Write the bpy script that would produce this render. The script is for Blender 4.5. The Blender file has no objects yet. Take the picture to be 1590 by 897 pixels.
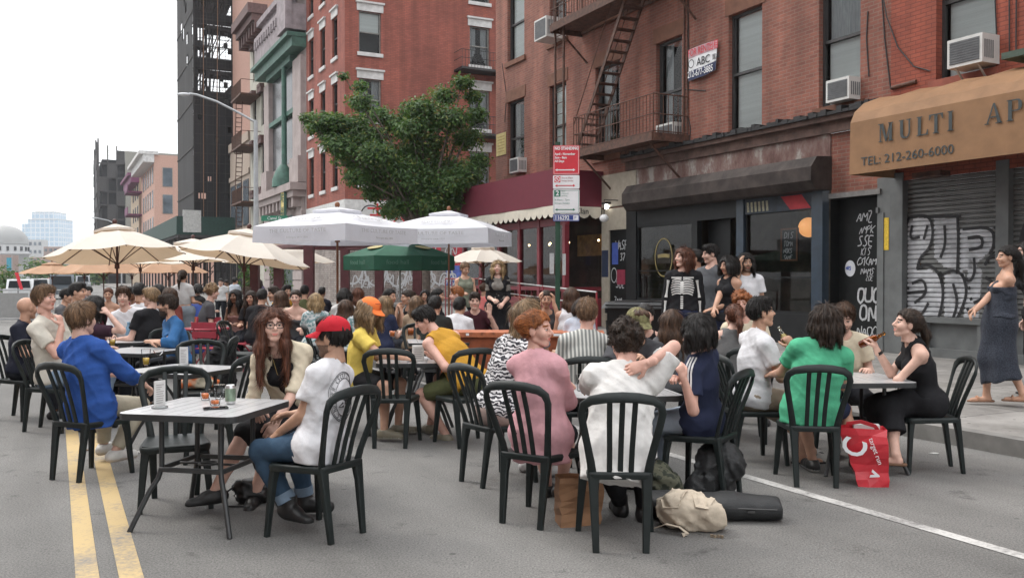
import bpy, math, random, itertools
import numpy as np
from mathutils import Vector, Matrix, Euler
from mathutils.bvhtree import BVHTree

R = math.radians
rng = random.Random(7)
sc = bpy.context.scene
COL = sc.collection

# ------------------------------------------------------------------ camera, sky, sun, exposure
CAM_H, FPX = 1.55, 1400.0
cam = bpy.data.objects.new('camera', bpy.data.cameras.new('camera'))
COL.objects.link(cam)
cam.location = (0, 0, CAM_H)
cam.rotation_euler = (R(90 - 0.757), 0, 0)
cam.data.lens = 36 * FPX / 1590
cam.data.sensor_width = 36
cam.data.clip_end = 3000
sc.camera = cam
SUN_EL, SUN_AZ = R(52), R(-62)          # azimuth from +Y towards +X
world = bpy.data.worlds.new('World'); sc.world = world; world.use_nodes = True
nt = world.node_tree; nt.nodes.clear()
sky = nt.nodes.new('ShaderNodeTexSky'); sky.sky_type = 'NISHITA'; sky.sun_disc = False
sky.sun_elevation = SUN_EL; sky.sun_rotation = SUN_AZ
sky.air_density = 1.0; sky.dust_density = 4.0
tc = nt.nodes.new('ShaderNodeTexCoord')
nz = nt.nodes.new('ShaderNodeTexNoise'); nz.inputs['Scale'].default_value = 2.2; nz.inputs['Detail'].default_value = 5
cr = nt.nodes.new('ShaderNodeValToRGB')
cr.color_ramp.elements[0].color = (9.5, 9.8, 10.2, 1); cr.color_ramp.elements[1].color = (13.5, 13.5, 13.4, 1)
cr.color_ramp.elements[0].position = .3; cr.color_ramp.elements[1].position = .65
mx = nt.nodes.new('ShaderNodeMix'); mx.data_type = 'RGBA'; mx.inputs[0].default_value = .85
bg = nt.nodes.new('ShaderNodeBackground'); bg.inputs['Strength'].default_value = 0.125
out = nt.nodes.new('ShaderNodeOutputWorld')
L = nt.links.new
L(tc.outputs['Generated'], nz.inputs['Vector']); L(nz.outputs['Fac'], cr.inputs[0])
sxyz = nt.nodes.new('ShaderNodeSeparateXYZ'); mr = nt.nodes.new('ShaderNodeMapRange'); mr.inputs[1].default_value = 0; mr.inputs[2].default_value = 1; mr.inputs[3].default_value = .78; mr.inputs[4].default_value = 1.9
vm = nt.nodes.new('ShaderNodeVectorMath'); vm.operation = 'SCALE'
L(tc.outputs['Generated'], sxyz.inputs[0]); L(sxyz.outputs[2], mr.inputs[0]); L(mr.outputs[0], vm.inputs['Scale']); L(mx.outputs[2], vm.inputs[0])   # an overcast sky is brightest overhead
L(sky.outputs[0], mx.inputs[6]); L(cr.outputs[0], mx.inputs[7]); L(vm.outputs[0], bg.inputs[0]); L(bg.outputs[0], out.inputs[0])
sun = bpy.data.objects.new('sun', bpy.data.lights.new('sun', 'SUN')); COL.objects.link(sun)
sun.data.energy = 1.2; sun.data.angle = R(18); sun.data.color = (1, .96, .9)
sd = Vector((math.sin(SUN_AZ) * math.cos(SUN_EL), math.cos(SUN_AZ) * math.cos(SUN_EL), math.sin(SUN_EL)))
sun.rotation_euler = sd.to_track_quat('Z', 'Y').to_euler()
sc.view_settings.view_transform = 'Standard'; sc.view_settings.look = 'None'
sc.view_settings.exposure = 0.14; sc.view_settings.gamma = 1; sc.view_settings.use_curve_mapping = False
sc.render.engine = 'CYCLES'
sc.cycles.max_bounces = 7; sc.cycles.transparent_max_bounces = 16
sc.cycles.use_denoising = True; sc.cycles.volume_bounces = 1

# ------------------------------------------------------------------ places
CU, SU = .892, .452                       # the street runs away from us and to the left
def UW(u, w, z=0.0): return Vector((-SU*u + CU*w, CU*u + SU*w, z))
def W(px, py, z): return Vector(((px-795)*z/FPX, z, CAM_H-(py-430)*z/FPX))
def G(px, z): return Vector(((px-795)*z/FPX, z, 0))
def fu(px, w=13.8):
    t = (px-795)/FPX; z = w/(CU*t+SU); return -SU*t*z + CU*z
def fh(px, py, w=13.8):
    t = (px-795)/FPX; z = w/(CU*t+SU); return CAM_H + (430-py)*z/FPX
ST_ROT = math.atan2(-CU, SU)              # local +x runs along a facade to the right, +y into the building

# ------------------------------------------------------------------ materials
MATS = {}
def nodes(name):
    m = bpy.data.materials.new(name); m.use_nodes = True
    t = m.node_tree; b = t.nodes['Principled BSDF']
    return m, t, b
def N(t, kind, **kw):
    n = t.nodes.new('ShaderNode'+kind)
    for k, v in kw.items():
        if k in n.inputs: n.inputs[k].default_value = v
        else: setattr(n, k, v)
    return n
def c4(c, f=1.0): return (c[0]*f, c[1]*f, c[2]*f, 1)
def pm(name, col, rough=.6, metal=0.0, var=.18, vs=6.0, bump=0.0, bs=60.0, spec=.5, stretch=None, coat=0.0, sheen=0.0, sub=0.0, emit=None):
    """plain procedural material: noise-varied colour, optional bump"""
    if name in MATS: return MATS[name]
    m, t, b = nodes(name); Lk = t.links.new
    b.inputs['Roughness'].default_value = rough; b.inputs['Metallic'].default_value = metal
    b.inputs['Specular IOR Level'].default_value = spec
    if coat: b.inputs['Coat Weight'].default_value = coat
    if sheen: b.inputs['Sheen Weight'].default_value = sheen
    if sub:
        b.inputs['Subsurface Weight'].default_value = sub; b.inputs['Subsurface Radius'].default_value = (.012, .005, .003)
        b.inputs['Subsurface Scale'].default_value = .6
    tcn = N(t, 'TexCoord'); src = tcn.outputs['Object']
    if stretch:
        mp = N(t, 'Mapping'); mp.inputs['Scale'].default_value = stretch; Lk(src, mp.inputs['Vector']); src = mp.outputs[0]
    n = N(t, 'TexNoise', Scale=vs, Detail=4.0, Roughness=.6); Lk(src, n.inputs['Vector'])
    r = N(t, 'ValToRGB'); r.color_ramp.elements[0].color = c4(col, 1-var); r.color_ramp.elements[1].color = c4(col, 1+var)
    r.color_ramp.elements[0].position = .3; r.color_ramp.elements[1].position = .7
    Lk(n.outputs['Fac'], r.inputs[0]); Lk(r.outputs[0], b.inputs['Base Color'])
    if bump:
        n2 = N(t, 'TexNoise', Scale=bs, Detail=3.0); Lk(src, n2.inputs['Vector'])
        bp = N(t, 'Bump', Strength=bump, Distance=.01); Lk(n2.outputs['Fac'], bp.inputs['Height']); Lk(bp.outputs[0], b.inputs['Normal'])
    if emit:
        b.inputs['Emission Color'].default_value = c4(emit[0]); b.inputs['Emission Strength'].default_value = emit[1]
    MATS[name] = m; return m

def brick(name, c1, c2, mortar, scale=1.0, stain=.35, rough=.85):
    if name in MATS: return MATS[name]
    m, t, b = nodes(name); Lk = t.links.new; b.inputs['Roughness'].default_value = rough
    tcn = N(t, 'TexCoord'); sx = N(t, 'SeparateXYZ'); Lk(tcn.outputs['Object'], sx.inputs[0])
    ad = N(t, 'Math', operation='ADD'); Lk(sx.outputs[0], ad.inputs[0]); Lk(sx.outputs[1], ad.inputs[1])
    cb = N(t, 'CombineXYZ'); Lk(ad.outputs[0], cb.inputs[0]); Lk(sx.outputs[2], cb.inputs[1])
    br = N(t, 'TexBrick'); br.inputs['Scale'].default_value = 1/scale
    br.inputs['Brick Width'].default_value = .215; br.inputs['Row Height'].default_value = .075
    br.inputs['Mortar Size'].default_value = .009; br.inputs['Mortar Smooth'].default_value = .3; br.inputs['Bias'].default_value = -.2
    br.inputs['Color1'].default_value = c4(c1); br.inputs['Color2'].default_value = c4(c2); br.inputs['Mortar'].default_value = c4(mortar)
    Lk(cb.outputs[0], br.inputs['Vector'])
    n = N(t, 'TexNoise', Scale=.7, Detail=8.0, Roughness=.7); Lk(cb.outputs[0], n.inputs['Vector'])
    mp = N(t, 'Mapping'); mp.inputs['Scale'].default_value = (1.5, .12, 1); Lk(cb.outputs[0], mp.inputs['Vector'])
    n2 = N(t, 'TexNoise', Scale=1.6, Detail=5.0); Lk(mp.outputs[0], n2.inputs['Vector'])
    mu = N(t, 'Math', operation='MULTIPLY'); Lk(n.outputs['Fac'], mu.inputs[0]); Lk(n2.outputs['Fac'], mu.inputs[1])
    rr = N(t, 'ValToRGB'); rr.color_ramp.elements[0].position = .12; rr.color_ramp.elements[1].position = .36
    rr.color_ramp.elements[0].color = (1-stain,)*3+(1,); rr.color_ramp.elements[1].color = (1.12, 1.1, 1.08, 1)
    Lk(mu.outputs[0], rr.inputs[0])
    mm = N(t, 'Mix', data_type='RGBA', blend_type='MULTIPLY'); mm.inputs[0].default_value = 1
    Lk(br.outputs['Color'], mm.inputs[6]); Lk(rr.outputs[0], mm.inputs[7]); Lk(mm.outputs[2], b.inputs['Base Color'])
    bp = N(t, 'Bump', Strength=.5, Distance=.012); bp.invert = True; Lk(br.outputs['Fac'], bp.inputs['Height']); Lk(bp.outputs[0], b.inputs['Normal'])
    MATS[name] = m; return m

def glass(name='window_glass', fac=.28, tint=(.85, .9, .9), rough=.02):
    if name in MATS: return MATS[name]
    m, t, b = nodes(name); Lk = t.links.new; t.nodes.remove(b)
    tr = N(t, 'BsdfTransparent'); tr.inputs[0].default_value = c4(tint)
    gl = N(t, 'BsdfGlossy'); gl.inputs['Roughness'].default_value = rough
    lw = N(t, 'LayerWeight', Blend=fac); ms = N(t, 'MixShader')
    Lk(lw.outputs['Fresnel'], ms.inputs[0]); Lk(tr.outputs[0], ms.inputs[1]); Lk(gl.outputs[0], ms.inputs[2])
    Lk(ms.outputs[0], t.nodes['Material Output'].inputs[0]); MATS[name] = m; return m

# ------------------------------------------------------------------ mesh builder
class MB:
    def __init__(s): s.v = []; s.f = []; s.m = []; s.sm = []; s.cur = 0
    def add(s, vs, fs, smooth=False):
        o = len(s.v); s.v += [tuple(p) for p in vs]
        for f in fs: s.f.append([o+i for i in f]); s.m.append(s.cur); s.sm.append(smooth)
    def mat(s, i): s.cur = i; return s
    def boxb(s, lo, hi, M=None):
        x0, y0, z0 = lo; x1, y1, z1 = hi
        vs = [Vector(p) for p in ((x0,y0,z0),(x1,y0,z0),(x1,y1,z0),(x0,y1,z0),(x0,y0,z1),(x1,y0,z1),(x1,y1,z1),(x0,y1,z1))]
        if M is not None: vs = [M @ p for p in vs]
        s.add(vs, [(0,3,2,1),(4,5,6,7),(0,1,5,4),(1,2,6,5),(2,3,7,6),(3,0,4,7)]); return s
    def box(s, c, d, rot=None):
        M = Matrix.Translation(c) @ (rot.to_4x4() if rot is not None else Matrix())
        return s.boxb((-d[0]/2,-d[1]/2,-d[2]/2), (d[0]/2,d[1]/2,d[2]/2), M)
    def quad(s, *p): s.add(p, [tuple(range(len(p)))]); return s
    def prism(s, poly, a, b, f=lambda x, y, h: (x, y, h)):
        n = len(poly); vs = [f(x, y, a) for x, y in poly] + [f(x, y, b) for x, y in poly]
        s.add(vs, [tuple(range(n))[::-1], tuple(range(n, 2*n))] + [(i, (i+1) % n, n+(i+1) % n, n+i) for i in range(n)]); return s
    def frames(s, pts, up=None):
        pts = [Vector(p) for p in pts]; n = len(pts); T = []
        for i in range(n):
            a = pts[max(i-1, 0)]; b = pts[min(i+1, n-1)]; T.append((b-a).normalized())
        ref = Vector(up) if up is not None else (Vector((0,0,1)) if abs(T[0].z) < .9 else Vector((0,1,0)))
        out = []; u = ref
        for i in range(n):
            if up is not None: u = ref
            sdv = T[i].cross(u)
            if sdv.length < 1e-5: sdv = T[i].cross(Vector((1,.1,.2)))
            sdv.normalize(); u = sdv.cross(T[i]).normalized(); out.append((pts[i], sdv, u))
        return out
    def tube(s, pts, r, n=8, up=None, cap=True, fl=1.0):
        fr = s.frames(pts, up); rr = r if isinstance(r, (list, tuple)) else [r]*len(fr); vs = []
        for (p, a, b), q in zip(fr, rr):
            for k in range(n):
                t = 2*math.pi*k/n; vs.append(p + a*(math.cos(t)*q) + b*(math.sin(t)*q*fl))
        fs = [(i*n+k, i*n+(k+1) % n, (i+1)*n+(k+1) % n, (i+1)*n+k) for i in range(len(fr)-1) for k in range(n)]
        s.add(vs, fs, True)
        if cap: s.add(vs[:n], [tuple(range(n))[::-1]]); s.add(vs[-n:], [tuple(range(n))])
        return s
    def sweep(s, pts, w, t, up=None, ch=.2):
        """rounded rectangular section, w along the side axis and t along the up axis (numbers or lists)"""
        fr = s.frames(pts, up); k = len(fr)
        ws = w if isinstance(w, (list, tuple)) else [w]*k; ts = t if isinstance(t, (list, tuple)) else [t]*k; vs = []
        for (p, a, b), x, y in zip(fr, ws, ts):
            x /= 2; y /= 2; c = min(x, y)*ch*2
            for (i, j) in ((x-c,-y),(x,-y+c),(x,y-c),(x-c,y),(-x+c,y),(-x,y-c),(-x,-y+c),(-x+c,-y)): vs.append(p+a*i+b*j)
        fs = [(i*8+q, i*8+(q+1) % 8, (i+1)*8+(q+1) % 8, (i+1)*8+q) for i in range(k-1) for q in range(8)]
        s.add(vs, fs, False); s.add(vs[:8], [tuple(range(8))[::-1]]); s.add(vs[-8:], [tuple(range(8))]); return s
    def lathe(s, prof, n=20, c=(0,0,0), smooth=True, ax=None):
        c = Vector(c); q = Vector(ax).to_track_quat('Z', 'Y').to_matrix() if ax is not None else Matrix.Identity(3)
        vs = [c + q @ Vector((math.cos(2*math.pi*k/n)*r, math.sin(2*math.pi*k/n)*r, z)) for r, z in prof for k in range(n)]
        s.add(vs, [(i*n+k, i*n+(k+1) % n, (i+1)*n+(k+1) % n, (i+1)*n+k) for i in range(len(prof)-1) for k in range(n)], smooth)
        if prof[0][0] > 1e-4: s.add(vs[:n], [tuple(range(n))[::-1]])
        if prof[-1][0] > 1e-4: s.add(vs[-n:], [tuple(range(n))])
        return s
    def ball(s, c, r, n=12, m=8, sc3=(1,1,1)):
        vs = []; c = Vector(c)
        for i in range(m+1):
            a = math.pi*i/m
            for k in range(n):
                b = 2*math.pi*k/n; vs.append(c+Vector((math.sin(a)*math.cos(b)*r*sc3[0], math.sin(a)*math.sin(b)*r*sc3[1], -math.cos(a)*r*sc3[2])))
        s.add(vs, [(i*n+k, i*n+(k+1) % n, (i+1)*n+(k+1) % n, (i+1)*n+k) for i in range(m) for k in range(n)], True); return s
    def merge(s, me, M=None):
        o = len(s.v); s.v += [tuple(M @ v.co if M is not None else v.co) for v in me.vertices]
        for p in me.polygons: s.f.append([o+i for i in p.vertices]); s.m.append(s.cur); s.sm.append(False)
        return s
    def build(s, name, mats, parent=None, M=None, **tags):
        me = bpy.data.meshes.new(name); me.from_pydata(s.v, [], s.f); 
        if not isinstance(mats, (list, tuple)): mats = [mats]
        for m in mats: me.materials.append(m)
        me.polygons.foreach_set('material_index', s.m); me.polygons.foreach_set('use_smooth', s.sm); me.update()
        return link(name, me, parent, M, **tags)
def link(name, data, parent=None, M=None, **tags):
    o = bpy.data.objects.new(name, data); COL.objects.link(o)
    if parent is not None: o.parent = parent
    if M is not None: o.matrix_local = M if isinstance(M, Matrix) else Matrix.Translation(M)
    for k, v in tags.items(): o[k] = v
    return o
def thing(name, label, cat, loc=(0,0,0), rz=0.0, group=None):
    o = bpy.data.objects.new(name, None); COL.objects.link(o); o.location = loc; o.rotation_euler = (0,0,rz)
    o.empty_display_size = .1; o['label'] = label; o['category'] = cat
    if group: o['group'] = group
    return o
def tag(o, label, cat, group=None):
    o['label'] = label; o['category'] = cat
    if group: o['group'] = group
    return o
KIDS = {}
def dup(root, loc, rz, label, group=None):
    r = root.copy(); COL.objects.link(r); r.location = loc; r.rotation_euler = (0,0,rz); r['label'] = label
    if group: r['group'] = group
    for ch in KIDS.setdefault(root.name, list(root.children)):
        c = ch.copy(); COL.objects.link(c); c.parent = r
        for g in KIDS.setdefault(ch.name, list(ch.children)):
            d = g.copy(); COL.objects.link(d); d.parent = c
    return r
def text_mesh(s, size, ext=.004, sx=1.0, align='CENTER', off=0.0):
    c = bpy.data.curves.new('lettering', 'FONT'); c.body = s; c.size = size; c.extrude = ext; c.align_x = align; c.align_y = 'CENTER'
    c.offset = off; c.resolution_u = 3
    o = bpy.data.objects.new('lettering', c); COL.objects.link(o)
    me = bpy.data.meshes.new_from_object(o.evaluated_get(bpy.context.evaluated_depsgraph_get()))
    bpy.data.objects.remove(o); bpy.data.curves.remove(c)
    if sx != 1.0: me.transform(Matrix.Diagonal((sx,1,1,1)))
    return me
UPRIGHT = Matrix.Rotation(R(90), 4, 'X')
def facing(fx, fy): return math.atan2(-fx, fy)       # rotation that turns local +y to (fx, fy)
# ------------------------------------------------------------------ ground
def asphalt():
    m, t, b = nodes('asphalt'); Lk = t.links.new; b.inputs['Roughness'].default_value = .82; b.inputs['Specular IOR Level'].default_value = .35
    g = N(t, 'NewGeometry'); P = g.outputs['Position']
    n1 = N(t, 'TexNoise', Scale=.35, Detail=6.0, Roughness=.65); n2 = N(t, 'TexNoise', Scale=85.0, Detail=4.0, Roughness=.8); n3 = N(t, 'TexVoronoi', Scale=170.0)
    mp = N(t, 'Mapping'); mp.inputs['Rotation'].default_value = (0, 0, -R(26.9)); Lk(P, mp.inputs['Vector'])
    mp2 = N(t, 'Mapping'); mp2.inputs['Scale'].default_value = (1.1, .09, 1); Lk(mp.outputs[0], mp2.inputs['Vector'])
    n4 = N(t, 'TexNoise', Scale=1.3, Detail=4.0); Lk(mp2.outputs[0], n4.inputs['Vector'])
    n5 = N(t, 'TexNoise', Scale=2.6, Detail=7.0, Roughness=.75)
    n6 = N(t, 'TexNoise', Scale=11.0, Detail=2.0)
    for n in (n1, n2, n3, n5, n6): Lk(P, n.inputs['Vector'])
    r1 = N(t, 'ValToRGB'); r1.color_ramp.elements[0].color = (.115,.113,.110,1); r1.color_ramp.elements[1].color = (.195,.191,.185,1)
    r1.color_ramp.elements[0].position = .3; r1.color_ramp.elements[1].position = .7; Lk(n1.outputs['Fac'], r1.inputs[0])
    r2 = N(t, 'ValToRGB'); r2.color_ramp.elements[0].color = (.30,.30,.30,1); r2.color_ramp.elements[1].color = (1.75,1.74,1.70,1)
    r2.color_ramp.elements[0].position = .3; r2.color_ramp.elements[1].position = .7; Lk(n2.outputs['Fac'], r2.inputs[0])
    r4 = N(t, 'ValToRGB'); r4.color_ramp.elements[0].color = (.78,.78,.78,1); r4.color_ramp.elements[1].color = (1.12,1.12,1.12,1)
    r4.color_ramp.elements[0].position = .35; r4.color_ramp.elements[1].position = .65; Lk(n4.outputs['Fac'], r4.inputs[0])
    r5 = N(t, 'ValToRGB'); r5.color_ramp.elements[0].color = (.42,.42,.42,1); r5.color_ramp.elements[1].color = (1,1,1,1)
    r5.color_ramp.elements[0].position = .29; r5.color_ramp.elements[1].position = .42; Lk(n5.outputs['Fac'], r5.inputs[0])
    r6 = N(t, 'ValToRGB'); r6.color_ramp.elements[0].color = (.5,.5,.5,1); r6.color_ramp.elements[1].color = (1,1,1,1); r6.color_ramp.elements[0].position = .235; r6.color_ramp.elements[1].position = .27; Lk(n6.outputs['Fac'], r6.inputs[0])
    cur = r1.outputs[0]
    for r in (r2, r4, r5, r6):
        mm = N(t, 'Mix', data_type='RGBA', blend_type='MULTIPLY'); mm.inputs[0].default_value = 1
        Lk(cur, mm.inputs[6]); Lk(r.outputs[0], mm.inputs[7]); cur = mm.outputs[2]
    Lk(cur, b.inputs['Base Color'])
    bp = N(t, 'Bump', Strength=.55, Distance=.006); Lk(n3.outputs['Distance'], bp.inputs['Height']); Lk(bp.outputs[0], b.inputs['Normal'])
    return m
def paint(name, col, wear=.5):
    m, t, b = nodes(name); Lk = t.links.new; b.inputs['Roughness'].default_value = .75
    g = N(t, 'NewGeometry'); n = N(t, 'TexNoise', Scale=26.0, Detail=6.0, Roughness=.8); n2 = N(t, 'TexNoise', Scale=2.0, Detail=4.0)
    Lk(g.outputs['Position'], n.inputs['Vector']); Lk(g.outputs['Position'], n2.inputs['Vector'])
    ad = N(t, 'Math', operation='ADD'); Lk(n.outputs['Fac'], ad.inputs[0]); Lk(n2.outputs['Fac'], ad.inputs[1])
    r = N(t, 'ValToRGB'); r.color_ramp.elements[0].color = (.17,.165,.16,1); r.color_ramp.elements[1].color = c4(col)
    r.color_ramp.elements[0].position = wear-.12; r.color_ramp.elements[1].position = wear+.05
    hv = N(t, 'Math', operation='MULTIPLY'); hv.inputs[1].default_value = .5; Lk(ad.outputs[0], hv.inputs[0])
    Lk(hv.outputs[0], r.inputs[0]); Lk(r.outputs[0], b.inputs['Base Color']); return m
def pavement():
    m, t, b = nodes('concrete_flags'); Lk = t.links.new; b.inputs['Roughness'].default_value = .85
    tcn = N(t, 'TexCoord'); br = N(t, 'TexBrick'); br.offset = 0; br.inputs['Scale'].default_value = 1
    br.inputs['Brick Width'].default_value = 1.5; br.inputs['Row Height'].default_value = 1.5; br.inputs['Mortar Size'].default_value = .012
    br.inputs['Color1'].default_value = (.20,.19,.18,1); br.inputs['Color2'].default_value = (.25,.24,.225,1); br.inputs['Mortar'].default_value = (.1,.095,.09,1)
    n = N(t, 'TexNoise', Scale=1.1, Detail=8.0, Roughness=.72); r = N(t, 'ValToRGB')
    r.color_ramp.elements[0].color = (.6,.59,.58,1); r.color_ramp.elements[1].color = (1.1,1.1,1.1,1); r.color_ramp.elements[0].position = .35; r.color_ramp.elements[1].position = .6
    v = N(t, 'TexNoise', Scale=13.0, Detail=1.0); rv = N(t, 'ValToRGB'); rv.color_ramp.elements[0].color = (.45,.45,.45,1); rv.color_ramp.elements[1].color = (1,1,1,1)
    rv.color_ramp.elements[0].position = .26; rv.color_ramp.elements[1].position = .29
    for x in (br, n, v): Lk(tcn.outputs['Object'], x.inputs['Vector'])
    Lk(n.outputs['Fac'], r.inputs[0]); Lk(v.outputs['Fac'], rv.inputs[0]); cur = br.outputs['Color']
    for q in (r, rv):
        mm = N(t, 'Mix', data_type='RGBA', blend_type='MULTIPLY'); mm.inputs[0].default_value = 1
        Lk(cur, mm.inputs[6]); Lk(q.outputs[0], mm.inputs[7]); cur = mm.outputs[2]
    Lk(cur, b.inputs['Base Color']); return m

SROT = Matrix.Rotation(ST_ROT, 4, 'Z')
def S(mb, name, mats): return mb.build(name, mats, None, SROT, kind='structure')
# inside SROT: x = -u, y = w
def urect(mb, u0, u1, w0, w1, z): mb.quad((-u1, w0, z), (-u0, w0, z), (-u0, w1, z), (-u1, w1, z))
g = MB(); g.quad((-1200,-1200,0), (1200,-1200,0), (1200,1200,0), (-1200,1200,0)); S(g, 'road', asphalt())
yl = paint('yellow_line_paint', (.47,.345,.165), .47); wl = paint('white_line_paint', (.50,.49,.47), .50)
g = MB(); urect(g, -4, 26, .085, .195, .004); urect(g, -4, 26, .285, .40, .004); S(g, 'yellow_centre_line', yl)
g = MB(); urect(g, -4, 18, 4.735, 4.835, .004); S(g, 'white_lane_line', wl)
g = MB(); urect(g, 22.4, 22.75, -12, -2.6, .004); urect(g, 26.0, 26.35, -12, -2.6, .004); S(g, 'crosswalk_line', wl)
pv = pavement(); kerbm = pm('kerb_stone', (.17,.165,.155), .8, var=.25, vs=4)
g = MB(); g.boxb((-29.3, 7.55, -.3), (20, 40, .15)); S(g, 'pavement', pv)
g = MB(); g.boxb((-29.3, 7.38, -.3), (20, 7.547, .152)); S(g, 'kerb', kerbm)
g = MB(); g.boxb((-420, 7.55, -.3), (-44.5, 60, .15)); S(g, 'pavement', pv)
g = MB(); g.boxb((-420, 7.38, -.3), (-44.5, 7.547, .152)); S(g, 'kerb', kerbm)
g = MB(); g.boxb((-420, -40, -.3), (-44.5, -8.5, .15)); S(g, 'pavement', pv)
# ------------------------------------------------------------------ buildings
GL = glass(); GLD = glass('shopfront_glass', .32, (.8,.85,.85))
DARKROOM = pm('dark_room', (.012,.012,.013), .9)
BLIND = pm('window_blind', (.60,.60,.59), .8, var=.16, vs=1.5, bump=.4, bs=22, stretch=(.02,.02,4))
CURT = pm('net_curtain', (.30,.30,.31), .9, var=.3, vs=9, stretch=(6,1,.4))
FRAME = pm('dark_window_frame', (.032,.030,.030), .5, var=.3)
FRAMEW = pm('weathered_frame', (.20,.195,.18), .6, var=.3)
STONE = pm('pale_stone', (.50,.49,.48), .8, var=.2, vs=3)
BSTONE = pm('brown_stone', (.14,.060,.036), .85, var=.22, vs=5)
RUST = pm('rusty_iron', (.075,.034,.022), .75, var=.55, vs=9)
IRON = pm('black_iron', (.022,.020,.020), .6, var=.4)

def building(name, label, cat, u0, w0=13.8, group=None): return thing(name, label, cat, UW(u0, w0), ST_ROT, group)
def wall(mb, o, xd, n, x0, x1, z0, z1, holes=(), depth=.16):
    """outer wall sheet with real openings: o origin, xd along the wall, n outward"""
    o = Vector(o); xd = Vector(xd); n = Vector(n); P = lambda x, z, d=0: o + xd*x - n*d + Vector((0,0,z))
    xs = sorted({x0, x1, *[h[0] for h in holes], *[h[1] for h in holes]}); zs = sorted({z0, z1, *[h[2] for h in holes], *[h[3] for h in holes]})
    xs = [x for x in xs if x0 <= x <= x1]; zs = [z for z in zs if z0 <= z <= z1]
    for a, b in zip(xs, xs[1:]):
        for c, d in zip(zs, zs[1:]):
            mx_, mz = (a+b)/2, (c+d)/2
            if any(h[0] < mx_ < h[1] and h[2] < mz < h[3] for h in holes): continue
            mb.quad(P(a,c), P(b,c), P(b,d), P(a,d))
    for a, b, c, d in holes:
        mb.quad(P(a,c), P(a,c,depth), P(b,c,depth), P(b,c)); mb.quad(P(a,d), P(b,d), P(b,d,depth), P(a,d,depth))
        mb.quad(P(a,c), P(a,d), P(a,d,depth), P(a,c,depth)); mb.quad(P(b,c), P(b,c,depth), P(b,d,depth), P(b,d))
def sash(parent, M, w, h, depth=.16, fm=None, cover='blind', lintel=None, sill=None, lm=None, split=.5, cov_from=0.0, label=None):
    """sash window in an opening; M puts its lower left outer corner, x along, y inwards"""
    fm = fm or FRAME; b = MB(); t = .055; y0, y1 = depth-.05, depth+.03
    b.boxb((0,y0,0), (t,y1,h)); b.boxb((w-t,y0,0), (w,y1,h)); b.boxb((t,y0,0), (w-t,y1,t)); b.boxb((t,y0,h-t), (w-t,y1,h)); b.boxb((t,y0+.015,h*split-.03), (w-t,y1+.02,h*split+.03))
    b.boxb((t,y0+.03,h*split+.03), (t+.03,y1,h-t)); b.boxb((w-t-.03,y0+.03,h*split+.03), (w-t,y1,h-t))
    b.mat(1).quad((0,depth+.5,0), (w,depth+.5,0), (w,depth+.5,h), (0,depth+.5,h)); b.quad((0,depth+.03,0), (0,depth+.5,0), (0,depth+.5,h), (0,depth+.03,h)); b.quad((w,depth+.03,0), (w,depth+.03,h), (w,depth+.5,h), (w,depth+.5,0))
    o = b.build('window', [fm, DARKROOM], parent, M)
    if label: o['label'] = label
    MB().quad((t,depth+.01,t), (w-t,depth+.01,t), (w-t,depth+.01,h-t), (t,depth+.01,h-t)).build('pane', GL, o)
    if cover == 'blind': MB().boxb((t+.03,depth+.07,max(cov_from,.02)*h), (w-t-.03,depth+.085,h-t)).build('blind', BLIND, o)
    elif cover == 'lower': MB().boxb((t+.03,depth+.07,.02*h), (w-t-.03,depth+.085,h*split)).build('blind', BLIND, o); MB().boxb((t+.03,depth+.10,h*split), (w-t-.03,depth+.115,h-t)).build('curtain', CURT, o)
    elif cover == 'curtain':
        c = MB(); k = 14; yy = [depth+.12+.02*math.sin(i*2.3) for i in range(k+1)]
        for i in range(k):
            if abs(i-6.5) < 2.2 and cov_from: continue
            a, d = t+(w-2*t)*i/k, t+(w-2*t)*(i+1)/k; lowz = cov_from*h*(1-abs(i-6.5)/7) if cov_from else .02
            c.quad((a,yy[i],lowz), (d,yy[i+1],lowz), (d,yy[i+1],h-t), (a,yy[i],h-t))
        c.build('curtain', CURT, o)
    if lintel:
        b = MB(); b.boxb((-.12,-.05,h+.004), (w+.12,.02,h+lintel)); b.boxb((-.18,-.14,h+lintel), (w+.18,.02,h+lintel+.1)); b.build('lintel', lm or STONE, o)
    if sill: MB().boxb((-.1,-.08,-sill), (w+.1,depth-.05,-.004)).build('sill', lm or STONE, o)
    return o
def aircon(label, M, w=.62, h=.42, d=.4, col=(.52,.52,.5), struts=False):
    wm = pm('aircon_case', col, .5, var=.08); gm = pm('aircon_grille', (.11,.115,.12), .6, bump=.6, bs=120)
    b = MB(); b.boxb((0,-d,0), (w,0,h)); o = b.build('air_conditioner', wm, None, M); tag(o, label, 'air conditioner', 'air conditioners in the brick facade windows')
    b = MB(); b.boxb((.05,-d-.006,.05), (w-.05,-d-.001,h-.05)); 
    for k in range(9): b.boxb((.05,-d-.014,.06+k*(h-.14)/8), (w-.05,-d-.006,.075+k*(h-.14)/8))
    b.build('front_grille', gm, o)
    b = MB()
    for k in range(5): b.boxb((w+.001,-d+.05+k*.05,.08), (w+.006,-d+.075+k*.05,h-.1))
    b.build('side_vent', gm, o)
    if struts:
        b = MB()
        for x in (.12, w-.12): b.sweep([(x,-d+.06,-.001), (x,-.05,-.36)], .035, .02)
        b.build('bracket', pm('galvanised', (.45,.46,.47), .4, .6), o)
    return o
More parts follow.
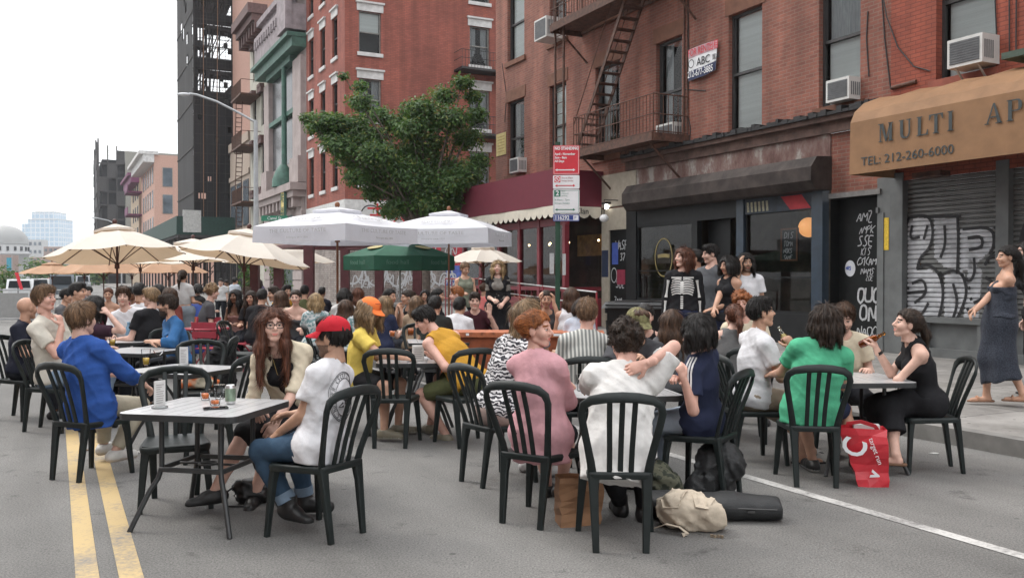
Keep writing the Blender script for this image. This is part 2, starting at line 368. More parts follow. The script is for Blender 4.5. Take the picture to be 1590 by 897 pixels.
def strokes(mb, lines, wd, dp, f, smooth=4):
    """flat painted strokes: polylines in the plane f(x, z) -> point, thickened by wd, standing dp proud"""
    for ln in lines:
        pts = [Vector((p[0], p[1])) for p in ln]
        for _ in range(smooth and 2):
            q = [pts[0]]
            for a, b in zip(pts, pts[1:]): q += [a*.75+b*.25, a*.25+b*.75]
            pts = q + [pts[-1]]
        L_ = []
        for i, p in enumerate(pts):
            d = (pts[min(i+1, len(pts)-1)] - pts[max(i-1, 0)])
            if d.length < 1e-6: d = Vector((1, 0))
            d.normalize(); n = Vector((-d.y, d.x)); L_.append((p+n*wd/2, p-n*wd/2))
        vs = []
        for a, b in L_: vs += [f(a.x, a.y, dp), f(b.x, b.y, dp)]
        mb.add(vs, [(2*i, 2*i+1, 2*i+3, 2*i+2) for i in range(len(L_)-1)])
GLYPH = {'N':[[(0,0),(0,1),(.7,0),(.7,1)]],'A':[[(0,0),(.35,1),(.7,0)],[(.15,.4),(.6,.4)]],'O':[[(.35,0),(0,.2),(0,.8),(.35,1),(.7,.8),(.7,.2),(.35,0)]],
 'C':[[(.7,.85),(.35,1),(0,.7),(0,.3),(.35,0),(.7,.15)]],'E':[[(.7,1),(0,1),(0,0),(.7,0)],[(0,.5),(.5,.5)]],'U':[[(0,1),(0,.2),(.35,0),(.7,.2),(.7,1)]],
 'R':[[(0,0),(0,1),(.6,.95),(.6,.55),(0,.5),(.7,0)]],'S':[[(.7,.9),(.3,1),(0,.75),(.7,.3),(.4,0),(0,.1)]],'K':[[(0,0),(0,1)],[(.7,1),(.05,.5),(.7,0)]],
 'M':[[(0,0),(.1,1),(.4,.3),(.7,1),(.8,0)]],'T':[[(0,1),(.7,1)],[(.35,1),(.35,0)]],'Z':[[(0,1),(.7,1),(0,0),(.7,0)]],'W':[[(0,1),(.2,0),(.4,.7),(.6,0),(.8,1)]],
 'P':[[(0,0),(0,1),(.6,.9),(.6,.55),(0,.5)]],'I':[[(.2,0),(.2,1)]],'3':[[(0,.95),(.6,1),(.25,.55),(.7,.3),(.3,0),(0,.1)]],'7':[[(0,1),(.7,1),(.2,0)]],'D':[[(0,0),(0,1),(.6,.8),(.6,.2),(0,0)]]}
def scrawl(s, x, z, h, jit=.12, sl=.2):
    out_ = []
    for ch in s:
        for ln in GLYPH.get(ch, [[(0,0),(.4,.5),(.1,.8),(.7,1)]]):
            out_.append([(x+(a+sl*b)*h*.75+rng.uniform(-jit,jit)*h*.4, z+b*h+rng.uniform(-jit,jit)*h*.5) for a, b in ln])
        x += h*.62
    return out_
FXZ = lambda y: (lambda x, z, d: Vector((x, y-d, z)))
SPRAYW = pm('white_spray_paint', (.42,.43,.44), .7, var=.25, vs=30)
SPRAYK = pm('black_spray_paint', (.012,.012,.014), .7)
SPRAYB = pm('blue_spray_paint', (.05,.09,.35), .7)

# ---- main brick building -------------------------------------------------
BRK = brick('red_brick', (.265,.097,.067), (.185,.064,.046), (.23,.148,.117), stain=.48)
u0 = 11.72
B1 = building('brick_building', 'red brick corner building with a rusty fire escape over the bar and the restaurant', 'building', u0)
def lx(px, w=13.8): return u0 - fu(px, w)
wins = []   # x0, x1, z0, z1, cover
for (a, b, z0, z1, cv) in ((1270,1334,4.95,7.6,'lower'), (1130,1182,4.82,7.52,'blind'), (1018,1058,4.95,7.52,'curtain'), (924,962,4.95,7.5,'curtain'), (853,879,4.95,7.48,'blind'), (788,814,4.98,7.48,'curtain')):
    wins.append((lx(a), lx(b), z0, z1, cv)); wins.append((lx(a), lx(b), z0+3.85, z1+3.85, 'curtain' if cv != 'curtain' else 'blind'))
xl, xr = lx(770), 0.0
b = MB(); wall(b, (0,0,0), (1,0,0), (0,-1,0), xl, xr, 4.4, 15, [w[:4] for w in wins])
b.quad((xl,0,0), (xl,0,15), (xl,14,15), (xl,14,0)); b.quad((xl,0,15), (xr,0,15), (xr,14,15), (xl,14,15))
b.build('wall', BRK, B1)
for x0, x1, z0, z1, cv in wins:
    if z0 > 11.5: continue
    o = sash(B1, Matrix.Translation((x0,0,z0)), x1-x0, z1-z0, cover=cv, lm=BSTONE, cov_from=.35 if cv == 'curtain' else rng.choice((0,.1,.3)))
    MB().boxb((x0-.1,-.02,z1+.003), (x1+.1,.02,z1+.38)).build('lintel', BSTONE, B1)
    if z0 > 4.85: MB().boxb((x0-.12,-.07,z0-.16), (x1+.12,.02,z0-.003)).build('sill', BSTONE, B1)
# cornice above the shops, ragged tar edge
b = MB(); xc0, xc1 = lx(1085), lx(1386)
b.boxb((xc0-3.0,-.10,4.40), (0,.0,4.62)); b.boxb((xc0-3.0,-.22,4.62), (0,0,4.72)); b.build('cornice', pm('dirty_brownstone', (.10,.06,.048), .85, var=.45, vs=4), B1)
b = MB(); x = xc0-3.0
while x < -.05:
    d = min(rng.uniform(.05,.2), -x); b.boxb((x,-.26-rng.uniform(0,.05),4.722), (x+d,-.003,4.76+rng.uniform(0,.1))); x += d
b.build('tar_edge', pm('old_tar', (.013,.013,.014), .7, bump=.6), B1)
def peel():
    m, t, bs = nodes('peeling_paint'); Lk = t.links.new; bs.inputs['Roughness'].default_value = .85
    tcn = N(t, 'TexCoord'); mp = N(t, 'Mapping'); mp.inputs['Scale'].default_value = (1,1,.55); Lk(tcn.outputs['Object'], mp.inputs[0])
    n = N(t, 'TexNoise', Scale=1.5, Detail=10.0, Roughness=.72); Lk(mp.outputs[0], n.inputs[0]); r = N(t, 'ValToRGB'); e = r.color_ramp.elements
    e[0].position = .36; e[0].color = (.085,.04,.034,1); e[1].position = .60; e[1].color = (.33,.31,.28,1)
    q = e.new(.45); q.color = (.15,.085,.072,1); q = e.new(.53); q.color = (.20,.135,.12,1)
    Lk(n.outputs['Fac'], r.inputs[0]); Lk(r.outputs[0], bs.inputs[0]); return m
PEEL = peel()
xb0, xb1 = lx(975), lx(1285)               # bar
b = MB(); b.boxb((xb0-1.0,-.03,3.6), (lx(1290),.0,4.398)); b.build('signboard_band', PEEL, B1)
b = MB(); wall(b, (0,-.0,0), (1,0,0), (0,-1,0), lx(1290), 0, 3.15, 4.398, []); b.build('brick_band', BRK, B1)
# bar shopfront
DK = pm('black_paint', (.010,.011,.012), .5, var=.3, spec=.3); NAVY = pm('navy_paint', (.02,.035,.055), .4, var=.25)
p1, p2, p3, p4 = lx(990), lx(1076), lx(1147), lx(1158)
q1, q2 = lx(1264), lx(1281)
b = MB(); b.boxb((xb0,-.06,.15), (p1,.10,3.6)); b.boxb((p1,-.04,.15), (p2,.10,.95)); b.boxb((p2,-.04,.15), (p2+.2,.1,2.9)); b.boxb((p1,-.03,2.9), (p3,.1,3.6))
b.boxb((p2+.2,.3,.15), (p2+1.0,.34,2.9)); b.boxb((p4,-.04,.15), (q1,.1,.78)); b.boxb((p4,-.03,2.98), (q1,.1,3.6)); b.build('shopfront', DK, B1)
for a, c in ((p3,p4), (q1,q2)): MB().boxb((a,-.08,.15), (c,.1,3.6)).build('pillar', NAVY, B1)
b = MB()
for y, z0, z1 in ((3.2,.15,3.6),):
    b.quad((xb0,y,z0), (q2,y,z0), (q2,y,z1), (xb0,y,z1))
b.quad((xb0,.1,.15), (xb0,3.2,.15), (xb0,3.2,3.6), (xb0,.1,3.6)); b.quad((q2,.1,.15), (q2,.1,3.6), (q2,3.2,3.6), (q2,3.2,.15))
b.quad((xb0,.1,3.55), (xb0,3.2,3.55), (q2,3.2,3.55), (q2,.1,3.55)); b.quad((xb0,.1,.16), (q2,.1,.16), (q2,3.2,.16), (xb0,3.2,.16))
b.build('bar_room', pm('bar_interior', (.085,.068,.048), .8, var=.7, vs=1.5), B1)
for a, c, z0, z1 in ((p1,p2,.95,2.9), (p4,q1,.78,2.98)):
    f = MB(); f.boxb((a,-.01,z0), (a+.05,.06,z1)); f.boxb((c-.05,-.01,z0), (c,.06,z1)); f.boxb((a+.05,-.01,z1-.05), (c-.05,.06,z1)); f.boxb((a+.05,-.01,z0), (c-.05,.06,z0+.05))
    f.boxb((a+.05,.0,z0+.75), (c-.05,.05,z0+.775)); o = f.build('shop_window', DK, B1); MB().quad((a+.05,.03,z0+.05), (c-.05,.03,z0+.05), (c-.05,.03,z1-.05), (a+.05,.03,z1-.05)).build('pane', GLD, o)
# roller housing over the bar
b = MB(); xa, xb = lx(968, 13.3), lx(1262, 13.3)
prof = [(0,3.28),(-.42,3.28),(-.56,3.45),(-.56,3.72),(-.40,3.93),(0,3.95)]
b.prism(prof, xa, xb, lambda y, z, h: (h, y, z)); b.build('shutter_housing', pm('dirty_brown_metal', (.040,.031,.028), .7, var=.5, vs=3, spec=.25), B1)
# poster strip over the right window
o = MB().boxb((p4+.02,-.05,2.94), (q1-.02,-.034,3.27)).build('window_banner', pm('dark_banner', (.02,.03,.045), .6, var=.5), B1)
b = MB(); b.quad((q1-.62,-.054,2.96), (q1-.04,-.054,2.96), (q1-.30,-.054,3.25), (q1-.9,-.054,3.25)); b.build('red_patch', pm('banner_red', (.42,.02,.03), .6), o)
b = MB()
for k in range(6): b.quad((p4+.1+k*.12,-.054,2.98), (p4+.17+k*.12,-.054,2.98), (p4+.15+k*.12,-.054,3.2), (p4+.08+k*.12,-.054,3.2))
b.build('pale_patch', pm('banner_pale', (.3,.29,.2), .6, var=.5, vs=40), o)
# round gold window lettering
xg = (p1+p2)/2-.05
b = MB()
ring = [(xg+.36*math.cos(t*math.pi/16), 2.05+.48*math.sin(t*math.pi/16)) for t in range(33)]; strokes(b, [ring], .035, .0, FXZ(.02)); strokes(b, [[(xg-.25,2.08),(xg,2.1),(xg+.25,2.08)]], .09, .0, FXZ(.02))
b.build('window_emblem', pm('gold_leaf', (.20,.155,.05), .5), B1)
# black doorway right of the bar
d0, d1 = lx(1289), lx(1362)
DOORK = pm('black_door', (.006,.007,.007), .6, var=.4, spec=.25)
b = MB(); b.boxb((d0,.25,.15), (d1,.29,3.1)); b.quad((d0,0,.15), (d0,.25,.15), (d0,.25,3.1), (d0,0,3.1)); b.quad((d1,0,.15), (d1,0,3.1), (d1,.25,3.1), (d1,.25,.15)); b.quad((d0,0,3.1), (d0,.25,3.1), (d1,.25,3.1), (d1,0,3.1))
o = b.build('doorway', DOORK, B1)
b = MB(); f = FXZ(.25)
for s, px, z, h, wd in (('AMZ',1316,2.62,.20,.024), ('AMPK',1319,2.40,.15,.018), ('SSE',1317,2.15,.20,.024), ('KIS',1322,1.98,.13,.016), ('CHKAM',1316,1.78,.15,.02), ('NAMS',1322,1.60,.13,.016), ('ZOE',1330,1.48,.09,.012)): strokes(b, scrawl(s, lx(px), z, h, .2, .3), wd, .004, f)
for s, px, z, h, wd in (('OUOC',1317,1.05,.30,.045), ('ONR',1321,.70,.32,.045), ('NAOC',1317,.40,.20,.022), ('KZS',1324,.22,.15,.016)): strokes(b, scrawl(s, lx(px), z, h, .14, .1), wd, .004, f)
b.build('graffiti', SPRAYW, o)
b = MB(); c = [(d0+.28+.13*math.cos(t*math.pi/12), 1.72+.16*math.sin(t*math.pi/12)) for t in range(24)]; b.add([(x,.245,z) for x, z in c], [tuple(range(24))]); b.build('round_sticker', pm('white_sticker', (.55,.57,.6), .5), o)
b = MB(); strokes(b, scrawl('NRS', d0+.18, 1.69, .07, .0, 0), .018, .008, f); b.build('sticker_lettering', SPRAYB, o)
b = MB(); b.boxb((d0,.02,3.103), (d1+.1,-.06,3.2)); b.build('door_lintel', pm('grey_door_lintel', (.17,.165,.16), .8, var=.3), B1)
# grey piers between doorway and the roller shutter
GREY = pm('grey_shop_paint', (.115,.122,.122), .6, var=.2, vs=3)
b = MB(); e0, e1 = lx(1364), 0
b.boxb((e0,-.04,.15), (e0+.14,.2,2.75)); b.boxb((e0+.14,.02,.15), (e1-.3,.1,2.7)); b.boxb((e0-.02,-.06,2.75), (e1-.25,.2,2.85)); b.boxb((e1-.3,-.02,.15), (e1,.2,3.4)); b.boxb((e0,-.0,2.85), (e1-.3,.2,3.15))
b.build('shop_pier', GREY, B1); 
MB().boxb((e0+.16,-.0,.5), (e1-.32,.018,2.6)).build('door_panel', pm('green_black_panel', (.03,.042,.045), .5), B1)
b = MB(); b.boxb((e1-.27,-.028,2.05), (e1-.03,-.0205,2.65)); b.build('yellow_notice', pm('yellow_notice_paint', (.62,.42,.03), .6, var=.3, vs=30), B1)
# beige strip and graffiti door between bar and restaurant
BEI = pm('beige_paint', (.40,.36,.29), .75, var=.12)
h0, h1 = lx(935), lx(976)
g0, g1 = lx(946), lx(975)
b = MB(); b.boxb((h0,-.02,.15), (g0,.1,3.45)); b.boxb((g0,-.02,2.85), (h1,.1,3.45)); b.boxb((h0,-.05,3.5), (h1+.4,.1,4.39)); b.build('beige_front', BEI, B1)
MB().boxb((h0+.02,-.027,1.55), (g0-.02,-.0205,2.3)).build('navy_panel', pm('navy_panel_paint', (.025,.035,.075), .6), B1)
o = MB().boxb((g0,.03,.15), (g1,.08,2.85)).build('door', DOORK, B1)
f = FXZ(.03)
for s, dx, z, h in (('WASP',.25,2.3,.25),('37',.5,2.0,.2),('SOZ',.3,1.25,.22),('NK',.6,.5,.3),('ZAM',.2,.8,.2)):
    b = MB(); strokes(b, scrawl(s, g0+dx, z, h), .03, .004, f); b.build('graffiti', SPRAYW, o)
b = MB()
ring = [(g0+.2+.14*math.cos(t*math.pi/8), 1.6+.2*math.sin(t*math.pi/8)) for t in range(17)]; strokes(b, [ring], .03, .004, f); b.build('graffiti', SPRAYW, o)
b = MB(); b.boxb((g0+.1,.024,1.9), (g0+.4,.0295,2.5)); b.build('blue_paint_patch', SPRAYB, o)
b = MB(); b.boxb((g0+.35,.022,1.35), (g0+.75,.0275,1.75)); b.build('red_paint_patch', pm('red_spray_paint', (.25,.02,.05), .7), o)
# restaurant on the corner: enclosed porch, awning with scalloped valance
RED = pm('oxblood_paint', (.16,.014,.024), .5, var=.15, vs=3); REDF = pm('oxblood_fascia', (.120,.010,.024), .75, var=.08)
r0, r1 = lx(766), lx(937)-.02
b = MB(); b.boxb((r0,-1.57,3.52), (r1,-1.53,4.52)); b.boxb((r1-.04,-1.53,3.52), (r1,0,4.52)); b.boxb((r0,-1.53,3.52), (r0+.04,0,4.52)); b.boxb((r0+.04,-1.53,4.47), (r1-.04,0,4.52))
aw = b.build('awning', REDF, B1)
b = MB(); n = 46
def scallop(P, L_, k):
    for i in range(k):
        a, c = i*L_/k, (i+1)*L_/k; m_ = (a+c)/2
        pts = [P(a,3.515), P(a,3.30), P(a+(c-a)*.2,3.22), P(m_,3.18), P(a+(c-a)*.8,3.22), P(c,3.30), P(c,3.515)]
        b.add(pts, [tuple(range(7))])
scallop(lambda t, z: Vector((r0+t,-1.56-.015*math.sin(t*3),z)), r1-r0, 20); scallop(lambda t, z: Vector((r1-.01,-1.56+t,z)), 1.5, 4)
b.build('valance', pm('cream_canvas', (.55,.51,.43), .8, var=.1), aw)
b = MB(); me = text_mesh('A.Clan', .24, .002); b.merge(me, Matrix.Translation((r1+.002,-.8,3.38)) @ Matrix.Rotation(R(90),4,'Z') @ UPRIGHT); b.build('valance_lettering', SPRAYK, aw)
b = MB(); yf = -1.15; zs = (.15, 1.25)
for x in (r0+.1, r0+1.5, r0+2.9, r0+4.3, r1-1.6, r1-.12): b.boxb((x-.07,yf-.07,.15), (x+.07,yf+.07,3.5))
b.boxb((r0,yf-.04,.15), (r1-.3,yf+.02,.95)); b.boxb((r0,yf-.06,1.16), (r1,yf+.06,1.27)); b.boxb((r0,yf-.05,3.0), (r1,yf+.05,3.2))
b.boxb((r1-.17,yf+.07,.15), (r1-.09,0,.95)); b.boxb((r1-.18,yf+.07,1.16), (r1-.07,0,1.27))
for k in range(9): b.boxb((r1-3.2+k*.36,yf-.03,.95), (r1-3.17+k*.36,yf+.03,1.16))
po = b.build('porch', RED, B1)
b = MB(); b.quad((r0,yf,1.27), (r1-.13,yf,1.27), (r1-.13,yf,3.0), (r0,yf,3.0)); b.quad((r1-.13,yf,1.27), (r1-.13,0,1.27), (r1-.13,0,3.0), (r1-.13,yf,3.0)); b.build('pane', GLD, po)
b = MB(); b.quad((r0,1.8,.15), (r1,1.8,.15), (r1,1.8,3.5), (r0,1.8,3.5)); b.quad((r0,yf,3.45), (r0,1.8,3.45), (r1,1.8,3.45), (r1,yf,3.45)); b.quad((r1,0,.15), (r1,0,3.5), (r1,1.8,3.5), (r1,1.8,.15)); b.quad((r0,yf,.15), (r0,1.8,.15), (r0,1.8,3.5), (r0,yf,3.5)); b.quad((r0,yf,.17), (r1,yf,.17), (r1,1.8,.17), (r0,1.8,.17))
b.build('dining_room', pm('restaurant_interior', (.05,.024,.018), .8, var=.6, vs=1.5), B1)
b = MB(); 
for k in range(7): b.ball((r0+1.0+k*.95,.9+.3*math.sin(k*2),2.65), .035, 8, 6)
b.build('ceiling_bulb', pm('warm_bulb', (1,.8,.5), .5, emit=((1,.72,.35), 9)), B1)
b = MB(); b.boxb((r1-2.9,.9,2.2), (r1-.7,.95,2.85)); b.build('menu_panel', pm('ochre_panel', (.35,.17,.05), .7, var=.4, vs=5), B1)
# rusty fire escape
def fire_escape(parent, x0, x1, z, d=1.05, z_up=None, up_x=None):
    b = MB(); k = int((x1-x0)/.09)
    for i in range(k): b.boxb((x0+i*.09,-d,z-.03), (x0+i*.09+.05,-.05,z))
    b.boxb((x0,-d-.05,z-.17), (x1,-d,z+.03)); b.boxb((x0,-.05,z-.12), (x1,-.01,z)); b.boxb((x0-.05,-d,z-.17), (x0,-.01,z+.02)); b.boxb((x1,-d,z-.17), (x1+.05,-.01,z+.02))
    for x in (x0+.3, x1-.3): b.sweep([(x,-d+.1,z-.17), (x,-.03,z-1.0)], .05, .05)
    fe = b.build('fire_escape', RUST, parent)
    b = MB()
    def rail(p, q, hgt=.95):
        p = Vector(p); q = Vector(q); n_ = max(2, int((q-p).length/.14))
        for i in range(n_+1): c = p.lerp(q, i/n_); b.tube([c, c+Vector((0,0,hgt))], .011, 5)
        for zz in (hgt, .5*hgt, .06): b.tube([p+Vector((0,0,zz)), q+Vector((0,0,zz))], .016, 5)
    rail((x0,-d,z), (x1,-d,z)); rail((x0,-d,z), (x0,-.03,z)); rail((x1,-d,z), (x1,-.03,z)); b.build('railing', RUST, fe)
    return fe
zf = 4.98; xf0, xf1 = lx(893, 12.8), lx(1014, 12.75)
fe = fire_escape(B1, xf0, xf1, zf); fire_escape(B1, lx(858, 12.8), lx(1046, 12.9), zf+3.75)
b = MB(); a0 = Vector((lx(892,13.1),-.55,zf)); a1 = Vector((lx(1006,13.2),-.55,zf+3.75))
a0 = Vector((lx(905,13.2),-.5,zf)); a1 = Vector((lx(985,13.2),-.5,zf+3.72))
for y in (-.85, -.30):
    b.sweep([(a0.x,y,a0.z), (a1.x,y,a1.z)], .035, .12); b.tube([(a0.x-.1,y,a0.z+.8), (a1.x-.35,y,a1.z+.5)], .014, 5)
for i in range(1, 15): t = i/15; p = a0.lerp(a1, t); b.boxb((p.x-.11,-.84,p.z-.012), (p.x+.11,-.31,p.z+.012))
b.build('stair', RUST, fe)
b = MB()
for px in (862, 875): b.tube([(lx(px,12.9),-.9,4.5), (lx(px,12.9),-.9,11)], .035, 6)
for k in range(20): b.tube([(lx(862,12.9),-.9,4.6+k*.32), (lx(875,12.9),-.9,4.6+k*.32)], .012, 5)
b.build('drop_ladder', RUST, fe)
b = MB(); 
for px in (1068, 1063): b.tube([(lx(px),-.03,4.6), (lx(px),-.03,12)], .022, 5)
b.build('drain_pipe', RUST, B1)
b = MB(); p = lambda px, py: (lx(px),-.012,fh(px,py))
for pts in ([(1070,240),(1072,200),(1066,170),(1070,120),(1068,0)], [(780,100),(787,150),(784,190)], [(1346,20),(1344,60),(1348,120)], [(1368,0),(1372,60),(1382,140)], [(1062,140),(1095,142)]): MB().tube([p(*q) for q in pts], .012, 5).build('cable', IRON, B1)

# ---- painted neighbour with the bronze awning -----------------------------
u2 = 1.0
B2 = building('painted_brick_building', 'brick building painted orange red above an ochre shop awning and grey roller shutters', 'building', u2)
def l2(px, w=13.8): return u2 - fu(px, w)
PBR = brick('painted_brick', (.30,.076,.044), (.255,.060,.036), (.18,.046,.03), stain=.40)
xl2 = u2-u0+.002
hw = (l2(1453), l2(1545), 4.98, 7.7); hw2 = (l2(1590)+2.2, l2(1590)+3.6, 4.98, 7.7)
hu = [(a,b_,c+3.85,d+3.85) for a,b_,c,d in (hw, hw2)]
b = MB(); wall(b, (0,-.03,0), (1,0,0), (0,-1,0), xl2, 6, 3.3, 15, [hw, hw2]+hu); b.quad((xl2,-.03,15), (6,-.03,15), (6,14,15), (xl2,14,15)); b.quad((6,-.03,0), (6,14,0), (6,14,15), (6,-.03,15)); b.build('wall', PBR, B2)
for h_ in [hw, hw2]+hu:
    sash(B2, Matrix.Translation((h_[0],-.03,h_[2])), h_[1]-h_[0], h_[3]-h_[2], depth=.2, cover='lower' if h_ is hw else 'blind', cov_from=.3)
    MB().boxb((h_[0]-.1,-.11,h_[2]-.15), (h_[1]+.1,-.028,h_[2]-.003)).build('sill', pm('painted_sill', (.24,.07,.045), .8), B2)
# roller shutters with ribs
def shutter(px0, px1, z0, z1):
    a, c = l2(px0), l2(px1); b = MB(); k = int((z1-z0)/.085); y = .1
    for i in range(k):
        z = z0+i*.085; prof_ = [(y,z),(y-.028,z+.018),(y-.028,z+.058),(y,z+.078),(y+.004,z+.085)]
        for (ya,za),(yb,zb) in zip(prof_, prof_[1:]): b.quad((a,ya,za), (c,ya,za), (c,yb,zb), (a,yb,zb))
    return b.build('roller_shutter', pm('grey_shutter', (.14,.143,.14), .5, .3, var=.25, vs=2), B2)
sA = shutter(1404, 1548, .85, 3.45); sB = shutter(1568, 1760, .85, 3.45)
b = MB(); b.boxb((xl2+.02,-.06,.15), (l2(1404),.15,3.45)); b.boxb((l2(1548),-.05,.15), (l2(1568),.15,3.45)); b.boxb((l2(1404),-.08,.15), (6,.15,.3)); b.boxb((l2(1404),-.06,.75), (l2(1548),.13,.845)); b.boxb((l2(1568),-.06,.75), (6,.13,.845)); b.boxb((l2(1404),.06,.3), (6,.12,.75))
for px in (1404, 1432, 1520, 1540): b.boxb((l2(px),-.04,.3), (l2(px)+.14,.06,.75))
b.build('shop_base', GREY, B2)
# graffiti painted on the shutter: big bubble letters
def shp(px, py): return (l2(px), fh(px, py, 13.86))
fill = [[(1405,345),(1420,338),(1438,340),(1443,360),(1440,385),(1425,400),(1418,420),(1440,418),(1458,432),(1462,470),(1450,510),(1420,518),(1405,515)],
        [(1445,338),(1480,338),(1482,352),(1484,420),(1462,415),(1446,400)], [(1486,356),(1535,352),(1538,375),(1530,392),(1500,420),(1486,420)],
        [(1462,425),(1490,420),(1500,440),(1494,470),(1470,515),(1462,510)], [(1500,400),(1520,420),(1515,500),(1490,516)]]
b = MB(); rib = [(.1,0),(.072,.018),(.072,.058),(.1,.078),(.104,.085)]
for poly in fill:                     # the paint follows every rib of the shutter
    q = [shp(*p_) for p_ in poly]
    for i in range(30):
        for (ya, da), (yb, db) in zip(rib, rib[1:]):
            z = .85+i*.085; zm = z+(da+db)/2; xs = sorted(a[0]+(c[0]-a[0])*(zm-a[1])/(c[1]-a[1]) for a, c in zip(q, q[1:]+q[:1]) if (a[1] > zm) != (c[1] > zm))
            for xa_, xb_ in zip(xs[::2], xs[1::2]): b.quad((xa_,ya-.003,z+da), (xb_,ya-.003,z+da), (xb_,yb-.003,z+db), (xa_,yb-.003,z+db))
b.build('silver_graffiti', pm('silver_spray', (.40,.41,.43), .55, var=.3, vs=5), sA)
outl = [[(1403,352),(1406,337),(1425,334),(1440,338),(1445,360),(1440,385),(1424,400),(1420,418)], [(1430,337),(1488,336)], [(1482,338),(1484,375),(1482,425)], [(1490,356),(1536,352),(1540,380),(1532,395)],
        [(1420,418),(1436,408),(1456,425),(1462,460),(1452,500),(1448,512)], [(1458,440),(1457,420),(1452,430),(1480,416),(1500,440),(1510,425),(1508,400)], [(1490,425),(1498,450),(1492,475),(1470,520)], [(1525,412),(1532,398),(1545,396),(1552,404)],
        [(1450,500),(1462,520),(1478,520)], [(1404,515),(1402,490),(1404,470)], [(1404,455),(1432,452)], [(1540,370),(1552,350)], [(1540,352),(1552,372)], [(1403,425),(1398,430),(1400,445),(1408,448)], [(1462,350),(1464,380),(1456,400)], [(1498,370),(1520,366),(1522,384),(1500,388)], [(1412,350),(1408,372),(1424,368)], [(1412,440),(1430,432),(1436,455),(1416,470)], [(1410,500),(1428,488),(1438,470)], [(1476,440),(1484,470),(1474,500)], [(1508,470),(1530,460),(1534,490)], [(1436,350),(1430,372)], [(1526,430),(1540,440),(1536,470)], [(1500,445),(1502,449)], [(1503,462),(1505,466)], [(1498,478),(1500,482)]]
b = MB(); strokes(b, [[shp(*p_) for p_ in ln] for ln in outl], .052, .0, FXZ(.064)); b.build('black_graffiti', SPRAYK, sA)
b = MB(); strokes(b, [[(l2(1600),2.6),(l2(1582),2.2),(l2(1584),1.7),(l2(1600),1.4)]], .12, .0, FXZ(.058)); b.build('black_graffiti', SPRAYK, sB)
# ochre awning
AWN = pm('ochre_canvas', (.235,.130,.066), .7, var=.14, vs=2.5, bump=.15, bs=25, spec=.3)
xa = l2(1318, 12.6); b = MB()
prof = [(-.03,4.86),(-.45,4.80),(-.85,4.66),(-1.08,4.48),(-1.18,4.28),(-1.2,3.36)]; L_ = 12.0; k = 14
for i in range(k):
    a, c = xa+i*L_/k, xa+(i+1)*L_/k
    for (ya,za),(yb,zb) in zip(prof, prof[1:]):
        sag = .035 if za > 4.3 else 0
        m_ = (a+c)/2; b.quad((a,ya,za), (a,yb,zb), (m_,yb,zb-(sag if zb > 4.3 else 0)), (m_,ya,za-sag)); b.quad((m_,ya,za-sag), (m_,yb,zb-(sag if zb > 4.3 else 0)), (c,yb,zb), (c,ya,za))
b.add([(xa,y,z) for y, z in prof]+[(xa,-.03,3.36)], [tuple(range(len(prof)+1))]); b.add([(xa+L_,y,z) for y, z in prof]+[(xa+L_,-.03,3.36)], [tuple(range(len(prof)+1))])
aw = b.build('awning', AWN, B2)
LET = pm('awning_lettering_paint', (.040,.050,.052), .7, var=.2)
SER = {'M':[(0,0,.16,1),(.62,0,.2,1)],'U':[(.06,.2,.2,.8),(.62,.2,.1,.8)],'L':[(.1,0,.2,1),(.3,0,.4,.1)],'T':[(.3,0,.2,1),(0,.9,.8,.1)],'I':[(.3,0,.2,1)],'A':[],'P':[(.1,0,.2,1)]}
def serif(ch, x, z, h, w, y):
    s_ = MB(); box = lambda a, c, d, e: s_.boxb((x+a*w,y-.004,z+c*h), (x+(a+d)*w,y,z+(c+e)*h))
    ser = lambda a, c, d=.36: box(a-.08, c, d, .05)
    pl = lambda *p_: s_.prism([(x+a*w, z+c*h) for a, c in p_], 0, .004, lambda X, Z, d: (X, y-d, Z))
    if ch == 'M': pl((.06,0),(.14,0),(.14,1),(.06,1)); pl((.72,0),(.92,0),(.92,1),(.72,1)); pl((.10,1),(.30,1),(.56,.1),(.46,.0)); pl((.46,0),(.54,.0),(.86,1),(.76,1)); ser(.06,0,.24); ser(.72,0); ser(.02,.95,.3); ser(.74,.95,.34)
    if ch == 'U': box(.12,.25,.2,.75); box(.70,.25,.09,.75); pl((.12,.26),(.32,.26),(.38,.12),(.52,.07),(.52,-.01),(.3,.02),(.17,.1)); pl((.50,.07),(.62,.1),(.7,.26),(.79,.26),(.74,.1),(.64,.02),(.50,-.01)); ser(.12,.95); ser(.64,.95,.3)
    if ch == 'L': box(.18,0,.2,1); box(.3,0,.52,.06); pl((.68,.0),(.84,0),(.84,.28),(.80,.28)); ser(.18,.95); ser(.18,0,.3)
    if ch == 'T': box(.4,0,.2,1); box(.06,.94,.88,.06); pl((.06,.72),(.1,.72),(.2,.94),(.06,.94)); pl((.94,.72),(.9,.72),(.8,.94),(.94,.94)); ser(.4,0)
    if ch == 'I': box(.4,0,.2,1); ser(.4,0); ser(.4,.95)
    if ch == 'A': pl((.08,0),(.16,0),(.5,.9),(.46,1)); pl((.46,1),(.56,1),(.92,0),(.72,0)); box(.26,.3,.44,.06); ser(.06,0,.26); ser(.68,0,.36)
    if ch == 'P': box(.14,0,.2,1); box(.3,.94,.34,.06); box(.3,.44,.34,.06); pl((.62,1),(.74,.98),(.86,.86),(.88,.72),(.68,.72),(.68,.9),(.62,.94)); pl((.88,.72),(.86,.58),(.74,.46),(.62,.44),(.62,.5),(.68,.54),(.68,.72)); ser(.14,0); ser(.14,.95,.3)
    return s_
b = MB(); ya = -1.205
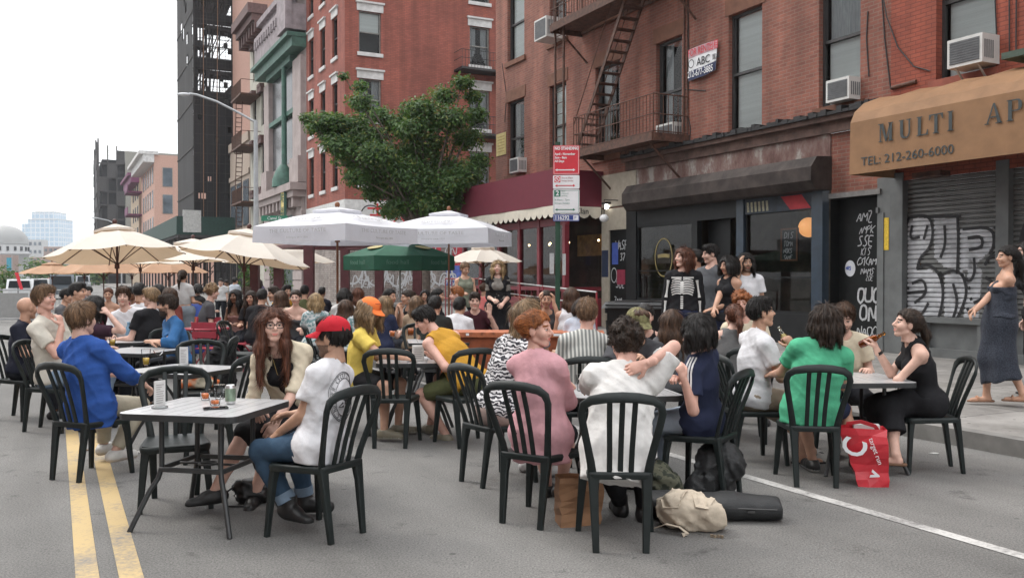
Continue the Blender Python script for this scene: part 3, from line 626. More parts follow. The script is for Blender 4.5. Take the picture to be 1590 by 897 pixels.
for ch, px in (('M',1364),('U',1394),('L',1420),('T',1440),('I',1462),('A',1528),('P',1560)):
    s_ = serif(ch, l2(px,12.6), 3.85, .31, .29, ya); o_ = len(b.v); b.v += s_.v; b.f += [[i+o_ for i in f_] for f_ in s_.f]; b.m += s_.m; b.sm += s_.sm
me = text_mesh('TEL: 212-260-6000', .21, .002, sx=1.13, align='LEFT'); b.merge(me, Matrix.Translation((l2(1336,12.6),ya-.001,3.555)) @ UPRIGHT)
b.build('lettering', LET, aw)
b = MB(); b.boxb((l2(1396,12.9),-.6,3.25), (l2(1440,12.9),-.35,3.34)); b.build('awning_bracket', RUST, aw)
b = MB(); b.boxb((l2(1562,13.2),-.75,4.9), (l2(1562,13.2)+3,-.04,5.0)); b.build('green_balcony', pm('green_rusty_iron', (.05,.075,.055), .7, var=.4), B2)
b = MB(); p = lambda px, py: (l2(px),-.05,fh(px,py))
for pts in ([(1372,0),(1378,30),(1395,75),(1420,105),(1445,112)], [(1545,0),(1548,60),(1535,75)], [(1567,0),(1568,85)], [(1578,0),(1578,85)]): MB().tube([p(*q) for q in pts], .012, 5).build('cable', IRON, B2)
b = MB(); b.tube([p(1386,138), p(1424,128)], .04, 7); b.build('conduit', RUST, B2)

# air conditioners
FM = lambda bb, x, y, z: bb.matrix_basis.copy() @ Matrix.Translation((x,y,z))
bpy.context.view_layer.update()
aircon('white air conditioner in the tall window above the bar, beside the ochre awning', FM(B1, lx(1281,13.5), .1, 4.95), .58, .43, .40)
aircon('large white air conditioner on slanted brackets above the ochre awning', FM(B2, l2(1466,13.3), .0, 5.02), .64, .47, .46, struts=True)
aircon('pale air conditioner jutting high from the brick wall by the drop ladder', FM(B1, lx(834,13.2), .0, 8.72), .75, .62, .7)
aircon('small grey air conditioner under the window just above the red restaurant awning', FM(B1, lx(792,13.5), .1, 4.98), .62, .48, .42, (.38,.39,.39))
aircon('small white air conditioner tucked behind the fire escape railing', FM(B1, lx(1022,13.7), .12, 4.98), .72, .40, .3)

# ---- red corner building across the side street ---------------------------
u3 = 46.9
B3 = building('corner_building', 'tall red brick corner building with white lintels across the side street', 'building', u3)
RBK = brick('old_red_brick', (.285,.084,.058), (.225,.062,.044), (.16,.06,.047), scale=1.25, stain=.32)
fw_, sw = [], []
for uc in (48.8, 51.3, 53.9):
    for z0 in (6.5, 10.0, 13.6, 17.2): fw_.append((u3-uc-.5, u3-uc+.5, z0, z0+2.2))
for wc in (15.2, 21.7):
    for z0 in (6.5, 10.0, 13.6, 17.2): sw.append((wc-13.8-.62, wc-13.8+.62, z0, z0+2.2))
b = MB(); wall(b, (0,0,0), (1,0,0), (0,-1,0), -8.2, 0, 5.7, 21, fw_); wall(b, (0,0,0), (0,1,0), (1,0,0), 0, 22, 5.7, 21, sw)
b.quad((-8.2,0,21), (0,0,21), (0,22,21), (-8.2,22,21)); b.quad((-8.2,0,0), (-8.2,22,0), (-8.2,22,21), (-8.2,0,21)); b.build('wall', RBK, B3)
for i, h_ in enumerate(fw_): sash(B3, Matrix.Translation((h_[0],0,h_[2])), h_[1]-h_[0], 2.2, cover='curtain' if i % 2 else '', lintel=.42, sill=.2)
RZ = Matrix.Rotation(R(90), 4, 'Z')
for i, h_ in enumerate(sw): sash(B3, Matrix.Translation((0,h_[0],h_[2])) @ RZ, h_[1]-h_[0], 2.2, fm=FRAMEW, cover='blind' if i == 2 else 'curtain', cov_from=.5, lintel=.42, sill=.2)
SHOPW = brick('white_painted_brick', (.30,.27,.25), (.20,.165,.15), (.12,.09,.08), scale=1.6, stain=.45)
b = MB(); b.boxb((-8.2,0,0), (0,22,4.2)); b.build('ground_floor', SHOPW, B3)
b = MB(); b.boxb((-8.2,-.05,4.2), (.06,22,5.69)); o = b.build('sign_band', pm('off_white_sign', (.50,.50,.49), .7, var=.15), B3)
b = MB(); me = text_mesh('古大', 1.25, .01); b.merge(me, Matrix.Translation((.07,2.4,4.85)) @ RZ @ UPRIGHT); b.build('red_characters', pm('sign_red', (.45,.02,.025), .6), o)
b = MB(); strokes(b, [[(.6,4.3),(.9,5.2),(1.3,5.45),(1.9,5.3)], [(3.6,5.5),(4.6,5.2),(4.8,4.4)]], .06, 0, lambda x, z, d: Vector((.072,x,z))); b.build('black_flourish', SPRAYK, o)
b = MB(); fy = lambda x, z, d: Vector((.012+d,x,z)); r2_ = random.Random(4)
for k in range(13):
    x = .4+k*1.25; h_ = r2_.uniform(1.2,1.9)
    strokes(b, [[(x+.6*math.cos(t*.7)*r2_.uniform(.8,1.1), 1.9+h_*.55*math.sin(t*.7)) for t in range(10)]], .10, 0, fy)
    strokes(b, scrawl(r2_.choice(['RO','SK','NA','ZE','OM']), x, 1.0, .8), .07, .004, fy)
    strokes(b, scrawl(r2_.choice(['WS','KR','ON']), x+.3, 2.7, .6), .06, .006, fy)
    for _ in range(3): strokes(b, scrawl(r2_.choice(['SKO','ZAR','TEK','MOC','WAS']), x+r2_.uniform(-.2,.5), r2_.uniform(.4,3.4), r2_.uniform(.3,.6), .2), .045, .007, fy)
b.build('graffiti', SPRAYW, B3)
b = MB()
for k in (1,2,5): b.boxb((.004,4.5+k*1.3,.9+.2*(k % 3)), (.009,5.6+k*1.3,2.2))
b.build('blue_mural', pm('mural_blue', (.06,.09,.30), .7, var=.6, vs=3), B3)
b = MB()
for k, (y, z, hh) in enumerate(((4.0,2.6,1.3),(6.2,2.2,1.7),(9.0,2.9,1.0),(12,2.4,1.5))): b.boxb((.0095,y,z), (.0115,y+1.5,z+hh))
b.build('red_mural', pm('mural_red', (.36,.03,.045), .7, var=.5, vs=4), B3)
for k, z in enumerate((9.6, 13.2)):
    fe = MB(); fe.boxb((.02,6.3,z-.12), (1.1,10.5,z)); fo = fe.build('fire_escape', IRON, B3)
    b = MB()
    for i in range(22): b.tube([(1.05,6.35+i*.19,z), (1.05,6.35+i*.19,z+.95)], .013, 4)
    for zz in (.95, .5): b.tube([(.05,6.3,z+zz), (1.05,6.3,z+zz), (1.05,10.5,z+zz)], .018, 4)
    b.build('railing', IRON, fo)

# ---- theatre front with green columns -------------------------------------
u4 = 55.15
B4 = building('ornate_building', 'pink stone building with a tall green columned bay and a bracketed balcony', 'building', u4)
PINK = pm('mauve_stone', (.31,.26,.248), .85, var=.15, vs=1.5); MAUVE = pm('mauve_cornice', (.25,.215,.225), .8, var=.25, vs=2); GRN = pm('verdigris_paint', (.048,.115,.088), .6, var=.3, vs=3)
L4 = 11.3
b = MB(); b.boxb((-L4,0,0), (0,16,20)); b.build('wall', PINK, B4)
for xa_, xb_ in ((-2.4,-.1), (-L4+.1,-L4+1.9)):
    b = MB(); b.boxb((xa_,-.24,.15), (xb_,-.004,5.8))
    for k in range(9): b.boxb((xa_-.03,-.30,.15+k*.62), (xb_+.03,-.243,.68+k*.62))
    b.boxb((xa_,-.5,7.4), (xb_,-.004,9.0)); b.boxb((xa_+.1,-.3,9.0), (xb_-.1,-.004,15.2)); b.boxb((xa_+.3,-.2,5.8), (xb_-.3,-.004,7.4)); b.build('pilaster', PINK, B4)
b = MB(); b.boxb((-L4,-1.0,6.9), (0,-.004,7.35)); b.boxb((-L4+.2,-.8,6.5), (-.2,-.004,6.9))
for k in range(10): b.boxb((-L4+.4+k*1.1,-.7,5.9), (-L4+.8+k*1.1,-.004,6.5))
b.build('bracketed_balcony', PINK, B4)
b = MB(); b.boxb((-L4,-.9,15.6), (.1,-.004,16.2)); b.boxb((-L4,-1.2,16.2), (.15,-.004,16.45)); b.boxb((-L4+1.9,-.5,15.2), (-2.2,-.02,15.6)); b.boxb((-L4+1.9,-.3,12.0), (-2.2,-.05,12.3))
for x in (-4.2,):
    b.lathe([(.18,8.9),(.16,15.2)], 12, (x,-.4,0)); b.lathe([(.75,7.4),(.72,7.9),(.5,8.5),(.2,8.9)], 14, (x,-.45,0))
b.build('green_bay', GRN, B4)
MB().boxb((-L4+1.9,-.02,9.0), (-2.2,-.006,15.2)).build('bay_glazing', pm('dark_glazing', (.05,.055,.06), .2, var=.4), B4)
b = MB(); b.boxb((-L4,-.9,16.62), (.1,-.004,18.2)); b.boxb((-L4+.6,-.5,18.2), (-2.4,-.004,19.4)); b.boxb((-L4+.3,-1.0,18.2), (-2.3,-.5,18.5))
for k in range(12): b.boxb((-L4+.5+k*.75,-1.05,17.7), (-L4+.8+k*.75,-.9,18.2))
b.boxb((-L4+.2,-.8,19.4), (-2.3,-.004,19.8)); b.boxb((-2.2,-1.3,16.62), (.15,-.9,20.2)); b.boxb((-2.0,-1.0,20.2), (-.2,-.3,21)); b.build('attic', MAUVE, B4)
b = MB(); b.boxb((-6.6,-.02,.15), (-3.2,-.006,5.6)); b.boxb((-9.2,-.02,.15), (-7.2,-.006,4.6)); b.build('entrance', pm('dark_entrance', (.03,.05,.045), .6, var=.5), B4)
vs_ = thing('vertical_sign', 'tall yellow vertical shop sign with dark characters on the pink stone front', 'sign', UW(57.4, 12.9, 0), ST_ROT)
MB().boxb((-.42,-.06,4.2), (.42,.06,7.0)).build('sign_panel', pm('yellow_sign', (.52,.40,.12), .6, var=.15), vs_)
b = MB(); b.boxb((-.5,-.08,4.1), (-.42,.08,7.1)); b.boxb((.42,-.08,4.1), (.5,.08,7.1)); b.boxb((-.42,-.08,7.0), (.42,.08,7.1)); b.boxb((-.1,.08,6.2), (.1,.9,6.3)); b.build('sign_frame', GRN, vs_)
b = MB()
for k, ch in enumerate('咲福楼'): b.merge(text_mesh(ch, .72, .006), Matrix.Translation((0,-.07,6.5-k*.9)) @ UPRIGHT)
b.build('characters', pm('sign_green', (.02,.07,.04), .6), vs_)

# ---- cream building with fire escape, pink block beyond --------------------
u5 = 66.5
B5 = building('cream_building', 'cream building with dark window hoods and a long rusty fire escape', 'building', u5)
CRM = pm('cream_stucco', (.40,.385,.33), .85, var=.15, vs=1.2); HOOD = pm('brown_hood', (.09,.045,.04), .7, var=.3)
wn = [(-a-.55, -a+.55, z, z+2.5) for a in (1.6, 4.6) for z in (5.2, 9.0, 12.8, 16.6)]
b = MB(); wall(b, (0,0,0), (1,0,0), (0,-1,0), -6.4, 0, 0, 20, wn); b.quad((0,0,0), (0,14,0), (0,14,20), (0,0,20)); b.quad((-6.4,0,20), (0,0,20), (0,14,20), (-6.4,14,20)); b.build('wall', CRM, B5)
for h_ in wn:
    o = sash(B5, Matrix.Translation((h_[0],0,h_[2])), 1.1, 2.5, cover='')
    MB().boxb((-.15,-.3,2.4), (1.25,-.004,2.75)).boxb((.0,-.34,2.75), (1.1,-.004,3.0)).build('hood', HOOD, o)
b = MB(); b.boxb((-6.4,-1.1,20.0), (.1,0,20.5)); b.boxb((-6.5,-1.4,20.5), (.2,0,21.2))
for k in range(7): b.boxb((-6.2+k,-.9,19.2), (-5.9+k,-.004,20.0))
b.build('cornice', HOOD, B5)
for k, z in enumerate((7.2, 11.4, 15.2)):
    f_ = MB().boxb((-6.3,-1.5,z-.14), (-2.2,-.02,z)).build('fire_escape', RUST, B5); b = MB()
    for i in range(24): b.tube([(-6.25+i*.17,-1.45,z), (-6.25+i*.17,-1.45,z+1)], .014, 4)
    b.tube([(-6.25,-1.45,z+1), (-2.2,-1.45,z+1), (-2.2,-.03,z+1)], .025, 4); b.build('railing', RUST, f_)
    b = MB()
    for y in (-.85,-1.3): b.tube([(-5.8,y,z-4.1), (-5.0,y,z)], .03, 4)
    for i in range(12): b.tube([(-5.8+i*.067,-.85,z-4.1+i*.34), (-5.8+i*.067,-1.3,z-4.1+i*.34)], .03, 4)
    b.build('ladder', RUST, f_)
u6 = 73.1
B6 = building('pink_block', 'tall plain pink wall rising between the cream building and the netted scaffold', 'building', u6)
b = MB(); b.boxb((-9,.25,13), (0,14,30)); b.build('wall', pm('salmon_render', (.36,.21,.165), .85, var=.1), B6)
b = MB(); b.boxb((-9,.0,0), (0,.2,13)); b.boxb((-9,-.15,12.4), (0,.0,13.1)); b.boxb((-9,-.12,9.8), (0,.0,10.2)); b.boxb((-9,-.12,5.0), (0,.0,5.4)); b.build('lower_front', pm('tan_stone', (.33,.265,.215), .85, var=.15), B6)
for k in range(3):
    o = MB().boxb((-8.6+k*2.9,-.04,5.7), (-6.2+k*2.9,-.004,9.4)).build('window', FRAME, B6); MB().boxb((-8.5+k*2.9,-.052,5.8), (-6.3+k*2.9,-.045,9.3)).build('pane', pm('dull_pane', (.10,.12,.14), .15, var=.4), o)
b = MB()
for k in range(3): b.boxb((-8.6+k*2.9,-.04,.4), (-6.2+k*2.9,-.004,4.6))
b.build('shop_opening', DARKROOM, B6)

# ---- scaffolded tower in dark netting --------------------------------------
u7 = 84.0
T7 = building('scaffold_tower', 'tall scaffolded building wrapped in dark netting with bright gaps near its top', 'scaffolding', u7)
NET = pm('dark_netting', (.018,.017,.018), .9, var=.5, vs=.8, stretch=(1,1,.15)); CON = pm('grey_frame', (.045,.042,.042), .8, var=.3)
b = MB(); b.boxb((-11.5,.6,0), (-.6,12,19.0)); b.boxb((-11.5,6.5,19.0), (-2.5,12,32)); b.build('core', pm('raw_floors', (.035,.03,.03), .9, var=.6), T7)
b = MB(); r3 = random.Random(3)
for z in [k*2.0 for k in range(1, 17)]:
    b.boxb((-11.5,-2.8,z), (-.02,-2.74,z+.09)); b.boxb((-.1,-2.8,z), (-.02,1.6,z+.09)); op = 18 < z < 27; b.boxb((-1.5 if op else -11.5,-2.7,z-.05), (-.1,-1.6,z))
    if z % 4 == 0: b.boxb((-2.5 if op else -11,-1.6,z-.3), (-.2,1.5,z))
for x in [-.06-1.9*k for k in range(7)]: b.boxb((x-.05,-2.8,0), (x+.05,-2.7,33)); b.boxb((x-.05,-1.5,0), (x+.05,-1.4,33))
for y in (-2.8, -1.7, -.6, .5, 1.5): b.boxb((-.12,y,0), (-.02,y+.1,33))
for k in range(16):
    z = k*2.0; y = -2.8 + (k % 3)*1.2; b.tube([(-.07,y,z), (-.07,y+1.6,z+2)], .035, 4)
b.build('scaffold_frame', CON, T7)
b = MB()
for z in [k*1.0 for k in range(5, 33)]:
    for i in range(12):
        for zz_ in (z, z+.5):
            y = -2.78+i*.365; hole = (17.5 < z < 26 and 1 <= i < 11 and (z % 4 >= 1) and r3.random() < .9) or (z >= 26 and r3.random() < .3) or (z < 18 and r3.random() < .05)
            if not hole: b.quad((.0,y,zz_), (.0,y+.365,zz_), (.0,y+.365,zz_+.5), (.0,y,zz_+.5))
    for i in range(11):
        if not (z > 20 and r3.random() < .12): b.quad((-i*1.04,-2.82,z), (-(i+1)*1.04,-2.82,z), (-(i+1)*1.04,-2.82,z+1), (-i*1.04,-2.82,z+1))
b.build('netting', NET, T7)
b = MB()
for k in range(34): b.boxb((.03,-2.8,4+k*.85), (.06,1.6,4.05+k*.85))
for k in range(30): b.boxb((.03,-2.8,17.2+k*.34), (.05,1.6,17.225+k*.34))
for k in range(17): b.boxb((.05,-2.7+k*.26,17), (.07,-2.675+k*.26,28))
for k in range(9): b.tube([(-.4-k*.5,-2.6+(k%3)*.8,18), (-.4-k*.5,-1.2+(k%4)*.7,27)], .05, 4)
for k in range(9): b.boxb((.06,-2.75+k*.53,4), (.09,-2.71+k*.53,33))
for k in range(7): b.boxb((-11.5,-2.88,5+k*4), (0,-2.84,5.12+k*4))
b.build('outer_lattice', pm('brown_lattice', (.030,.025,.024), .8, var=.5, vs=.9), T7)
b = MB()
for y, z0, z1, dy in ((-2.0,5,33,.1), (-.9,5,33,.25), (.3,5,26,1.0), (1.1,5,26,.6)): b.tube([(.05,y,z0), (.05,y+dy,z1)], .035, 4)
b.build('lifting_rope', pm('tan_rope', (.22,.12,.07), .8), T7)
SH = building('sidewalk_shed', 'dark green hoarding of a pavement shed on posts under the scaffold', 'scaffolding', 77.5, 8.8)
b = MB(); b.boxb((-35,0,5.0), (0,.12,6.5)); b.boxb((-.12,.12,5.0), (0,4.6,6.5)); b.build('hoarding', pm('dark_green_ply', (.012,.040,.032), .7, var=.3), SH)
b = MB(); b.boxb((-35,.12,4.8), (0,4.8,5.0))
for k in range(12): b.boxb((-35+k*3.15,.1,0.1), (-34.85+k*3.15,.25,4.8)); b.boxb((-35+k*3.15,4.4,0.1), (-34.85+k*3.15,4.55,4.8))
b.build('shed_frame', CON, SH)
b = MB(); b.boxb((-.2,.5,5.2), (.05,1.9,7.0)); b.build('pale_panel', pm('pale_board', (.45,.45,.44), .7), SH)

# ---- an unseen row added on our own side of the street, behind and left of the camera: shades the canyon and shows in the panes
RW = thing('added_row', 'added unseen brick row on the near side of the street mirrored in the shop windows', 'building', UW(-34, -15.5), ST_ROT+R(180))
nwin = [(1.2+k*3.1, 2.5+k*3.1, z, z+2.1) for k in range(18) for z in (4.8, 8.6, 12.4)]
b = MB(); wall(b, (0,0,0), (1,0,0), (0,-1,0), 0, 58, 0, 16, nwin); b.build('wall', pm('plain_brick_red', (.22,.085,.06), .9, var=.3, vs=.6), RW); b = MB()
for h_ in nwin: b.boxb((h_[0],.17,h_[2]), (h_[1],.2,h_[3]))
b.build('window_rows', pm('dull_pane', (.10,.12,.14), .15, var=.4), RW)
# ---- farther blocks ---------------------------------------------------------
def block(name, label, u, w, L_, D, H, m, rows=(), group=None, front=(), trim=None, cm=None):
    B = building(name, label, 'building', u, w, group); b = MB(); b.boxb((-L_,0,0), (0,D,H)); b.build('wall', m, B)
    for (y, z, ww, hh) in rows:
        o = MB().boxb((.0,y,z), (.06,y+ww,z+hh)).build('window', FRAMEW, B); MB().boxb((.06,y+.1,z+.1), (.09,y+ww-.1,z+hh-.1)).build('pane', pm('far_pane', (.10,.12,.14), .15, var=.5, vs=.4), o)
    for (x, z, ww, hh) in front:
        o = MB().boxb((x,-.06,z), (x+ww,0,z+hh)).build('window', FRAMEW, B); MB().boxb((x+.1,-.09,z+.1), (x+ww-.1,-.06,z+hh-.1)).build('pane', pm('far_pane', (.10,.12,.14), .15, var=.5, vs=.4), o)
    if trim: MB().boxb((-L_,-trim,H-1.2), (.2,0,H)).boxb((-L_,-trim*1.4,H), (.3,.6,H+.5)).build('cornice', cm or STONE, B)
    return B
SAL = pm('salmon_brick', (.44,.27,.215), .85, var=.12); GRY = pm('grey_concrete', (.24,.235,.21), .85, var=.15)
block('pink_building', 'pink four storey building with a white cornice left of the netted scaffold', 150, 13.8, 24, 30, 20.5, SAL, [(1.2,z,1.5,3.0) for z in (2.6,7,11.4,15.6)]+[(5,z,1.5,3.0) for z in (7,11.4,15.6)], None, [(-x,z,1.6,2.8) for x in (3,7,11,15,19) for z in (4,8.2,12.4,16.2)], 1.6)
b = building('purple_fire_escape', 'purple fire escape on the far pink building', 'fire escape', 172, 13.8); m_ = pm('purple_iron', (.14,.035,.09), .7)
q = MB(); 
for z in (4, 8.2, 12.4, 16.4): q.boxb((-7,-2.4,z), (0,0,z+.3)); q.boxb((-7,-2.4,z), (0,-2.3,z+1.5))
q.build('platform', m_, b)
block('tan_building', 'narrow tan building between the far pink house and the grey block', 178, 13.8, 20, 30, 20, pm('tan_brick', (.36,.28,.2), .85), [], None, [(-x,z,1.8,2.8) for x in (4,9,14) for z in (4,8,12,16)], 1.4, m_)
gb = block('grey_building', 'grey industrial block far down the street with scaffold on its front', 214, 13.8, 22, 34, 29, GRY, [(y,z,3.4,3.0) for y in (1.6,6.0) for z in (6,10.5,15,19.5,24)], None, (), None)
q = MB(); r4 = random.Random(9)
for k in range(9): q.boxb((-24,-5.5,2+k*3), (0,-5.2,2.25+k*3)); q.boxb((-.3,-5.5,2+k*3), (0,0,2.25+k*3)); q.boxb((-22,-4.8,1.8+k*3), (-.4,-.3,2+k*3))
for x in (0,-4,-8,-12,-16,-20): q.boxb((x-.3,-5.5,0), (x,-5.2,30+r4.uniform(0,3)))
for y in (-3.6,-1.8): q.boxb((-.3,y,0), (0,y+.25,30))
for k in range(64): z = r4.choice([2+3*i for i in range(9)]); x = -r4.uniform(0,20); q.boxb((x-3,-5.56,z), (x,-5.52,z+r4.uniform(1.6,3)))
for k in range(9): q.boxb((.02,-5.4+1.8*(k % 3),2+k*3), (.06,-3.7+1.8*(k % 3),5+k*3))
q.build('scaffold', CON, gb); MB().boxb((-21.5,-4.6,0), (-.5,-.05,27)).build('netting', NET, gb)
block('crenellated_building', 'cream battlemented building far down the street', 330, 13.8, 30, 60, 27, CRM, [(y,z,2.5,3.5) for y in (2,8) for z in (6,12,18)])
block('brown_far_building', 'blue topped dark building beside the cream battlemented one', 262, 13.8, 18, 40, 26, pm('dark_brown_far', (.13,.11,.11), .85), [(y,z,2.2,2.6) for y in (1.5,6) for z in (5,10,15,20)])
def fblock(px0, px1, pyt, z, m, name, label, rows=4, cols=3):
    a = W(px0, pyt, z); c = W(px1, pyt, z); B = thing(name, label, 'building', ((a.x+c.x)/2, z, 0), 0)
    w_ = c.x-a.x; h_ = a.z; b = MB(); b.boxb((-w_/2,0,0), (w_/2,w_*.8,h_)); b.build('wall', m, B); b = MB()
    for i in range(cols):
        for j in range(rows): x = -w_/2+w_*(i+.25)/cols; zz = h_*(j+.3)/rows; b.boxb((x,-.3,zz), (x+w_*.5/cols,.0,zz+h_*.4/rows))
    b.build('window_rows', pm('far_pane', (.10,.12,.14), .15), B); return B
FB = pm('far_brown_brick', (.30,.22,.19), .9, var=.2); FG = pm('far_pale_stone', (.42,.42,.42), .9, var=.12)
fblock(44, 66, 372, 520, FG, 'far_office', 'grey stepped office block below the glass tower', 5, 3); fblock(68, 98, 383, 430, FB, 'far_apartment', 'brown apartment block below the glass tower', 5, 4); fblock(47, 62, 399, 380, FB, 'far_tenement', 'small brown tenement beside the domed hall', 4, 3)
fblock(100, 150, 408, 330, FG, 'far_storehouse', 'long pale low building behind the brown umbrellas', 3, 7); fblock(-60, 2, 395, 300, FB, 'far_tenement', 'brown tenement at the left edge behind the barrier', 5, 5)
# glass tower with stepped pyramid top
gt = thing('glass_tower', 'pale blue glass office tower with a stepped pyramid top', 'building', W(63, 430, 820) - Vector((0,0,CAM_H)), 0)
def curtain_wall():
    m, t, bs = nodes('tower_glass'); Lk = t.links.new; bs.inputs['Roughness'].default_value = .25
    tcn = N(t, 'TexCoord'); sx = N(t, 'SeparateXYZ'); Lk(tcn.outputs['Object'], sx.inputs[0]); ad = N(t, 'Math', operation='ADD'); Lk(sx.outputs[0], ad.inputs[0]); Lk(sx.outputs[1], ad.inputs[1]); cb = N(t, 'CombineXYZ'); Lk(ad.outputs[0], cb.inputs[0]); Lk(sx.outputs[2], cb.inputs[1])
    br = N(t, 'TexBrick'); br.offset = 0; br.inputs['Scale'].default_value = 1; br.inputs['Brick Width'].default_value = 4.2; br.inputs['Row Height'].default_value = 4.2; br.inputs['Mortar Size'].default_value = .45
    br.inputs['Color1'].default_value = (.33,.44,.54,1); br.inputs['Color2'].default_value = (.38,.49,.59,1); br.inputs['Mortar'].default_value = (.58,.61,.64,1); Lk(cb.outputs[0], br.inputs[0]); Lk(br.outputs['Color'], bs.inputs[0]); return m  # glass and grid colours lightened to carry part of the distance haze
CW = curtain_wall(); b = MB(); b.boxb((-11,0,0), (17,26,54)); b.boxb((-18,3,0), (-11,26,50)); b.boxb((-8,1,54), (12,24,60)); b.build('shaft', CW, gt)
b = MB(); b.boxb((-8,1,60), (12,24,60.8)); b.boxb((-11.2,-.3,53.5), (17.2,26,54.2)); b.add([(-6,2,60.8),(10,2,60.8),(10,22,60.8),(-6,22,60.8),(2,12,66)], [(0,1,4),(1,2,4),(2,3,4),(3,0,4)]); b.build('crown', FG, gt)
# domed hall
dm = thing('domed_hall', 'pale stone hall with a broad grey dome at the left edge', 'building', W(8, 430, 400) - Vector((0,0,CAM_H)), 0)
b = MB(); b.lathe([(9.5,0),(9.5,11.5),(10.2,11.5),(10.2,12.4),(9.2,12.4),(9.2,16.2)], 28); b.boxb((-3,-13,0), (9,-7,9)); b.build('drum', FG, dm)
b = MB(); b.lathe([(9.6,16.2)]+[(9.5*math.cos(t*math.pi/16), 16.4+8.0*math.sin(t*math.pi/16)) for t in range(9)], 28); b.build('dome', pm('lead_dome', (.24,.24,.235), .6, var=.1), dm)
b = MB()
for k in range(20): a = 2*math.pi*k/20; MB().box((9.25*math.cos(a),9.25*math.sin(a),14), (.9,.9,1.8), Matrix.Rotation(a,3,'Z')).build('drum_window', DARKROOM, dm)
# ------------------------------------------------------------------ chairs and tables
PLAS = pm('dark_green_plastic', (.0125,.0172,.0168), .42, var=.3, vs=9, bump=.08, bs=240, spec=.30)
def make_chair():
    t = thing('plastic_chair', '', 'chair')
    # seat: rounded trapezoid, slightly dished
    def outline(k):
        o = []
        for (cx, cy, r, a0) in ((.165,.165,.055,0), (-.165,.165,.055,90), (-.145,-.155,.04,180), (.145,-.155,.04,270)):
            for i in range(5): a = R(a0+i*22.5); o.append((k*(cx+r*math.cos(a)), k*(cy+r*math.sin(a))))
        return o
    b = MB(); rings = [(1.0,.405),(1.02,.43),(1.0,.446),(.93,.447),(.75,.438),(.4,.434)]; vs = [(x, y, z-.012*(y/.2)**2*(y > .1)) for k, z in rings for x, y in outline(k)]; n = 20
    b.add(vs, [(i*n+j, i*n+(j+1) % n, (i+1)*n+(j+1) % n, (i+1)*n+j) for i in range(len(rings)-1) for j in range(n)], True)
    b.add([vs[-n+j] for j in range(n)], [tuple(range(n))]); b.add([(x*.97, y*.97, .415) for x, y in outline(1)], [tuple(range(n))[::-1]])
    b.build('seat', PLAS, t)
    for s_ in (-1, 1):
        b = MB(); b.sweep([(s_*.178,.178,.435), (s_*.195,.19,.32), (s_*.222,.21,0)], [.062,.05,.034], [.05,.038,.03], up=(0,1,0), ch=.18); b.build('leg', PLAS, t)
        b = MB(); b.sweep([(s_*.150,-.165,.435), (s_*.150,-.185,.32), (s_*.14,-.225,0)], [.068,.052,.038], [.055,.04,.03], up=(0,1,0), ch=.18); b.build('leg', PLAS, t)
    P = [(-.158,-.165,.425),(-.168,-.182,.50),(-.19,-.215,.61),(-.214,-.252,.72),(-.226,-.275,.79),(-.215,-.29,.838),(-.175,-.305,.868),(-.09,-.322,.884),(0,-.327,.889)]
    P = P + [(-x, y, z) for x, y, z in P[-2::-1]]
    wd = [.052,.046,.042,.042,.044,.048,.053,.057,.058]; wd = wd + wd[-2::-1]
    b = MB(); pts = [Vector(p) for p in P]
    # flat band: wide in the plane of the back, 22 mm thick
    nrm = Vector((0, -.93, .36)).normalized(); fr = []
    for i, p in enumerate(pts):
        T = (pts[min(i+1,len(pts)-1)]-pts[max(i-1,0)]).normalized(); fr.append((p, T.cross(nrm).normalized(), nrm))
    vs = []
    for (p, a, u_), w_ in zip(fr, wd):
        x, y, c = w_/2, .013, .006
        for (i, j) in ((x-c,-y),(x,-y+c),(x,y-c),(x-c,y),(-x+c,y),(-x,y-c),(-x,-y+c),(-x+c,-y)): vs.append(p+a*i+u_*j)
    k = len(fr); b.add(vs, [(i*8+q, i*8+(q+1) % 8, (i+1)*8+(q+1) % 8, (i+1)*8+q) for i in range(k-1) for q in range(8)], True); b.build('back_frame', PLAS, t)
    for x in (-.068, 0, .068):
        b = MB(); b.sweep([(x*.9,-.172,.43), (x*.93,-.212,.58), (x,-.262,.73), (x*1.05,-.318,.872)], .031, .016, up=(0,-.93,.36)); b.build('back_slat', PLAS, t)
    return t
CH0 = make_chair(); CH_USED = [0]; CG = 'dark green plastic chairs around the street tables'
def chair(x, y, fx, fy, label, z=0.0):
    rz = facing(fx, fy)
    if not CH_USED[0]:
        CH_USED[0] = 1; CH0.location = (x, y, z); CH0.rotation_euler = (0, 0, rz); CH0['label'] = label; CH0['group'] = CG; return CH0
    return dup(CH0, (x, y, z), rz, label, CG)
TMET = pm('dark_table_metal', (.028,.030,.031), .42, var=.2, vs=12, bump=.04, bs=150)
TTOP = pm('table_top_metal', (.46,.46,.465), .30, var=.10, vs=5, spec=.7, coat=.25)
TGAP = pm('table_gap', (.008,.008,.009), .8)
def rrect(h, r, n=5):
    return [(sx*(h-r)+r*math.cos(R(a0+i*90/n)), sy*(h-r)+r*math.sin(R(a0+i*90/n))) for sx, sy, a0 in ((1,1,0),(-1,1,90),(-1,-1,180),(1,-1,270)) for i in range(n+1)]
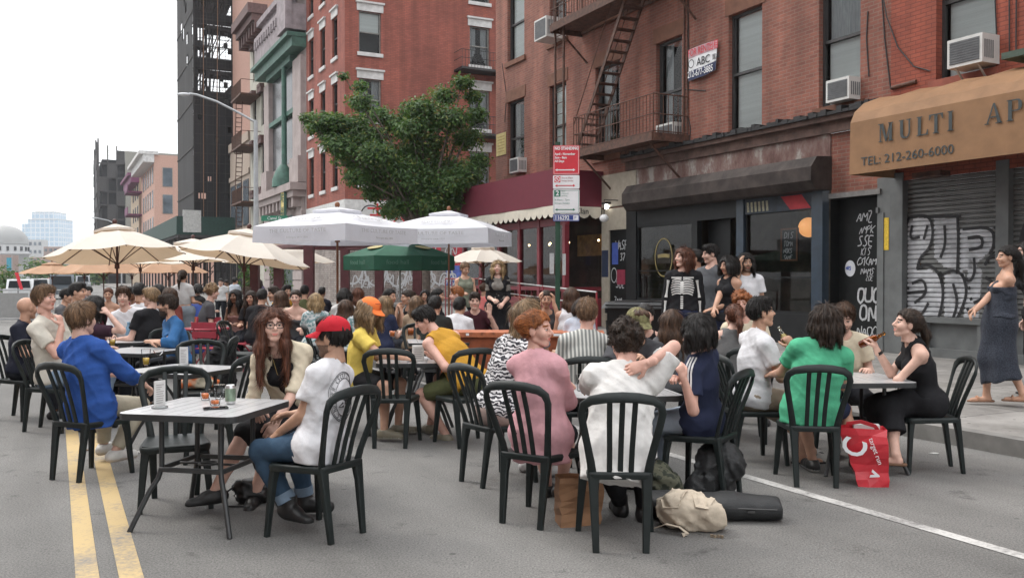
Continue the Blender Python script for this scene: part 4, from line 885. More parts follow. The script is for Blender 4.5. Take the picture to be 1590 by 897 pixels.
def make_table():
    t = thing('bistro_table', '', 'table'); H = .39
    b = MB(); O = rrect(H, .07); n = len(O); I = rrect(H-.032, .045)
    vs = [(x,y,.690) for x,y in O]+[(x*1.003,y*1.003,.722) for x,y in O]+[(x,y,.730) for x,y in O]+[(x,y,.730) for x,y in I]+[(x,y,.715) for x,y in I]
    b.mat(1).add(vs[:3*n], [(i*n+j, i*n+(j+1) % n, (i+1)*n+(j+1) % n, (i+1)*n+j) for i in range(2) for j in range(n)])
    b.mat(0).add(vs[2*n:], [(i*n+j, i*n+(j+1) % n, (i+1)*n+(j+1) % n, (i+1)*n+j) for i in range(2) for j in range(n)])
    k = 8; w_ = 2*(H-.032)/k
    for i in range(k): x = -H+.032+i*w_; b.boxb((x+.003,-H+.034,.712), (x+w_-.003,H-.034,.7285))
    b.mat(2).add([(x,y,.708) for x,y in I], [tuple(range(n))]); b.mat(1).add([(x,y,.692) for x,y in O], [tuple(range(n))[::-1]])
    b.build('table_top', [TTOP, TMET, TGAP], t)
    for sx, sy in ((1,1),(-1,1),(-1,-1),(1,-1)):
        b = MB(); b.tube([(sx*.20,sy*.20,.69),(sx*.20,sy*.20,.38),(sx*.215,sy*.215,.31),(sx*.25,sy*.25,.24),(sx*.335,sy*.335,.0)], .0165, 8); lg = b.build('leg', TMET, t)
    b = MB(); q = rrect(.215, .03, 3); b.sweep([(x,y,.365) for x, y in q+[q[0]]], .022, .03, up=(0,0,1)); b.tube([(-.2,0,.365),(.2,0,.365)], .008, 6); b.tube([(.06*math.cos(a*.7),.06*math.sin(a*.7),.367) for a in range(10)], .007, 6)
    b.build('shelf_ring', TMET, t); return t
TB0 = make_table(); TB_USED = [0]; TG = 'dark slatted bistro tables set out in the street'
def table(x, y, rz, label):
    if not TB_USED[0]:
        TB_USED[0] = 1; TB0.location = (x, y, 0); TB0.rotation_euler = (0,0,rz); TB0['label'] = label; TB0['group'] = TG; return TB0
    return dup(TB0, (x,y,0), rz, label, TG)
# ------------------------------------------------------------------ small things
CLEAR = glass('drinking_glass', .13, (.985,.99,.99)); BEER = pm('pale_beer', (.62,.42,.06), .1, var=.1, coat=.5); AMB = pm('amber_drink', (.55,.13,.02), .1, var=.15, coat=.5)
def tumbler(loc, label, h=.12, r=.036, drink=None, lev=.4, group='glasses on the tables', cat='glass'):
    b = MB(); b.lathe([(0,.001),(r*.72,.0),(r,h)], 16)
    o = b.build('drinking_glass', CLEAR, None, Matrix.Translation(loc)); tag(o, label, cat, group)
    if drink: MB().lathe([(0,.009),(r*.69-.003,.009),(r*.69+(r*.28)*lev-.004,.008+h*lev),(0,.008+h*lev)], 14).build('drink', drink, o)
    return o
def can(loc, label, col=(.20,.27,.2)):
    b = MB(); b.lathe([(.025,0),(.031,.006),(.033,.014),(.033,.108),(.027,.121),(.0265,.124),(.024,.119),(0,.119)], 18); b2 = b.build('drinks_can', pm('can_aluminium', (.62,.63,.63), .3, .8, var=.05), None, Matrix.Translation(loc)); tag(b2, label, 'can')
    MB().lathe([(.0333,.02),(.0335,.022),(.0335,.100),(.0333,.102)], 18).build('can_sleeve', pm('can_print', col, .4, .3, var=.45, vs=45, stretch=(1,1,.4)), b2); return b2
def bottle(M, label, col, fill):
    b = MB(); b.lathe([(.028,0),(.0305,.006),(.0305,.125),(.027,.15),(.0155,.185),(.0135,.225),(.0150,.228),(.0150,.236),(.012,.238)], 16)
    o = b.build('beer_bottle', glass('bottle_glass_'+label[:6].replace(' ', '_'), .3, col), None, M); tag(o, label, 'bottle')
    MB().lathe([(0,.004),(.0285,.006),(.0285,.12),(.02,.155),(0,.16)], 14).build('beer', fill, o); return o
def menu_stand(loc, rz, label, h=.17, w=.08):
    b = MB(); b.boxb((-w/2,-.004,.012), (w/2,.004,h)); o = b.build('menu_stand', pm('white_card', (.58,.58,.57), .5, var=.05), None, Matrix.Translation(loc) @ Matrix.Rotation(rz,4,'Z')); tag(o, label, 'menu stand', 'menu stands on the tables')
    MB().lathe([(.0,0),(.05,0),(.05,.008),(.02,.012),(0,.012)], 16).build('stand_base', pm('acrylic_base', (.25,.26,.26), .2), o)
    b = MB(); r_ = random.Random(5)
    for k in range(9): b.boxb((-w*.36,-.0052,.03+k*.014), (-w*.36+w*.72*r_.uniform(.5,1),-.0042,.034+k*.014))
    b.build('menu_print', pm('faint_ink', (.25,.24,.24), .8), o); return o
def napkin_box(loc, rz, label):
    b = MB(); b.boxb((-.055,-.045,0), (.055,.045,.15)); o = b.build('napkin_holder', pm('white_card', (.58,.58,.57), .5), None, Matrix.Translation(loc) @ Matrix.Rotation(rz,4,'Z')); tag(o, label, 'napkin holder')
    b = MB()
    for k in range(6): b.boxb((-.04,-.046,.03+k*.018), (.03+.01*(k % 2),-.0452,.036+k*.018))
    b.build('printed_lines', pm('faint_ink', (.25,.24,.24), .8), o); return o
def phone(loc, rz, label):
    b = MB(); b.prism(rrect(.5,.09,3), 0, .009, lambda x, y, h: (x*.072, y*.148, h)); o = b.build('phone', pm('phone_black', (.012,.012,.014), .25), None, Matrix.Translation(loc) @ Matrix.Rotation(rz,4,'Z')); tag(o, label, 'phone', 'phones left on the tables')
    MB().prism(rrect(.46,.07,3), .0092, .0096, lambda x, y, h: (x*.072, y*.148, h)).build('screen', pm('phone_screen', (.01,.01,.012), .05), o); return o
# ------------------------------------------------------------------ umbrellas
CRMC = pm('cream_umbrella_canvas', (.68,.63,.56), .8, var=.05, vs=2); TANC = pm('tan_umbrella_canvas', (.43,.26,.16), .8, var=.08, vs=2); WHC = pm('white_umbrella_canvas', (.77,.775,.81), .75, var=.03)
GRC = pm('green_umbrella_canvas', (.020,.105,.062), .75, var=.12); MAH = pm('dark_red_wood', (.060,.017,.012), .5, var=.3, stretch=(8,8,.6)); OAK = pm('umbrella_wood', (.20,.075,.03), .55, var=.3, stretch=(8,8,.6)); ALU = pm('grey_pole', (.35,.36,.35), .4, .6)
BASEM = pm('black_base', (.02,.02,.02), .6)
def translucent(m, f=.35):
    t = m.node_tree
    if t.nodes.get('thin'): return m
    b = t.nodes['Principled BSDF']; tr = t.nodes.new('ShaderNodeBsdfTranslucent'); tr.name = 'thin'; ms = t.nodes.new('ShaderNodeMixShader'); ms.inputs[0].default_value = f
    src = b.inputs['Base Color'].links[0].from_socket; wm = N(t, 'Mix', data_type='RGBA', blend_type='MULTIPLY'); wm.inputs[0].default_value = 1; wm.inputs[7].default_value = (.92,.95,1,1) if 'white' in m.name else (1,.74,.50,1) if 'umbrella' in m.name else (1.1,1.1,.7,1); t.links.new(src, wm.inputs[6]); t.links.new(wm.outputs[2], tr.inputs[0]); t.links.new(b.outputs[0], ms.inputs[1]); t.links.new(tr.outputs[0], ms.inputs[2]); t.links.new(ms.outputs[0], t.nodes['Material Output'].inputs[0]); return m
for m_, f_ in ((CRMC,.25),(TANC,.25),(WHC,.3),(GRC,.25)): translucent(m_, f_)
def umbrella(loc, label, sides=8, rad=1.4, rim=2.0, apex=2.65, mat=CRMC, polem=MAH, rz=0.0, val=0.0, vent=True, base=True, sag=.06, group='umbrellas over the tables', text=None, pole_r=.022, tilt=None):
    t = thing('market_umbrella', label, 'umbrella', loc, rz, group); n = sides
    def ring(k, z, nn): return [Vector((k*math.cos(2*math.pi*(i+.5)/n)*rad, k*math.sin(2*math.pi*(i+.5)/n)*rad, z)) for i in range(n)]
    b = MB(); steps = 7; seg = 6
    def pt(i, j, k):    # side i, fraction j along the edge, k from centre
        a = Vector((math.cos(2*math.pi*(i+.5)/n), math.sin(2*math.pi*(i+.5)/n), 0)); c = Vector((math.cos(2*math.pi*(i+1.5)/n), math.sin(2*math.pi*(i+1.5)/n), 0))
        p = (a*(1-j)+c*j)*rad*k; z = apex + (rim-apex)*k + .035*math.sin(math.pi*k) - sag*k*math.sin(math.pi*j)*.6
        p *= 1-.05*math.sin(math.pi*j)*k; return Vector((p.x, p.y, z))
    for i in range(n):
        for k in range(steps):
            for j in range(seg):
                b.add([pt(i,j/seg,k/steps), pt(i,(j+1)/seg,k/steps), pt(i,(j+1)/seg,(k+1)/steps), pt(i,j/seg,(k+1)/steps)], [(0,1,2,3)], True)
        if val:
            for j in range(seg):
                a, c = pt(i,j/seg,1), pt(i,(j+1)/seg,1); d = Vector((0,0,-val)); w1 = 1+.012*math.sin(j*2.1+i); w2 = 1+.012*math.sin((j+1)*2.1+i)
                b.add([a, c, Vector((c.x*w2,c.y*w2,c.z-val)), Vector((a.x*w1,a.y*w1,a.z-val))], [(0,1,2,3)], True)
    cn = b.build('canopy', mat, t)
    if vent:
        b = MB()
        for i in range(n):
            a = [Vector((math.cos(2*math.pi*(i+q)/n)*rad*.30, math.sin(2*math.pi*(i+q)/n)*rad*.30, apex+(rim-apex)*.26+.075)) for q in (.5, 1.5)]; b.add([(0,0,apex+.06), *a], [(0,1,2)])
            b.add([a[0], a[1], a[1]-Vector((0,0,.05)), a[0]-Vector((0,0,.05))], [(0,1,2,3)])
        b.build('vent', mat, cn)
    b = MB(); b.tube([(0,0,.06),(0,0,apex+.03)], pole_r, 10); b.lathe([(.05,rim-.28),(.05,rim-.2),(.03,rim-.15)], 10); b.build('pole', polem, t)
    MB().ball((0,0,apex+.10), .05, 10, 8, (1,1,1.2)).build('finial', polem, t)
    for i in range(n):
        a = pt(i,0,.985)-Vector((0,0,.03)); m_ = pt(i,0,.5)-Vector((0,0,.035))
        q = MB(); q.tube([(0,0,apex-.04), m_, a], .011, 5); q.tube([(0,0,rim-.2), m_], .010, 5); q.build('rib', polem, t)
    if tilt:
        TM = Matrix.Translation((0,0,rim)) @ Matrix.Rotation(-rz,4,'Z') @ Matrix.Rotation(R(tilt[0]),4,'X') @ Matrix.Rotation(R(tilt[1]),4,'Y') @ Matrix.Rotation(rz,4,'Z') @ Matrix.Translation((0,0,-rim))
        for ch in t.children:
            if ch.name.split('.')[0] in ('canopy','rib','finial'): ch.matrix_local = TM
    if base: MB().prism(rrect(.38,.04,3), .0, .05).build('base_plate', BASEM, t)
    if text:
        for i in range(n):
            a, c = pt(i,0,1), pt(i,1,1); mid = (a+c)/2; nrm = Vector((mid.x, mid.y, 0)).normalized(); ax = Vector((-nrm.y, nrm.x, 0)); b = MB()
            Mx = Matrix(((ax.x,0,nrm.x,mid.x*1.0),(ax.y,0,nrm.y,mid.y*1.0),(0,1,0,mid.z-val*.35),(0,0,0,1))); 
            b.merge(text_mesh(text[1], .098, .002, sx=1.25), Mx @ Matrix.Translation((0,0,.022))); b.merge(text_mesh(text[2], .050, .002, sx=1.2), Mx @ Matrix.Translation((0,-.12,.026)))
            slope = (Vector((mid.x*.55,mid.y*.55,0)) - Vector((mid.x,mid.y,0))); up = Vector((-nrm.x*.88,-nrm.y*.88,.47)); n2 = ax.cross(up).normalized(); c2 = (pt(i,.5,.74)+n2*.05)
            M2 = Matrix(((ax.x,up.x,n2.x,c2.x),(ax.y,up.y,n2.y,c2.y),(ax.z,up.z,n2.z,c2.z),(0,0,0,1)))
            b.merge(text_mesh(text[0], .165, .002, sx=1.2), M2)
            el = [(.50*math.cos(q*math.pi/12), .12*math.sin(q*math.pi/12)) for q in range(25)]; strokes(b, [el], .015, 0, lambda x, y, d: M2 @ Vector((x,y,.003)), 0)
            b.build('canopy_lettering', pm('umbrella_ink', (.47,.47,.48), .8), cn)
    return t
UG = 'umbrellas over the street tables'
WT = ('Ruttinger', 'THE CULTURE OF TASTE', 'Ritterguts since 1824')
umbrella(G(182,18.6), 'large cream octagonal umbrella farthest left with dark red pole, above the seated crowd', rad=1.38, rim=2.0, apex=2.60, rz=R(8), sag=.05, tilt=(-5,-6), group=UG)
umbrella(G(379,18.9), 'cream octagonal umbrella on a black base plate left of the white square ones', rad=1.42, rim=1.94, apex=2.52, rz=R(20), tilt=(-5,8), group=UG)
umbrella(G(524,17.4), 'white square umbrella with lettered valance, the nearer and left of the two', sides=4, rad=1.56, rim=2.50, apex=2.84, mat=WHC, polem=OAK, rz=R(-29), val=.30, sag=.02, group=UG, text=WT)
umbrella(G(697,20.5), 'white square umbrella with lettered valance beside the red restaurant awning', sides=4, rad=1.70, rim=2.60, apex=3.00, mat=WHC, polem=OAK, rz=R(-12), val=.33, sag=.02, group=UG, text=WT)
gu = umbrella(G(621,22.0), 'dark green octagonal umbrella with a valance on a thin grey pole', rad=1.42, rim=2.05, apex=2.46, mat=GRC, polem=ALU, rz=R(5), val=.33, vent=False, group=UG, sag=.02)
b = MB()
for i in range(8):
    a = 2*math.pi*(i+1)/8; b.merge(text_mesh('food hall', .15, .002), Matrix.Rotation(a,4,'Z') @ Matrix.Translation((1.335,0,1.89)) @ Matrix.Rotation(R(90),4,'Z') @ UPRIGHT)
b.build('valance_lettering', pm('faded_pale_ink', (.08,.17,.12), .8), gu)
b = MB()
for i in (4, 6): 
    b = MB(); a = 2*math.pi*(i+1)/8; M_ = Matrix.Rotation(a,4,'Z') @ Matrix.Translation((.80,0,2.26)) @ Matrix.Rotation(R(16),4,'Y'); b.prism([(.16*math.cos(k*.5236), .22*math.sin(k*.5236)) for k in range(12)], 0, .004, lambda x, y, h, M_=M_: M_ @ Vector((x,y,h)))
    b.build('gold_emblem', pm('umbrella_gold', (.35,.30,.14), .8), gu)
umbrella(G(300,24.0), 'broad flat cream umbrella half hidden behind the two nearest cream ones', rad=1.65, rim=2.0, apex=2.52, rz=R(10), group=UG, base=False)
umbrella(G(433,26.0), 'cream umbrella seen past the dark red posts behind the white umbrella', rad=1.60, rim=1.98, apex=2.62, rz=R(30), group=UG, base=False)
umbrella(G(218,29.0), 'cream umbrella with its edge just showing right of the far left cream one', rad=1.5, rim=2.0, apex=2.45, rz=R(22), group=UG, base=False)
umbrella(G(750,25.0), 'small cream umbrella tip showing between the white umbrella and the restaurant porch', rad=1.1, rim=1.98, apex=2.4, rz=R(15), group=UG, base=False)
umbrella(G(81,42), 'small tan umbrella at the far left end of the row', rad=1.45, rim=1.72, apex=2.2, mat=TANC, rz=R(4), group=UG, base=False)
umbrella(G(131,38), 'tan umbrella second from the far left end of the row', rad=1.2, rim=1.74, apex=2.3, mat=TANC, rz=R(14), group=UG, base=False)
umbrella(G(161,33), 'tan umbrella directly behind the pole of the large cream one', rad=1.5, rim=1.72, apex=2.35, mat=TANC, rz=R(9), group=UG, base=False)
umbrella(G(205,36), 'tan umbrella just right of the large cream umbrella pole', rad=1.3, rim=1.74, apex=2.3, mat=TANC, rz=R(19), group=UG, base=False)
umbrella(G(262,32), 'tan umbrella left of the standing person with the ponytail', rad=1.35, rim=1.72, apex=2.32, mat=TANC, rz=R(3), group=UG, base=False)
# ------------------------------------------------------------------ street furniture
sp = thing('parking_sign', 'tall stack of parking signs on a green pole at the kerb', 'sign', G(868,13.4), facing(.05,1), None)
GP = pm('green_pole_paint', (.012,.055,.030), .5, var=.2)
b = MB(); b.sweep([(-.02,0,0),(-.02,0,3.55)], .075, .05, up=(0,1,0)); b.build('pole', GP, sp)
SW = pm('sign_white', (.74,.75,.76), .45, var=.06); SR = pm('sign_red_sheet', (.58,.026,.042), .45, var=.06); SGR = pm('sign_green_sheet', (.02,.17,.10), .45); SB = pm('sign_blue_sheet', (.02,.05,.25), .45)
x0, x1 = -.09, .30; zt = 3.52; y = -.045
def zz(py): return CAM_H+(430-py)*13.4/FPX
def panel(name, ya, yb, m, bord=None):
    o = MB().prism([(x0+.01,zz(yb)),(x1-.01,zz(yb)),(x1,zz(yb)+.012),(x1,zz(ya)-.012),(x1-.01,zz(ya)),(x0+.01,zz(ya)),(x0,zz(ya)-.012),(x0,zz(yb)+.012)], 0, .006, lambda x, z, d: (x, y-d, z)).build(name, m, sp)
    if bord: 
        b = MB(); a, c, e, f = x0+.012, x1-.012, zz(yb)+.012, zz(ya)-.012
        for lo, hi in (((a,e),(c,e+.005)),((a,f-.005),(c,f)),((a,e),(a+.005,f)),((c-.005,e),(c,f))): b.boxb((lo[0],y-.0075,lo[1]), (hi[0],y-.0065,hi[1]))
        b.build('sign_border', bord, o)
    return o
def put(b, s, size, x, z, align='LEFT', off=0.0, sx=1.0): b.merge(text_mesh(s, size, .0008, sx, align, off), Matrix.Translation((x,y-.0085,z)) @ UPRIGHT)
def arrow(b, z, t=.012): b.boxb((x0+.05,y-.009,z-t/2), (x1-.08,y-.0075,z+t/2)); [b.prism([(a,z),(a+s_*.035,z+.02),(a+s_*.035,z-.02)], 0, .0012, lambda x, q, d: (x, y-.0077-d, q)) for a, s_ in ((x0+.03,1),(x1-.06,-1))]
o = panel('red_sign', 227, 272, SR, SW); b = MB(); put(b, 'NO STANDING', .058, x0+.025, zz(232), off=.0025, sx=.88); b.build('heading', SW, o)
for k, s in enumerate(('April - November', '3am - 8am', 'All Days')): b = MB(); put(b, s, .046, x0+.025, zz(240.5+k*5.5), off=.0015, sx=.9); b.build('lettering', SW, o)
b = MB(); arrow(b, zz(265), .016); b.build('arrow', SW, o)
o = panel('no_parking_sign', 273, 294, SW, None); b = MB(); b.boxb((x0+.02,y-.008,zz(284)), (x0+.11,y-.0065,zz(274.5))); arrow(b, zz(289)); b.build('red_print', SR, o)
b = MB(); c_ = (x0+.065, zz(279.2)); strokes(b, [[(c_[0]+.036*math.cos(k*.4), c_[1]+.036*math.sin(k*.4)) for k in range(17)], [(c_[0]-.025,c_[1]+.025),(c_[0]+.025,c_[1]-.025)]], .010, 0, FXZ(y-.0085)); put(b, 'P', .05, c_[0]-.015, c_[1]); b.build('symbol', SW, o)
b = MB(); put(b, '8am-6:30pm', .034, x0+.125, zz(277)); put(b, 'Except Sunday', .030, x0+.125, zz(281.5)); b.build('small_print', pm('pale_red_ink', (.45,.2,.22), .6), o)
o = panel('metered_sign', 295, 332, SW, SGR); b = MB(); b.boxb((x0+.02,y-.008,zz(306)), (x0+.11,y-.0078,zz(296))); arrow(b, zz(326)); b.build('green_print', SGR, o)
b = MB(); put(b, '2', .10, x0+.04, zz(301), off=.003); b.build('numeral', SW, o)
b = MB(); put(b, 'hour', .03, x0+.125, zz(297.5)); put(b, 'metered', .03, x0+.125, zz(301)); put(b, 'parking', .03, x0+.125, zz(304.5)); put(b, '8:30am - 7pm', .040, x0+.025, zz(311)); put(b, 'Except Sunday', .038, x0+.025, zz(316)); b.build('small_print', pm('pale_green_ink', (.2,.33,.28), .6), o)
o = panel('blue_number_sign', 333, 344, SB, SW); b = MB(); put(b, '116292', .085, x0+.025, zz(338.8), off=.002, sx=.85); b.boxb((x1-.09,y-.008,zz(342)), (x1-.02,y-.007,zz(335))); b.build('lettering', SW, o)
b = MB(); put(b, 'P', .06, x1-.075, zz(338.8)); b.build('p_mark', SB, o)
b = MB(); b.boxb((-.14,-.02,zz(425)), (-.075,.01,zz(393))); b.boxb((.05,-.02,zz(427)), (.10,.01,zz(394))); b.build('paper_notice', pm('paper_grey', (.42,.43,.43), .8, var=.2, vs=20), sp)
# street lamp
lp = thing('street_lamp', 'grey street lamp with a long curved arm on the far pavement', 'street lamp', G(398,43), 0); GALV = pm('lamp_grey', (.33,.34,.35), .5, .3, var=.1)
b = MB(); b.tube([(0,0,0),(0,0,9.0)], [.15,.095], 10); b.lathe([(.2,0),(.2,.9),(.15,1.0)], 10); b.build('post', GALV, lp)
b = MB(); b.tube([(.0,0,8.9),(-.8,-.1,9.35),(-1.8,-.2,9.85),(-2.7,-.3,10.15),(-3.05,-.3,10.2)], .055, 8); b.build('arm', GALV, lp)
MB().ball((-3.3,-.33,10.16), .16, 12, 8, (2.1,.9,.5)).build('lamp_head', pm('lamp_head_paint', (.5,.52,.54), .5), lp)
sn = thing('street_name_sign', 'green street name blade on the lamp post', 'sign', G(398,42.7), 0); q = MB().boxb((.25,-.03,4.2), (1.5,.0,4.45)).build('blade', SGR, sn); q = MB(); q.merge(text_mesh('Canal St', .2, .002), Matrix.Translation((.87,-.035,4.32)) @ UPRIGHT); q.build('lettering', SW, sn)
l2_ = thing('street_lamp', 'thin distant street lamp arm above the far left umbrella', 'street lamp', G(189,140), 0); b = MB(); b.tube([(0,0,0),(0,0,9.5)], .12, 6); b.tube([(0,0,9.3),(-2,0,10.3),(-3.8,0,10.7)], .09, 6); b.build('post', GALV, l2_); MB().ball((-4.1,0,10.7), .25, 8, 6, (2,1,.5)).build('lamp_head', GALV, l2_)
# bins at the kerb
BINM = pm('black_bin_plastic', (.013,.014,.015), .42, var=.2, bump=.05)
def bin_(x, y, rz, label):
    t = thing('rubbish_bin', label, 'bin', (x,y,.15), rz, 'black lidded rubbish bins at the kerb'); b = MB()
    b.prism(rrect(.5,.12,3), 0, 1, lambda X, Y, h: (X*(.62+.12*h), Y*(.52+.14*h), h*.95)); b.build('tub', BINM, t)
    b = MB(); b.prism(rrect(.5,.1,3), 0, 1, lambda X, Y, h: (X*(.82-.1*h), Y*(.74-.1*h), .95+.09*h)); b.prism(rrect(.5,.1,3), 0, 1, lambda X, Y, h: (X*.5, Y*.4, 1.04+.015*h)); b.sweep([(-.3,-.4,1.0),(.3,-.4,1.0)], .04, .03); b.build('lid', BINM, t); return t
b1 = bin_(*G(985,13.2).xy, R(-25), 'black lidded kerb bin with a small padlock behind the camouflage cap'); b2 = bin_(*G(1042,12.9).xy, R(-25), 'black lidded bin at the kerb in front of the person in the skeleton top')
MB().boxb((-.33,-.43,.78), (-.28,-.40,.88)).build('padlock', pm('brass_lock', (.5,.48,.4), .3, .7), b1)
# orange planter barrier
pl = thing('orange_planter', 'long weathered orange wooden planter barrier behind the mustard vest', 'planter', G(790,11.4), R(-4)); ORG = pm('weathered_orange', (.25,.064,.022), .7, var=.35, vs=7)
b = MB(); b.boxb((-.85,-.15,0), (1.15,.35,.80)); b.build('box', ORG, pl); b = MB(); b.boxb((-.9,-.2,.80), (1.2,.4,.86)); b.build('rim', pm('worn_orange_rim', (.36,.11,.045), .65, var=.5, vs=14), pl)
b = MB(); r_ = random.Random(2)
for k in range(9): x = r_.uniform(-.6,.8); b.boxb((x,-.2025,.82), (x+r_.uniform(.03,.12),-.2005,.85))
b.build('bare_patch', SW, pl)
# pergola of dark red posts round the far terrace
pg = thing('terrace_pergola', 'dark red timber posts and beams around the far dining terrace', 'pergola', (0,0,0)); PR = pm('pergola_red', (.085,.022,.026), .6, var=.2)
for px, z, h in ((480,23,2.35),(536,26,2.35),(589,26,2.3),(648,24.5,2.35),(433,25,2.3),(396,27,2.3)):
    g_ = G(px, z); MB().boxb((g_.x-.12,g_.y-.12,0), (g_.x+.12,g_.y+.12,h)).build('post', PR, pg)
b = MB()
for a, c in (((396,27),(480,23)),((433,25),(536,26)),((536,26),(648,24.5)),((480,23),(648,24.5))):
    p_, q_ = G(*a), G(*c); b.sweep([(p_.x,p_.y,2.38),(q_.x,q_.y,2.38)], .1, .12)
b.build('beam', PR, pg)
# ramp rail of the restaurant
rr = thing('ramp_rail', 'red and steel handrail of the ramp in front of the restaurant', 'railing', (0,0,0)); RRED = pm('rail_red', (.28,.03,.04), .5); STEEL = pm('steel_rail', (.5,.5,.5), .3, .8)
A_, B_ = UW(23.6, 10.9), UW(17.6, 11.1); q = MB()
for t in (0,.2,.4,.6,.8,1): p_ = A_.lerp(B_, t); h = 1.55-.35*t; q.tube([(p_.x,p_.y,.15), (p_.x,p_.y,h)], .025, 6)
q.build('post', RRED, rr); q = MB(); q.tube([A_+Vector((0,0,1.5)), B_+Vector((0,0,1.2))], .022, 6); q.tube([A_+Vector((0,0,1.2)), B_+Vector((0,0,.9))], .018, 6); q.build('handrail', STEEL, rr)
q = MB(); q.tube([A_+Vector((0,0,.85)), B_+Vector((0,0,.6))], .02, 6); C_ = UW(25.4, 10.6); q.tube([A_+Vector((0,0,1.5)), C_+Vector((0,0,1.5))], .02, 6); q.tube([A_+Vector((0,0,.9)), C_+Vector((0,0,.9))], .02, 6)
for k in range(6): p_ = A_.lerp(C_, k/5); q.tube([p_+Vector((0,0,.15)), p_+Vector((0,0,1.5))], .016, 5)
q.build('lower_rail', RRED, rr)
# police barrier, hedge, cars and far greenery
bar = thing('crowd_barrier', 'grey crowd barrier panel across the street at the left edge', 'barrier', G(8,31), R(4)); b = MB(); b.boxb((-1.4,-.02,.15), (.75,.02,1.0)); b.build('panel', pm('grey_barrier_panel', (.27,.27,.265), .6, .2, var=.1), bar); b = MB(); b.tube([(-1.4,0,.1),(.85,0,.1),(.85,0,1.1),(-1.4,0,1.1)], .025, 6); b.tube([(.85,0,.5),(1.9,0,.5)], .015, 5); b.tube([(.85,0,1.1),(1.9,0,1.1),(1.9,0,.1),(.85,0,.1)], .025, 6)
for k in range(8): b.tube([(.95+k*.12,0,.1),(.95+k*.12,0,1.1)], .01, 4)
b.build('tube_frame', GALV, bar)
def leaf_cloud(mb, blobs, n, size, seed, flat=.6):
    r_ = random.Random(seed); wts = [q[3]**2 for q in blobs]
    for _ in range(n):
        cx, cy, cz, rad_, sz = r_.choices(blobs, wts)[0]
        while True:
            d = Vector((r_.uniform(-1,1), r_.uniform(-1,1), r_.uniform(-1,1)))
            if .35 < d.length < 1: break
        d *= (.55+.62*r_.random()**1.5)
        p = Vector((cx+d.x*rad_, cy+d.y*rad_, cz+d.z*rad_*sz)); nrm = (Vector((d.x,d.y,d.z+.6)).normalized()+Vector((r_.gauss(0,.5),r_.gauss(0,.5),r_.gauss(0,.4)))).normalized()
        a = nrm.orthogonal().normalized(); a.rotate(Matrix.Rotation(r_.uniform(0,6.28),3,nrm)); c = nrm.cross(a); s_ = size*r_.uniform(.6,1.35)
        mb.mat(0 if r_.random() < .55 else (1 if r_.random() < .75 else 2)).add([p-a*s_, p+c*s_*.42+nrm*s_*.12, p+a*s_, p-c*s_*.42+nrm*s_*.12], [(0,1,2,3)])
def leafmat(name, c): 
    m = pm(name, c, .5, var=.3, vs=1.2); return translucent(m, .4)
LM = [leafmat('leaf_green', (.078,.155,.040)), leafmat('leaf_dark', (.048,.104,.030)), leafmat('leaf_olive', (.17,.20,.05))]
BARK = pm('grey_bark', (.11,.09,.075), .9, var=.35, vs=9, bump=.6, bs=20)
tr = thing('street_tree', 'leafy spreading street tree in front of the red corner building', 'tree', G(660,30.5), 0)
z_ = 30.5; off = tr.location
def TP(px, py, dy=0): p_ = W(px, py, z_+dy); return Vector((p_.x-off.x, dy, p_.z))
b = MB(); b.tube([(0,0,0.1),(.02,0,1.5),(-.05,.05,2.9),(.0,0,3.6)], [.20,.16,.14,.12], 10); b.build('trunk', BARK, tr)
blobs = []
for px, py, r_, dy in ((515,215,.75,.2),(538,230,.8,-.4),(555,195,.8,.5),(520,190,.7,-.1),(580,300,.7,.3),(600,290,.9,.2),(572,262,.8,.6),(625,245,1.0,.9),(665,290,1.1,-.2),(545,215,.7,.1),(640,170,.6,.5),(675,190,.8,.8),(610,325,.8,.5),(668,318,.9,-.5),(705,285,.9,-.6),(555,275,.8,-.4),(510,205,.6,.6),(488,200,.45,-.2),(640,200,.9,-.7),(585,240,1.0,-.8),(500,190,.75,0),(535,195,.85,.3),(560,160,.7,-.6),(575,215,1.1,.2),(600,250,1.2,-.3),(545,245,.9,.4),(620,195,1.0,.7),(655,170,.95,-.4),(690,150,.75,.3),(718,130,.6,0),(700,185,1.0,-.5),(725,215,.95,.4),(740,180,.65,0),(660,225,1.3,.1),(640,270,1.25,-.4),(690,265,1.3,.5),(725,270,1.0,-.4),(590,285,.9,.3),(640,305,1.0,.4),(700,310,.95,0),(560,135,.45,.2),(535,120,.3,0),(478,185,.4,.2),(735,150,.55,.4),(745,250,.6,0),(620,320,.7,-.2),(520,225,.7,-.5),(590,180,.7,.8)):
    p_ = TP(px, py, dy); blobs.append((p_.x, p_.y, p_.z, r_*.78, .68))
b = MB(); leaf_cloud(b, blobs, 50000, .074, 11); b.build('crown', LM, tr)
b = MB(); r_ = random.Random(1)
for q in blobs:
    s0 = Vector((0,0,r_.uniform(2.6,3.5))); e_ = Vector(q[:3]); m_ = s0.lerp(e_, .5)+Vector((0,0,.25)); b.tube([s0, m_, e_], [.07,.045,.012], 5)
b.build('limb', BARK, tr)
def shrub(px, py, z, r_, label, name='potted_shrub', n=900, sz=1.0, size=.07, cat='shrub', grp=None):
    p_ = W(px, py, z); t = thing(name, label, cat, (p_.x,p_.y,0), 0, grp); b = MB(); h = p_.z
    leaf_cloud(b, [(r_*.4*math.cos(k*1.7), r_*.4*math.sin(k*1.7), max(h+(k % 3-1)*r_*.35*sz, r_*.3), r_*.75, sz) for k in range(6)], n, size, int(px)); b.build('foliage', LM, t); MB().tube([(0,0,0),(0,0,h)], .05, 6).build('stem', BARK, t); return t
shrub(8, 442, 62, 1.5, 'leafy green bush beyond the crowd barrier at the left edge', 'bush', 1200, 1, .14, 'bush')
